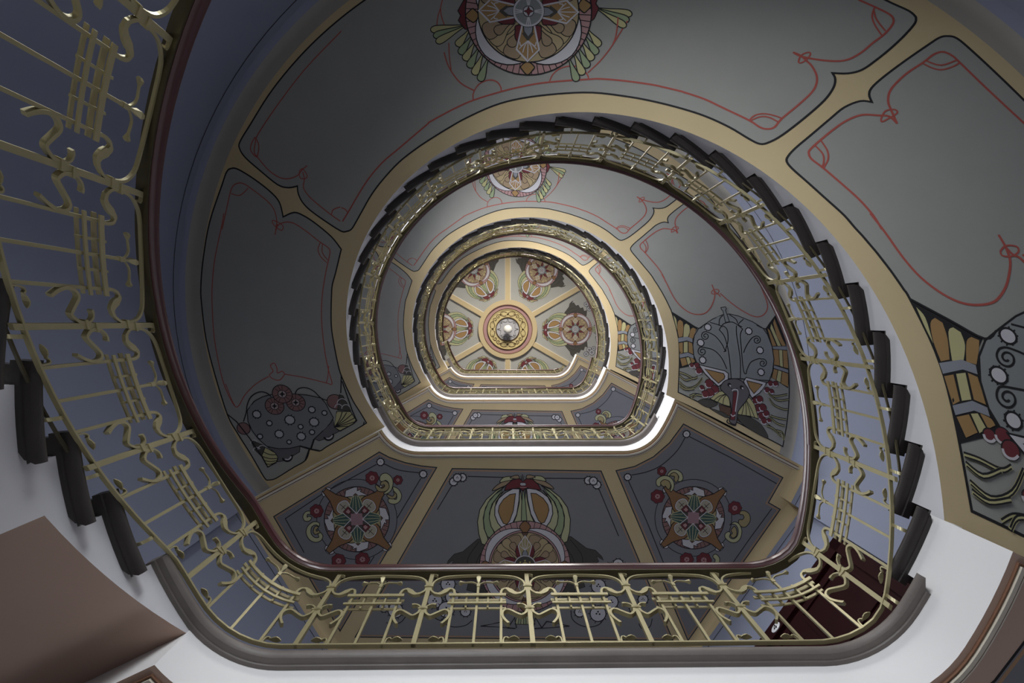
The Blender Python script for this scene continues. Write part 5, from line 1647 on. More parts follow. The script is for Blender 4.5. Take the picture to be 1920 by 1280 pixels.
M['mould'] = mat('moulding_cream', (.72, .66, .54), .7, noise=.05)
M['mouldred'] = mat('moulding_brown', (.24, .12, .07), .7, noise=.1)
PAL = {'k': (.012, .011, .012), 'K': (.022, .02, .024), 'g': (.335, .332, .302), 'L': (.205, .205, .222), 'M': (.225, .222, .228),
 'e': (.40, .24, .14), 'r': (.40, .085, .065), 'y': (.50, .46, .23), 'Y': (.47, .46, .27), 'o': (.36, .215, .085), 's': (.27, .28, .31),
 'w': (.60, .575, .60), 'W': (.47, .46, .48), 'm': (.155, .028, .034), 'G': (.30, .36, .21), 't': (.44, .34, .19), 'T': (.36, .26, .16), 't2': (.055, .10, .085),
 'p': (.44, .255, .25), 'P': (.42, .33, .31), 'q': (.25, .135, .125), 'd': (.075, .068, .058), 'n': (.13, .07, .045), 'f': (.135, .125, .13),
 'h': (.255, .265, .262), 'H': (.21, .215, .212), 'c': (.37, .30, .15), 'x': (.26, .135, .06), 'z': (.40, .36, .28), 'v': (.33, .20, .215), 'u': (.6, .5, .15),
 'E': (.62, .50, .31)}
PM = {c: mat('paint_'+{'k':'black','K':'black_blue','g':'grey_panel','L':'slate_panel','M':'slate_grey_panel','e':'ochre_line','r':'red_line','y':'straw','Y':'pale_olive','o':'ochre','s':'blue_grey','w':'white','W':'pale_grey','m':'maroon','G':'sage','t':'tan','T':'brown_tan','t2':'dark_green','p':'pink','P':'pale_pink','q':'dusky_pink','d':'umber','n':'brown','f':'charcoal','h':'stone_grey','H':'dark_stone_grey','c':'mustard','x':'rust','z':'sand','v':'mauve','u':'gilt','E':'cream'}[c], v, .8, noise=.05, scale=5) for c, v in PAL.items()}

# ------------------------------------------------------------------ mesh helpers
class MB:
    def __init__(s): s.v = []; s.f = []; s.m = []
    def vert(s, p): s.v.append(tuple(p)); return len(s.v)-1
    def face(s, ids, m=0): s.f.append(tuple(ids)); s.m.append(m)
    def quad(s, a, b, c, d, m=0):
        i = len(s.v); s.v += [tuple(a), tuple(b), tuple(c), tuple(d)]; s.face((i, i+1, i+2, i+3), m)
    def grid(s, rows, m=0, closed=False, cap=False):      # rows of equal point counts
        n = len(rows[0]); b = len(s.v)
        for r in rows: s.v += [tuple(p) for p in r]
        for i in range(len(rows)-1):
            for j in range(n if closed else n-1):
                j2 = (j+1) % n
                s.face((b+i*n+j, b+i*n+j2, b+(i+1)*n+j2, b+(i+1)*n+j), m)
        if cap:
            s.face([b+j for j in range(n)][::-1], m); s.face([b+(len(rows)-1)*n+j for j in range(n)], m)
    def box(s, c, d, m=0, rot=None):
        i = len(s.v)
        for x in (-1, 1):
            for y in (-1, 1):
                for z in (-1, 1):
                    p = Vector((x*d[0]/2, y*d[1]/2, z*d[2]/2))
                    if rot: p = rot @ p
                    s.v.append((c[0]+p.x, c[1]+p.y, c[2]+p.z))
        for q in ((0,1,3,2),(4,6,7,5),(0,4,5,1),(2,3,7,6),(0,2,6,4),(1,5,7,3)): s.face([i+k for k in q], m)
    def mesh(s, name, mats, smooth=False, fix=True):
        me = bpy.data.meshes.new(name); me.from_pydata(s.v, [], s.f)
        for mm in mats: me.materials.append(mm)
        if any(s.m): me.polygons.foreach_set('material_index', s.m)
        if fix:
            import bmesh
            bm = bmesh.new(); bm.from_mesh(me); bmesh.ops.remove_doubles(bm, verts=bm.verts, dist=1e-6); bmesh.ops.recalc_face_normals(bm, faces=bm.faces)
            if smooth:
                for e in bm.edges:
                    if len(e.link_faces) == 2: e.smooth = e.calc_face_angle(0) < rad(38)
            bm.to_mesh(me); bm.free()
        if smooth: me.polygons.foreach_set('use_smooth', [True]*len(me.polygons))
        me.update()
        return me
def link(name, me, parent=None, loc=(0, 0, 0), rz=0):
    o = bpy.data.objects.new(name, me); COL.objects.link(o); o.location = loc; o.rotation_euler = (0, 0, rz)
    if parent: o.parent = parent
    return o
def tag(o, label, cat, group=None):
    o['label'] = label; o['category'] = cat
    if group: o['group'] = group
    return o
def struct(o): o['kind'] = 'structure'; return o
def empty(name, loc=(0, 0, 0)):
    o = bpy.data.objects.new(name, None); COL.objects.link(o); o.location = loc; o.empty_display_size = .1; return o
def pol(t, r): return (r*math.cos(rad(t)), r*math.sin(rad(t)))
def catmull(p, closed, n=5):
    q = []; N = len(p)
    for i in range(N if closed else N-1):
        if closed: a, b, c, d = p[i-1], p[i], p[(i+1) % N], p[(i+2) % N]
        else: a, b, c, d = p[max(i-1, 0)], p[i], p[i+1], p[min(i+2, N-1)]
        for k in range(n):
            t = k/n
            q.append(tuple(.5*(2*b[j]+(c[j]-a[j])*t+(2*a[j]-5*b[j]+4*c[j]-d[j])*t*t+(3*b[j]-a[j]-3*c[j]+d[j])*t**3) for j in range(len(b))))
    if not closed: q.append(p[-1])
    return q

def smooth_keep(p, n=4, ang=48):      # closed outline, smoothed but keeping its sharp corners
    N = len(p); cs = []
    for i in range(N):
        a = Vector(p[i])-Vector(p[i-1]); c = Vector(p[(i+1) % N])-Vector(p[i])
        if a.length > 1e-6 and c.length > 1e-6 and abs(a.angle_signed(c)) > rad(ang): cs.append(i)
    if not cs: return catmull(p, True, n)
    q = []
    for j, i in enumerate(cs):
        k = cs[(j+1) % len(cs)]
        if k <= i: k += N
        q += catmull([p[m % N] for m in range(i, k+1)], False, n)[:-1]
    return q

# ------------------------------------------------------------------ painted decoration: flat coats of paint on the real surfaces
def offsets(p, w, closed):
    n = len(p); L = []; Rr = []
    for i in range(n):
        a = Vector(p[i-1]) if (closed or i > 0) else None
        b = Vector(p[i]); c = Vector(p[(i+1) % n]) if (closed or i < n-1) else None
        d1 = (b-a).normalized() if a is not None and (b-a).length > 1e-7 else None
        d2 = (c-b).normalized() if c is not None and (c-b).length > 1e-7 else None
        if d1 is None: d1 = d2
        if d2 is None: d2 = d1
        if d1 is None: d1 = d2 = Vector((1, 0))
        n1 = Vector((-d1.y, d1.x)); n2 = Vector((-d2.y, d2.x)); m = n1+n2
        if m.length < .3: m = n1
        m.normalize(); k = w/2/max(.5, m.dot(n1))
        L.append(b+m*k); Rr.append(b-m*k)
    return L, Rr
def paint(name, items, zf, grid=0, step=.0001, base=.0006, curved=False):
    mb = MB(); keys = []
    def mi(c):
        if c not in keys: keys.append(c)
        return keys.index(c)
    lay = base; done = []
    def ribbon(p, w, c, closed):
        if curved:
            q = []
            for i in range(len(p)-(0 if closed else 1)):
                a, b = p[i], p[(i+1) % len(p)]; d = math.hypot(b[0]-a[0], b[1]-a[1]); n = max(1, int(d/.06))
                q += [(a[0]+(b[0]-a[0])*k/n, a[1]+(b[1]-a[1])*k/n) for k in range(n)]
            if not closed: q.append(p[-1])
            p = q
        L, Rr = offsets(p, w, closed); m = mi(c); b0 = len(mb.v)
        for a, b in zip(L, Rr):
            mb.v.append((a.x, a.y, zf(a.x, a.y)-lay)); mb.v.append((b.x, b.y, zf(b.x, b.y)-lay))
        n = len(p)
        for i in range(n if closed else n-1):
            j = (i+1) % n; mb.face((b0+2*i, b0+2*i+1, b0+2*j+1, b0+2*j), m)
    def fill(p, c):
        m = mi(c); vs = [Vector(q) for q in p]; n = len(vs)
        if grid:
            x0 = min(q[0] for q in p); x1 = max(q[0] for q in p); y0 = min(q[1] for q in p); y1 = max(q[1] for q in p)
            if max(x1-x0, y1-y0) > grid*1.2:
                x = x0+grid/2
                while x < x1:
                    y = y0+grid/2
                    while y < y1: vs.append(Vector((x, y))); y += grid
                    x += grid
        r = geometry.delaunay_2d_cdt(vs, [], [list(range(n))], 1, 1e-6)
        b0 = len(mb.v)
        for q in r[0]: mb.v.append((q.x, q.y, zf(q.x, q.y)-lay))
        for f in r[2]: mb.face([b0+i for i in f][::-1], m)
    for it in items:
        t, c, w, sm, pts = it
        if t == 'C': x, y, r = pts[0]; bb = (x-r, y-r, x+r, y+r)
        else: xs = [q[0] for q in pts]; ys = [q[1] for q in pts]; bb = (min(xs), min(ys), max(xs), max(ys))
        lv = 1+max([q[4] for q in done if q[0] < bb[2] and q[2] > bb[0] and q[1] < bb[3] and q[3] > bb[1]], default=-1)
        done.append(bb+(lv,)); lay = base+lv*step
        if t == 'C':
            x, y, r = pts[0]
            p = [(x+r*math.cos(a*math.pi/10), y+r*math.sin(a*math.pi/10)) for a in range(20)]
            fill(p, c)
            if w: lay += step*.5; ribbon(p, w, 'k', True)
        elif t == 'F':
            p = smooth_keep(pts) if sm == 2 else catmull(pts, True, 4) if sm else pts
            fill(p, c)
            if w: lay += step*.5; ribbon(p, w, 'k', True)
        else:
            p = catmull(pts, False, 4) if sm else pts
            ribbon(p, w, c, False)
    me = mb.mesh(name, [PM[k] for k in keys], fix=False)
    return me
def parse(s):
    res = []
    for ln in s.strip().split('\n'):
        a = ln.split(); t, c, w, sm = a[0], a[1], int(a[2])/1000, int(a[3]); n = [int(x)/1000 for x in a[4:]]
        pts = [tuple(n)] if t == 'C' else list(zip(n[0::2], n[1::2]))
        res.append((t, c, w, sm, pts))
    return res
A = {k: parse(v) for k, v in ART.items()}
def zsoff(x, y):
    t = math.degrees(math.atan2(y, x))
    while t > 35: t -= 360
    while t < -325: t += 360
    return P(1, t)-.05
def flat(z): return lambda x, y: z

# ------------------------------------------------------------------ the well edge and the railing line
SA = FX+(RF-DR)*rad(57.90)
def edge(s, d=DR):         # s runs along the railing line, 0 in the middle of the landing, uphill positive; d = distance inside the edge
    a = SA; sg = 1 if s >= 0 else -1; u = abs(s)
    if u <= FX: p = (s, YL-d); n = (0, 1)
    elif u <= a:
        t = rad(90)-(u-FX)/(RF-DR); p = (sg*(FX+(RF-d)*math.cos(t)), FY+(RF-d)*math.sin(t)); n = (sg*math.cos(t), math.sin(t))
    else:
        t = rad(32.10)-(u-a)/RR; p = (sg*(R-d)*math.cos(t), (R-d)*math.sin(t)); n = (sg*math.cos(t), math.sin(t))
    return p, n
def s_of(t):               # angle on the circle -> s
    return SA+rad(32.10-t)*RR if t < 60 else -(SA+rad(t-147.90)*RR)
SLOPE = RISE/(rad(DTH)*RR)
def soft(x, e=.06): return .5*(x+math.sqrt(x*x+e*e))
def zr_land(s):            # railing base above the landing level
    return .02+SLOPE*(soft(s-SD)-soft(-SU-s))
DZ = .17
SD = s_of(16.3)-((TH0-16.3)/DTH*RISE+DZ-.02)/SLOPE
SU = -s_of(171.2)-((171.2-(TH0-28*DTH+360))/DTH*RISE-DZ+.02)/SLOPE

# ------------------------------------------------------------------ room shell
TR0, TR1, TL0, TL1 = 19.3, 23.3, 149.0, 150.4      # angles of the landing's two ends at the well and at the wall
fl = MB(); ring = [pol(t, RW+.25) for t in range(0, 360, 5)]
def wall_line(t):          # wall plan: round beside the flights, three flats around the landing
    if -210 <= t <= 30.5 or t >= 150: return pol(t, RW)
    for c in (35.3, 90, 148.5):
        pass
def corner(a, b):
    m = (a+b)/2; return pol(m, RT/math.cos(rad((b-a)/2)))
WPTS_BACK = [pol(TR1, RW), pol(30.3, RW), pol(30.6, RT/math.cos(rad(4.7))), pol(35.3, RT), corner(35.3, 90), corner(90, 148.5), pol(148.5, RT), pol(149.6, RT), pol(149.9, RW), pol(TL1, RW)]
def wall_mesh(name, pts, z0, z1, out=.25):
    mb = MB(); n = len(pts)
    op = [tuple(Vector(p)*(1+out/Vector(p).length)) for p in pts]
    rows = [[(*p, z0), (*p, z1)] for p in pts]
    mb.grid(rows, 0); mb.grid([[(*q, z0), (*q, z1)] for q in op], 0)
    for P2, Q2 in ((pts[0], op[0]), (pts[-1], op[-1])): mb.quad((*P2, z0), (*P2, z1), (*Q2, z1), (*Q2, z0))
    mb.grid([[(*p, z1), (*q, z1)] for p, q in zip(pts, op)]); mb.grid([[(*p, z0), (*q, z0)] for p, q in zip(pts, op)])
    return mb.mesh(name, [M['wall']], smooth=True)
ZT = ZCEIL+.3
wl = struct(link('wall_left', wall_mesh('wall_left', [pol(t, RW) for t in [TL1+i*(270-TL1)/40 for i in range(41)]], 0, ZT)))
wr = struct(link('wall_right', wall_mesh('wall_right', [pol(t, RW) for t in [270+i*(360+TR1-270)/38 for i in range(39)]], 0, ZT)))
wb = struct(link('wall_back', wall_mesh('wall_back', WPTS_BACK, 0, ZT)))
mb = MB(); full = [pol(t, RW+.9) for t in range(0, 360, 6)]
mb.face([mb.vert((*p, 0)) for p in full]); mb.grid([[(*p, 0), (*p, -.2)] for p in full+full[:1]]); mb.face([mb.vert((*p, -.2)) for p in full])
struct(link('floor', mb.mesh('floor', [M['floor']])))
mb = MB(); mb.face([mb.vert((*p, ZCEIL)) for p in full]); mb.grid([[(*p, ZCEIL), (*p, ZCEIL+.2)] for p in full+full[:1]]); mb.face([mb.vert((*p, ZCEIL+.2)) for p in full])
ceil = struct(link('ceiling', mb.mesh('ceiling', [M['ceil']])))
def wall_strip(pts, w, d=.0015):   # ribbon of paint on a wall; pts = (x, y, z) on the wall
    mb = MB(); rows = []
    for p in pts:
        v = Vector((p[0], p[1])); v *= 1-d/v.length
        rows.append([(v.x, v.y, p[2]-w/2), (v.x, v.y, p[2]+w/2)])
    mb.grid(rows); return mb.mesh('painted_line', [PM['k']])

# unseen windows added in the round wall, one for each fitted light
wi = 0
def rotz(t): return Matrix.Rotation(rad(t), 3, 'Z')
for k, t, wt, c, tl, sp in ADDED_WINDOWS:
    wi += 1; z0, z1 = win_box(k, t); zc = (z0+z1)/2; hh = z1-z0
    e = struct(link('window_%d' % wi, None, None, (*pol(t, RW-.05), zc), rad(t)))
    mb = MB(); W = 1.1
    for y in (-W/2, W/2): mb.box((0, y, 0), (.10, .08, hh+.08))
    for z in (-hh/2, hh/2): mb.box((0, 0, z), (.10, W, .08))
    link('window_frame', mb.mesh('window_frame', [M['frame']]), e)
    mb = MB(); mb.box((0, 0, 0), (.05, .04, hh)); mb.box((0, 0, hh*.18), (.05, W, .04)); link('glazing_bar', mb.mesh('glazing_bar', [M['frame']]), e)
    for y in (-W/4, W/4):
        for za, zb in ((-hh/2, hh*.18), (hh*.18, hh/2)):
            mb = MB(); mb.box((.015, y, (za+zb)/2), (.008, W/2-.05, zb-za-.05)); link('pane', mb.mesh('pane', [M['pane']]), e)
    mb = MB(); mb.box((-.06, 0, -hh/2-.05), (.2, W+.16, .05)); link('window_sill', mb.mesh('window_sill', [M['white']]), e)

# ------------------------------------------------------------------ flights
NT = 40
def th_start(r): return TR0+(r-R)/(RW-R)*(TR1-TR0)
def th_end(r): return TL0-360+(r-R)/(RW-R)*(TL1-TL0)
def sdz(k): return .05
def soffit_mesh(k, t_hi=None):
    mb = MB(); rows = []
    nth = 190; radii = [R+(RW-.1-R)*i/22 for i in range(23)]
    cove = [(RW-.1+.10*math.sin(rad(a)), -.10*(1-math.cos(rad(a)))) for a in (15, 30, 45, 60, 75, 90)]
    for i in range(nth+1):
        f = i/nth; row = []
        for r in radii:
            t = th_start(r)*(1-f)+(th_end(r)-(2.8 if k == 0 else 0))*f
            if t_hi is not None: t = min(t, t_hi)
            row.append((*pol(t, r), P(k, t)-sdz(k)))
        for r, dz in cove:
            t = th_start(r)*(1-f)+(th_end(r)-(2.8 if k == 0 else 0))*f
            if t_hi is not None: t = min(t, t_hi)
            row.append((*pol(t, r), P(k, t)-sdz(k)+dz))
        rows.append(row)
    mb.grid([r[:22] for r in rows], 0); mb.grid([r[21:26] for r in rows], 2); mb.grid([r[25:] for r in rows], 1)
    return mb.mesh('soffit', [M['brown'] if k == 0 else M['beige'], M['wall'], M['margin']], smooth=True)
def string_mesh(k, i0):
    mb = MB()
    for i in range(i0, 29):
        ta, tb = TH0-(i-1)*DTH, TH0-i*DTH
        if i == 1:                              # beside the landing the string only closes the first rise
            rows = []
            for j in range(5):
                t = TH0+1-(TH0+1-TR0)*j/4; z0, z1 = zland(k)+.05, zland(k)+RISE+.03
                rows.append([(*pol(t, R), z0), (*pol(t, R), z1), (*pol(t, R+.04), z1), (*pol(t, R+.04), z0)])
            mb.grid(rows, 1, closed=True, cap=True); ta = TR0
        if i == 28: tb = TL0-360-(2.8 if k == 0 else 0)
        n = 4
        rows = []
        for j in range(n+1):
            t = ta+(tb-ta)*j/n
            top = zland(k)+min(i, 28)*RISE+.03
            zb = P(k, t)-sdz(k)
            rows.append([(*pol(t, R), zb), (*pol(t, R), top), (*pol(t, R+.04), top), (*pol(t, R+.04), zb+.03)])
        mb.grid(rows, closed=True, cap=True)
    return mb.mesh('string', [M['string'], M['white']], smooth=False)
def tread_mesh():
    mb = MB()
    prof = [(R+dr, z) for dr, z in ((.0166, 0), (-.016, 0), (-.019, .007), (-.044, .007), (-.056, .016), (-.060, .030), (-.058, .046), (-.048, .060), (.0166, .060))]
    rows = []
    def te(r): return 0 if r < R-.028 else (r-R+.028)/.045*2.4
    n = 7
    for j in range(n+1):
        f = j/n
        rows.append([(*pol(11.1*(1-f)+te(r)*f, r), z) for r, z in prof])
    mb.grid(rows, closed=True, cap=True)
    rows = []
    for j in range(6):
        t = 10.6*(1-j/5)
        rows.append([(*pol(t, R+.01), .012), (*pol(t, RW-.02), .012), (*pol(t, RW-.02), .058), (*pol(t, R+.01), .058)])
    mb.grid(rows, closed=True, cap=True)
    rows = [[(*pol(t, R+.08), .058), (*pol(t, RW-.05), .058), (*pol(t, RW-.05), .061), (*pol(t, R+.08), .061)] for t in (8, 6, 4, 2, .4)]
    mb.grid(rows, 1, closed=True, cap=True)
    return mb.mesh('tread', [M['stone'], M['inlay']], smooth=True)
TREAD = tread_mesh()
mb = MB(); mb.grid([[(*pol(8.6+.5*0, r), -RISE+.058), (*pol(8.6, r), .012), (*pol(8.2, r), .012), (*pol(8.2, r), -RISE+.058)] for r in (R+.04, RW-.02)], closed=True, cap=True)
RISER = mb.mesh('riser', [M['white']])
PAINTS = [('painted_panel', 'panel_top'), ('painted_panel', 'panel_right'), ('painted_panel', 'panel_left'), ('painted_line_work', 'red_top'), ('painted_line_work', 'red_right'),
          ('painted_line_work', 'red_left'), ('painted_medallion', 'medallion'), ('painted_beetle', 'beetle'), ('painted_ladybird', 'ladybird')]
PMESH = {}
for nm, key in PAINTS:
    base = {'panel': .0014, 'red': .003}.get(key.split('_')[0], .0034)
    PMESH[key] = paint(nm, A[key], zsoff, grid=.05, step=.0003, base=base, curved=True)
TOPS = 1.055                                           # the topmost flight is a little wider
fl_lab = {0: 'lowest stair flight in the left of the picture, rising to the nearest landing', 1: 'big middle stair flight whose painted underside fills the top and sides of the picture',
          2: 'second stair flight up, a smaller ring inside the large painted one', 3: 'topmost thin ring of stair flight around the round painted ceiling'}
for k in range(4):
    root = empty('stair_flight', (0, 0, 0)); root.scale = (TOPS, TOPS, 1) if k == 3 else (1, 1, 1); tag(root, fl_lab[k], 'staircase', 'stair flights')
    i0 = 4 if k == 0 else 1
    so = link('soffit', soffit_mesh(k, 5 if k == 0 else None), root)
    link('string', string_mesh(k, i0), root)
    for i in range(i0, 28):
        t = TH0-i*DTH; z = zland(k)+i*RISE
        o = link('tread', TREAD, root, (0, 0, z), rad(t)); link('riser', RISER, o)
    for nm, key in PAINTS:
        if k == 0: continue
        link(nm, PMESH[key], so, (0, 0, (k-1)*ST))
    pts = []
    for i in range(91):
        t = 20-231*i/90
        if k == 0 and t > 0: continue
        pts.append((*pol(t, RW), P(k, t)-.05-.20))
    ln = link('painted_line', wall_strip(pts, .012), wl if False else so)
# plaster wall closing the space below the lowest flight
mb = MB(); rows = []
for i in range(61):
    t = -192.5-(-192.5-5)*i/60
    zt = max(P(0, t)-.05, .02)
    rows.append([(*pol(t, R), 0), (*pol(t, R), zt), (*pol(t, R+.1), zt), (*pol(t, R+.1), 0)])
mb.grid(rows, closed=True, cap=True)
o = link('wall_understair', mb.mesh('wall_understair', [M['string']], smooth=True)); struct(o)

# ------------------------------------------------------------------ landings
def well_path(d, t_left=TL0, t_right=TR0, n=10):
    p = []
    m = 6
    a0 = 147.90
    if t_left > 147.90:
        for i in range(m): p.append(pol(t_left+(147.90-t_left)*i/m, R-d))
    else: a0 = 147.90-(147.90-t_left)*3.9
    for i in range(n):
        a = rad(a0+(90-a0)*i/n); p.append((-FX+(RF-d)*math.cos(a), FY+(RF-d)*math.sin(a)))
    for i in range(9): p.append((-FX+2*FX*i/8, YL-d))
    for i in range(1, n+1):
        a = rad(90+(32.10-90)*i/n); p.append((FX+(RF-d)*math.cos(a), FY+(RF-d)*math.sin(a)))
    for i in range(1, m+1): p.append(pol(32.10+(t_right-32.10)*i/m, R-d))
    return p
inner = well_path(0)
outline = inner+WPTS_BACK         # closed polygon: well edge left->right, then along the walls right->left
def slab_mesh(inner, under='beige'):
    outline = inner+WPTS_BACK
    mb = MB(); n = len(outline)
    for z, m in ((-SLAB, 0), (.05, 2)):
        r = geometry.delaunay_2d_cdt([Vector(p) for p in outline], [], [list(range(n))], 1, 1e-6)
        b = len(mb.v); mb.v += [(q.x, q.y, z) for q in r[0]]
        for f in r[2]: mb.face([b+i for i in f], m)
    ni = len(inner)
    for i in range(n):
        a, b = outline[i], outline[(i+1) % n]
        mb.quad((*a, -SLAB), (*b, -SLAB), (*b, .05), (*a, .05), 1 if i < ni or i == n-1 else 0)
    return mb.mesh('slab', [M[under], M['white'], M['inlay']], smooth=True)
def nosing_mesh(k):
    mb = MB()
    prof = [(-.02, 0), (.018, 0), (.021, .007), (.048, .007), (.058, .016), (.062, .030), (.060, .046), (.050, .060), (-.02, .060)]   # distance inside the edge, height
    tl, tr = 156.5, TH0
    cols = [well_path(d, tl, tr+(0 if d > .028 else 1.6), 14) for d, z in prof]
    rows = [[(*cols[j][i], prof[j][1]) for j in range(len(prof))] for i in range(len(cols[0]))]
    mb.grid(rows, closed=True, cap=True)
    return mb.mesh('nosing', [M['nosing']], smooth=True)
def inset_path(p, d):
    L, _ = offsets(p, 2*abs(d), False); _2 = _
    return [tuple(q) for q in (L if d > 0 else _2)]
mpath = [WPTS_BACK[-1]]+inner+[WPTS_BACK[0]]
# moulding: three small steps that run along the slab's free edges (offset into the slab)
def mould_mesh(d0, d1, dz, mt, name, tl=TL0):
    mb = MB(); mpath = [WPTS_BACK[-1]]+well_path(0, tl)+[WPTS_BACK[0]]; a = inset_path(mpath, d0); b = inset_path(mpath, d1)
    rows = [[(*a[i], -SLAB+.002), (*a[i], -SLAB-dz), (*b[i], -SLAB-dz*.75), (*b[i], -SLAB+.002)] for i in range(len(a))]
    mb.grid(rows, closed=True, cap=True)
    return mb.mesh(name, [mt])
test = inset_path(mpath, .1)
SGN = 1 if test[len(test)//2][1] > YL else -1
SL = slab_mesh(inner); SL1 = slab_mesh(well_path(0, 146.2), 'brown'); NO = nosing_mesh(1)
MO1, MO = [[mould_mesh(SGN*a_, SGN*b_, dz, M[mt], 'moulding', tl) for a_, b_, dz, mt in ((.026, .033, .012, 'mouldred'), (.035, .056, .022, 'mould'), (.058, .063, .014, 'mouldred'), (.065, .073, .010, 'mould'))] for tl in (146.2, TL0)]
for it in A['flower_frame']:
    q = it[4][0]; A.setdefault('garland_%d%d' % (q[0] > .03, q[1] > 1.95), []).append(it)
LPM = [('painted_panel', 'landing_panel_left', .0006), ('painted_panel', 'landing_panel_middle', .0006), ('painted_panel', 'landing_panel_right', .0006), ('painted_rosette', 'rosette_left', .0015),
       ('painted_rosette', 'rosette_right', .0015), *[('painted_garland', g, .0012) for g in ('garland_00', 'garland_01', 'garland_10', 'garland_11')], ('painted_flower', 'flower', .0036)]
LM = {key: paint(nm, A[key], flat(-SLAB), base=b) for nm, key, b in LPM}
cv = MB(); cpts = WPTS_BACK
rows = []
for p in cpts:
    l = Vector(p).length; rows.append([tuple(Vector(p)*(1-(.10-.10*math.sin(rad(a)))/l))+(-SLAB-.10*(1-math.cos(rad(a))),) for a in (0, 15, 30, 45, 60, 75, 90)])
cv.grid(rows); COVE = cv.mesh('cove', [M['beige']], smooth=True)
lab = {1: 'nearest landing across the bottom of the picture, broad white edge under a brown nosing', 2: 'second landing up, grey painted underside with a large flower and two rosettes',
       3: 'third landing up, small painted underside seen above the second handrail', 4: 'topmost landing, thin white edge just below the round ceiling'}
for k in range(1, 5):
    root = empty('landing', (0, 0, zland(k))); tag(root, lab[k], 'landing', 'landings')
    sl = link('slab', SL1 if k == 1 else SL, root); link('nosing', NO, root); link('cove', COVE, root)
    for me in (MO1 if k == 1 else MO): link('moulding', me, root)
    for nm, key, b in LPM: link(nm, LM[key], sl)
    ln = link('painted_line', wall_strip([(p[0], p[1], -SLAB-.2) for p in WPTS_BACK], .012), sl)

# ------------------------------------------------------------------ railings
W0, VS = .49, 1.025
BAR = {'post': [], }
def sweep_uv(mb, pos, pts, th, dep, w0=0, cap=True):
    # flat iron strip bent in the railing plane: th thickness in the plane (number or list), dep depth across it
    n = len(pts); rows = []
    for i in range(n):
        a = pts[max(i-1, 0)]; b = pts[min(i+1, n-1)]
        d = Vector((b[0]-a[0], b[1]-a[1])); d.normalize(); nn = Vector((-d.y, d.x))
        t = th[min(i, len(th)-1)] if isinstance(th, list) else th
        row = []
        for su, sw in ((1, -1), (1, 1), (-1, 1), (-1, -1)):
            row.append(pos(pts[i][0]+nn.x*t/2*su, pts[i][1]+nn.y*t/2*su, w0+sw*dep/2))
        rows.append(row)
    mb.grid(rows, closed=True, cap=cap)
def bar_uv(mb, pos, u0, v0, u1, v1, th, dep, w0=0, n=1):
    sweep_uv(mb, pos, [(u0+(u1-u0)*i/n, v0+(v1-v0)*i/n) for i in range(n+1)], th, dep, w0)
def smooth_uv(p, n=4): return catmull(p, False, n)
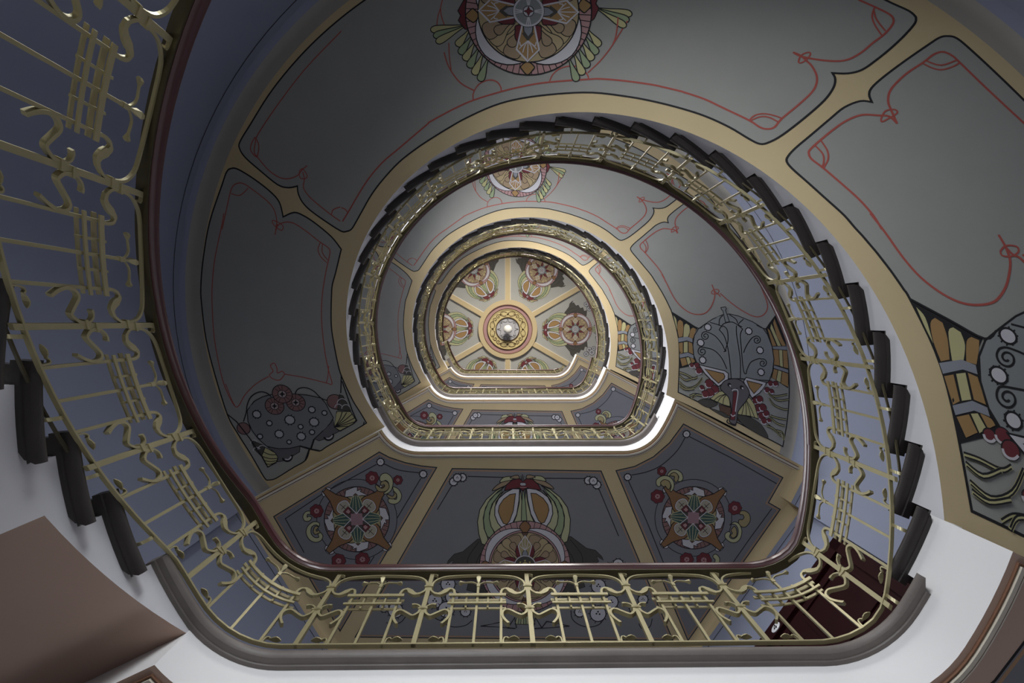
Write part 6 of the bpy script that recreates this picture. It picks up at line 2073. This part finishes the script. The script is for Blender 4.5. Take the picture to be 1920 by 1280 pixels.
def bay(pos, posv, W, low, stair=True):
    """pos(u,v,w): pattern coordinates (sheared); posv(u,v,w): coordinates above the true rail line. Returns {name: [(mesh, [child (name, mesh)])]}"""
    k = W/W0; out = []
    def one(name, fn, mt=M['gold'], smooth=False):
        mb = MB(); fn(mb); return (name, mb.mesh(name, [mt], smooth=smooth))
    U = lambda u: u*k
    # post
    po = one('post', lambda mb: bar_uv(mb, posv, 0, low, 0, .757, .021, .016))
    hook = one('post_scroll', lambda mb: sweep_uv(mb, posv, smooth_uv([(0, .752), (.018, .754), (.03, .745), (.028, .735)]), .006, .014))
    out.append((po[0], po[1], [hook]))
    # balusters
    for u, top in ((.131, .515), (.245, .62), (.359, .515)):
        kids = []
        zt = pos(U(u), top, 0)[2]; zb = posv(U(u), 0, 0)[2]
        ba = one('baluster', lambda mb: bar_uv(mb, posv, U(u), .04, U(u), zt-zb, .0115, .0115))
        if u != .245:
            sg = -1 if u < .245 else 1
            def leaf(mb):
                a = U(u)+sg*.010
                sweep_uv(mb, posv, smooth_uv([(a, .045), (a, .07), (a+sg*.004, .093), (a+sg*.014, .099), (a+sg*.022, .090)]), .006, .012)
                c = a+sg*.040
                rows = []
                for f, wd in ((0, .003), (.25, .012), (.55, .016), (.8, .011), (1, .002)):
                    uu = a+sg*(.020+.048*f); vv = .090+.006*math.sin(f*3.1)
                    rows.append([posv(uu, vv+.003, wd*.75), posv(uu, vv+.003, -wd*.75), posv(uu, vv-.003, -wd*.75), posv(uu, vv-.003, wd*.75)])
                mb.grid(rows, closed=True, cap=True)
            kids.append(one('leaf', leaf))
        else:
            def flower(mb):
                bar_uv(mb, pos, U(u), .60, U(u), .632, .017, .017)
                for sg in (-1, 1):
                    sweep_uv(mb, pos, smooth_uv([(U(u), .618), (U(u)+sg*.010, .643), (U(u)+sg*.035, .664), (U(u)+sg*.075, .659)]), .006, .008)
                    rows = []
                    for f, wd, dp in ((0, .004, .006), (.4, .010, .014), (.75, .018, .020), (1, .012, .008)):
                        uu = U(u)+sg*(.072+.03*f); vv = .659-.004*f
                        rows.append([pos(uu, vv+wd/2, dp/2), pos(uu, vv+wd/2, -dp/2), pos(uu, vv-wd/2, -dp/2), pos(uu, vv-wd/2, dp/2)])
                    mb.grid(rows, closed=True, cap=True)
                rows = []
                for f, wd in ((0, .008), (.3, .010), (.7, .024), (1, .012)):
                    vv = .632+.055*f; ww = .02*f
                    rows.append([pos(U(u)-wd/2, vv, ww+wd/2), pos(U(u)+wd/2, vv, ww+wd/2), pos(U(u)+wd/2, vv, ww-wd/2), pos(U(u)-wd/2, vv, ww-wd/2)])
                mb.grid(rows, closed=True, cap=True)
            kids.append(one('flower_finial', flower))
        out.append((ba[0], ba[1], kids))
    # lattice: two bars in front, two behind, two short uprights
    for v, th in ((.492, .025), (.405, .017)):
        for w0 in (.012, -.016):
            b = one('lattice_bar', lambda mb: bar_uv(mb, pos, U(.108), v, U(.382), v, th, .006, w0, 6)); out.append((b[0], b[1], []))
    for u in (.194, .296):
        b = one('lattice_upright', lambda mb: bar_uv(mb, pos, U(u), .375, U(u), .53, .009, .010)); out.append((b[0], b[1], []))
    a1 = [(.012, .60), (.017, .652), (.032, .690), (.064, .722), (.11, .737), (.175, .745), (.245, .748)]
    b = one('arch', lambda mb: sweep_uv(mb, pos, smooth_uv([(U(x), y) for x, y in a1]+[(U(.49-x), y) for x, y in a1[-2::-1]], 3), .010, .013)); out.append((b[0], b[1], []))
    us = [(.012, .602), (.015, .563), (.034, .532), (.058, .523), (.078, .540), (.094, .568), (.108, .578), (.124, .568), (.132, .535), (.131, .50)]
    ut = [.010]*6+[.012]*3+[.018]*3+[.026]*4+[.029]*4+[.021]*5+[.012]*20
    ls = [(.011, .362), (.015, .325), (.028, .302), (.042, .293), (.068, .318), (.095, .344), (.112, .342), (.124, .322), (.126, .290), (.116, .252), (.098, .215)]
    lc = [(.011, .352), (.014, .378), (.028, .400), (.044, .406), (.056, .402)]
    for sg in (0, 1):
        X = (lambda x: U(x)) if sg == 0 else (lambda x: W-U(x))
        s1 = one('scroll', lambda mb: sweep_uv(mb, pos, smooth_uv([(X(x), y) for x, y in us]), ut, .014))
        c1 = one('clamp', lambda mb: bar_uv(mb, pos, X(-.012), .60, X(.022), .60, .014, .024))
        out.append((s1[0], s1[1], [c1]))
        s2 = one('scroll', lambda mb: sweep_uv(mb, pos, smooth_uv([(X(x), y) for x, y in ls]), .012, .020))
        s3 = one('curl', lambda mb: sweep_uv(mb, pos, smooth_uv([(X(x), y) for x, y in lc])+[], [.008]*12+[.012]*6, .018))
        c2 = one('clamp', lambda mb: bar_uv(mb, pos, X(-.012), .357, X(.022), .357, .014, .026))
        out.append((s2[0], s2[1], [s3, c2]))
    if stair:
        for u in (.03, .30):
            def br(mb):
                rows = []
                pp = catmull([(0, .042), (.006, .012), (-.004, -.008), (-.022, -.012), (-.04, -.002)], False, 4)
                for i, (ww, vv) in enumerate(pp):
                    rows.append([posv(U(u)+.007, vv, ww), posv(U(u)-.007, vv, ww), posv(U(u)-.007, vv-.008, ww-.004), posv(U(u)+.007, vv-.008, ww-.004)])
                mb.grid(rows, closed=True, cap=True)
            b = one('bracket', br); out.append((b[0], b[1], []))
    return out
def place(parts, root, loc=(0, 0, 0), rz=0):
    for nm, me, kids in parts:
        o = link(nm, me, root, loc, rz)
        for n2, m2 in kids: link(n2, m2, o)
# flight bay, built at angle 0 and turned into place
DB = 205.1/12; WB = rad(DB)*RR
def fpos(u, v, w):
    t = -u/RR; r = RR-w
    z = SLOPE*(WB/2)+.84*SLOPE*(u-WB/2)+v*VS
    return (r*math.cos(t), r*math.sin(t), z)
def fposv(u, v, w):
    t = -u/RR; r = RR-w
    return (r*math.cos(t), r*math.sin(t), SLOPE*u+v*VS)
FBAY = bay(fpos, fposv, WB, .0)
LS = [s_of(171.2), s_of(152.2), -1.064, -.576, -.08, .417, .906, 1.4607, s_of(16.3)]
LBAYS = []
for a, b in zip(LS, LS[1:]):
    W = b-a; za, zb = zr_land(a), zr_land(b)
    def lpos(u, v, w, a=a, W=W, za=za, zb=zb):
        p, n = edge(a+u); return (p[0]-n[0]*w, p[1]-n[1]*w, (za+zb)/2+.84*(zb-za)*(u/W-.5)+v*VS)
    def lposv(u, v, w, a=a):
        p, n = edge(a+u); return (p[0]-n[0]*w, p[1]-n[1]*w, zr_land(a+u)+v*VS)
    LBAYS.append(bay(lpos, lposv, W, 0 if (b > 1.5 or b < -1.5) else .04, b > 1.5 or b < -1.5))
def rail_sweep(name, posf, s0, s1, prof, n, mt, smooth=True):
    mb = MB()
    rows = [[posf(s0+(s1-s0)*i/n, v, w) for w, v in prof] for i in range(n+1)]
    mb.grid(rows, closed=True, cap=True)
    return mb.mesh(name, [mt], smooth=smooth)
HAND = [(-.026, .766), (.026, .766), (.030, .776), (.040, .782), (.043, .796), (.034, .804), (.036, .822), (.026, .838), (.008, .846), (-.008, .846), (-.026, .838), (-.036, .822), (-.034, .804), (-.043, .796), (-.040, .782), (-.030, .776)]
TOP = [(-.024, .756), (.024, .756), (.024, .766), (-.024, .766)]
BOT = [(-.009, .040), (.009, .040), (.009, .050), (-.009, .050)]
LOW = [(-.034, .005), (-.024, .005), (-.024, .015), (-.034, .015)]
def lrail(s, v, w):
    p, n = edge(s); return (p[0]-n[0]*w, p[1]-n[1]*w, zr_land(s)+v*VS)
RAIL_L = [rail_sweep('handrail', lrail, LS[0], LS[-1], HAND, 70, M['red']), rail_sweep('top_rail', lrail, LS[0], LS[-1], TOP, 70, M['golddark'], False), rail_sweep('bottom_rail', lrail, LS[0], LS[-1], BOT, 70, M['gold'], False)]
rl = {1: 'gold iron railing with dark red handrail round the nearest landing, along the bottom edge', 2: 'gold iron railing round the second landing, small arches above its brown nosing',
      3: 'tiny gold iron railing round the third landing', 4: 'topmost iron railing round the landing just under the ceiling'}
rf = {0: 'large gold iron railing climbing the left edge of the picture to the nearest landing', 1: 'long iron railing curling up the biggest ring of stairs, from lower right round the top',
      2: 'iron railing along the second, smaller ring of stairs', 3: 'iron railing along the innermost ring of stairs by the ceiling'}
RAIL_F = {}
def mk_frail(t0, t1, n):
    s1 = rad(t0-t1)*RR
    return [rail_sweep('handrail', fposv, 0, s1, HAND, n, M['red']), rail_sweep('top_rail', fposv, 0, s1, TOP, n, M['golddark'], False), rail_sweep('bottom_rail', fposv, 0, s1, BOT, n, M['gold'], False), rail_sweep('lower_rail', fposv, 0, s1, LOW, n, M['golddark'], False)]
FULL = mk_frail(16.3, 16.3-12*DB, 84); PART = mk_frail(16.3-DB, 16.3-12*DB, 78)
for k in range(4):
    root = empty('stair_railing'); root.scale = (TOPS, TOPS, 1) if k == 3 else (1, 1, 1); tag(root, rf[k], 'railing', 'stair railings')
    i0 = 1 if k == 0 else 0
    for i in range(i0, 12):
        t = 16.3-i*DB
        place(FBAY, root, (0, 0, P(k, t)+DZ), rad(t))
    t = 16.3-i0*DB
    for me in (PART if k == 0 else FULL): link(me.name.split('.')[0], me, root, (0, 0, P(k, t)+DZ), rad(t))
for k in range(1, 5):
    root = empty('landing_railing', (0, 0, zland(k))); tag(root, rl[k], 'railing', 'landing railings')
    for j, bparts in enumerate(LBAYS):
        if k == 4 and j >= 7: continue
        place(bparts, root)
    if k < 4:
        for me in RAIL_L: link(me.name.split('.')[0], me, root)
    else:
        # the last landing has no further flight: the railing turns back to the wall along the landing's end
        def erail(q, v, w):
            if q <= 1.30: p, n = edge(q); return (p[0]-n[0]*w, p[1]-n[1]*w, .02+v*VS)
            d = q-1.30; p, n = edge(1.30); dx, dy = .907, .42
            return (p[0]+dx*d+dy*w*.8, p[1]+dy*d-dx*w*.8, .02+v*VS)
        for nm, pr, mt in (('handrail', HAND, M['red']), ('top_rail', TOP, M['golddark']), ('bottom_rail', BOT, M['gold'])):
            link(nm, rail_sweep(nm, lambda s, v, w: (lrail(s, v, w) if s < .9 else erail(s, v, w)), LS[0], 2.95, pr, 90, mt), root)
        for d in (.25, .5, .75, 1.0, 1.25, 1.5):
            mb = MB(); p = erail(1.30+d, 0, 0); mb.box((p[0], p[1], .40), (.02, .02, .76)); link('baluster', mb.mesh('baluster', [M['gold']]), root)

# ------------------------------------------------------------------ ceiling decoration and lamp
def disc_ring(name, r0, r1, z0, z1, mt, n=64, parent=ceil):
    mb = MB(); rows = []
    for i in range(n+1):
        t = 360*i/n; rows.append([(*pol(t, r0), z0), (*pol(t, r1), z0), (*pol(t, r1), z1), (*pol(t, r0), z1)])
    mb.grid(rows, closed=True); return link(name, mb.mesh(name, [mt], smooth=True), parent)
Z = ZCEIL
CX, CY = -.048, -.018
for t in (-90, -30, 30, 90, 150, 210):
    mb = MB(); a = rad(t); rt = Matrix.Rotation(a, 3, 'Z')
    mb.box(rt @ Vector((2.05, 0, 0))+Vector((CX, CY, Z-.035)), (2.5, .135, .07), 0, rt)
    rib = link('ceiling_rib', mb.mesh('ceiling_rib', [M['beige']]), ceil)
    for sd in (-1, 1):
        mb = MB(); mb.box(rt @ Vector((2.05, sd*.078, 0))+Vector((CX, CY, Z-.018)), (2.5, .022, .036), 0, rt); link('rib_moulding', mb.mesh('rib_moulding', [M['mould']]), rib)
ring = disc_ring('ceiling_ring', .74, .885, Z-.09, Z, M['beige']); ring.location = (CX, CY, 0)
for nm, r0, r1, dz, mt in (('ring_moulding', .725, .745, .10, M['mouldred']), ('pink_band', .62, .73, .05, PM['p']), ('ring_moulding', .60, .625, .075, M['bronze']), ('ring_moulding', .58, .60, .085, M['gilt']), ('scroll_band', .36, .585, .06, M['gilt']), ('ring_moulding', .34, .365, .09, M['bronze'])):
    o = disc_ring(nm, r0, r1, Z-dz, Z, mt); o.location = (CX, CY, 0)
o = disc_ring('grille', .01, .345, Z-.05, Z, PM['W']); o.location = (CX, CY, 0)
mb = MB()
def relief(pts, w, z):
    pts = catmull(pts, False, 4); L, Q = offsets(pts, w, False)
    mb.grid([[(a.x, a.y, z), (a.x, a.y, z-.012), (b.x, b.y, z-.012), (b.x, b.y, z)] for a, b in zip(L, Q)], closed=True, cap=True)
for q in range(4):
    for m in (1, -1):
        c = 90*q
        relief([pol(c+m*6, .42), pol(c+m*14, .40), pol(c+m*24, .45), pol(c+m*34, .53), pol(c+m*42, .50), pol(c+m*40, .44), pol(c+m*34, .45), pol(c+m*36, .49)], .016, Z-.06)
        relief([pol(c+m*3, .50), pol(c+m*12, .54), pol(c+m*22, .54), pol(c+m*27, .50), pol(c+m*20, .49)], .014, Z-.06)
    relief([pol(90*q-3, .455), pol(90*q, .44), pol(90*q+3, .455), pol(90*q, .48)], .03, Z-.06)
link('scroll_relief', mb.mesh('scroll_relief', [M['bronze']]), ceil, (CX, CY, 0))
mb = MB()
for q in range(4):
    c = 90*q
    for m in (1, -1): relief([pol(c, .32), pol(c+m*10, .22), pol(c+m*26, .24), pol(c+m*40, .31), pol(c+m*44, .24)], .008, Z-.05)
link('grille_relief', mb.mesh('grille_relief', [PM['d']]), ceil, (CX, CY, 0))
# six painted flowers (same design as on the landings)
src = Vector((.03795, 2.40931))                      # flower centre measured from the stair axis
items = []
for t, c, wd, sm, pts in A['flower']:
    if t == 'C': items.append((t, c, wd, sm, [(pts[0][0]-src.x, pts[0][1]-src.y, pts[0][2])]))
    else: items.append((t, c, wd, sm, [(p[0]-src.x, p[1]-src.y) for p in pts]))
for x, y, r in ((-.62, .42, .075), (-.75, .33, .07), (-.70, .50, .085), (-.58, .56, .06), (.62, .42, .075), (.75, .33, .07), (.70, .50, .085), (.58, .56, .06)):
    items.append(('C', 'W', .012, 0, [(x, y, r)])); items.append(('C', 'K', 0, 0, [(x, y, r*.4)])); items.append(('C', 'W', 0, 0, [(x, y, r*.2)]))
items = [i for i in items if i[1] != 'u']
for q in range(8):
    a = rad(45*q+22); ca_, sa_ = math.cos(a), math.sin(a)
    items.append(('F', 'm', .006, 1, [(ca_*r-sa_*w_, sa_*r+ca_*w_) for r, w_ in ((.12, 0), (.17, .025), (.25, .012), (.30, 0), (.25, -.012), (.17, -.025))]))
items += [('C', 'h', .01, 0, [(0, 0, .125)]), ('C', 'w', 0, 0, [(0, 0, .075)]), ('C', 'h', .006, 0, [(0, 0, .055)]), ('C', 'w', 0, 0, [(0, 0, .03)]), ('C', 'm', 0, 0, [(0, 0, .016)])]
CF = paint('painted_flower', items, flat(0), base=.004, step=.0002)
for i in range(6):
    t = 60*i; p = pol(t, 2.04)
    link('painted_flower', CF, ceil, (p[0]+CX, p[1]+CY, Z), rad(t-90))
lamp = empty('ceiling_lamp', (CX, CY, Z)); tag(lamp, 'white opal globe lamp hanging at the centre of the round painted ceiling', 'lamp')
mb = MB(); rows = []
for i in range(13):
    a = math.pi*i/12; rows.append([(.13*math.sin(a)*math.cos(b*math.pi/12), .13*math.sin(a)*math.sin(b*math.pi/12), -.36+.13*math.cos(a)) for b in range(24)])
mb.grid(rows, closed=True); link('globe', mb.mesh('globe', [M['globe']], smooth=True), lamp)
mb = MB(); mb.grid([[(r*math.cos(b*math.pi/8), r*math.sin(b*math.pi/8), z) for b in range(16)] for r, z in ((.10, 0), (.10, -.04), (.03, -.07), (.03, -.20), (.065, -.225), (.065, -.25))], closed=True); link('lamp_mount', mb.mesh('lamp_mount', [M['bronze']], smooth=True), lamp)

# ------------------------------------------------------------------ flat door on the nearest landing, with its number plate
na = 35.3; nrm = Vector((math.cos(rad(na)), math.sin(rad(na)), 0)); tan = Vector((-math.sin(rad(na)), math.cos(rad(na)), 0))
zb, zt = zland(1)+.05, EYE+5.9
d0, d1 = -.259, 1.45
droot = struct(link('door_1', None, None, tuple(nrm*(RT-.03)+tan*((d0+d1)/2)+Vector((0, 0, zb))), rad(na)))
Wd, Hd = d1-d0, zt-zb
mb = MB(); mb.box((0, 0, Hd/2), (.05, Wd-.2, Hd)); leafm = mb.mesh('door_leaf', [M['doorwood']])
link('door_leaf', leafm, droot)
mb = MB()
for y in (-Wd/2+.06, Wd/2-.06): mb.box((-.02, y, Hd/2), (.09, .12, Hd))
mb.box((-.02, 0, Hd-.075), (.09, Wd, .15)); link('door_frame', mb.mesh('door_frame', [M['doorwood']]), droot)
for y in (-Wd*.22, Wd*.22):
    for z0_, z1_ in ((.25, 1.0), (1.15, 2.2), (2.4, Hd-.25)):
        mb = MB()
        for zz in (z0_, z1_): mb.box((-.032, y, zz), (.02, Wd*.34, .03))
        for yy in (-1, 1): mb.box((-.032, y+yy*Wd*.17, (z0_+z1_)/2), (.02, .03, z1_-z0_))
        link('door_panel', mb.mesh('door_panel', [M['doorwood']]), droot)
py = .757-(d0+d1)/2; pz = EYE+5.80-zb
mb = MB(); rows = []
for x, k in ((-.066, 1), (-.072, 1), (-.076, .86)): rows.append([(x, py+.056*k*math.cos(a*math.pi/12), pz+.040*k*math.sin(a*math.pi/12)) for a in range(24)])
mb.grid(rows, closed=True, cap=True); plate = link('number_plate', mb.mesh('number_plate', [M['enamel']], smooth=True), droot)
mb = MB()
def seg(y0, z0, y1, z1, w):
    d = Vector((y1-y0, z1-z0)).normalized(); n = Vector((-d.y, d.x))*w/2
    rows = [[(x, yy+s*n.x, zz+s*n.y) for x, s in ((-.077, 1), (-.079, 1), (-.079, -1), (-.077, -1))] for yy, zz in ((y0, z0), (y1, z1))]
    mb.grid(rows, closed=True, cap=True)
# reading from the landing, left is +y in door space
seg(py-.008, pz-.028, py-.008, pz+.028, .008); seg(py-.008, pz+.028, py+.022, pz-.010, .006); seg(py+.024, pz-.010, py-.020, pz-.010, .007)
link('number', mb.mesh('number', [PM['k']]), plate)

# unseen glazed door added under the nearest landing, for the low light there
e = struct(link('door_2', None, None, (.1, RT-.04, 0), 0))
mb = MB()
for x in (-.92, 0, .92): mb.box((x, 0, 1.25), (.10, .08, 2.5))
for z in (.25, 2.46): mb.box((0, 0, z), (1.9, .08, .12 if z > 1 else .5))
link('door_frame', mb.mesh('door_frame', [M['doorwood']]), e)
for x in (-.46, .46):
    mb = MB(); mb.box((x, .01, 1.45), (.82, .01, 1.9)); link('pane', mb.mesh('pane', [M['pane']]), e)

for o in bpy.data.objects:
    n = o.name.split('.')[0]
    if n == 'handrail': o['label'] = 'dark red varnished wooden handrail'
    elif n == 'top_rail': o['label'] = 'dark iron strip under the handrail'
    elif n == 'nosing': o['label'] = 'rounded brown nosing along the landing edge'
    elif n == 'number_plate': o['label'] = 'white oval enamel plate with a black number'
    elif n == 'painted_beetle': o['label'] = 'painted horned beetle with wings and spotted back'
    elif n == 'painted_ladybird': o['label'] = 'painted grey spotted beetle with three round flowers'
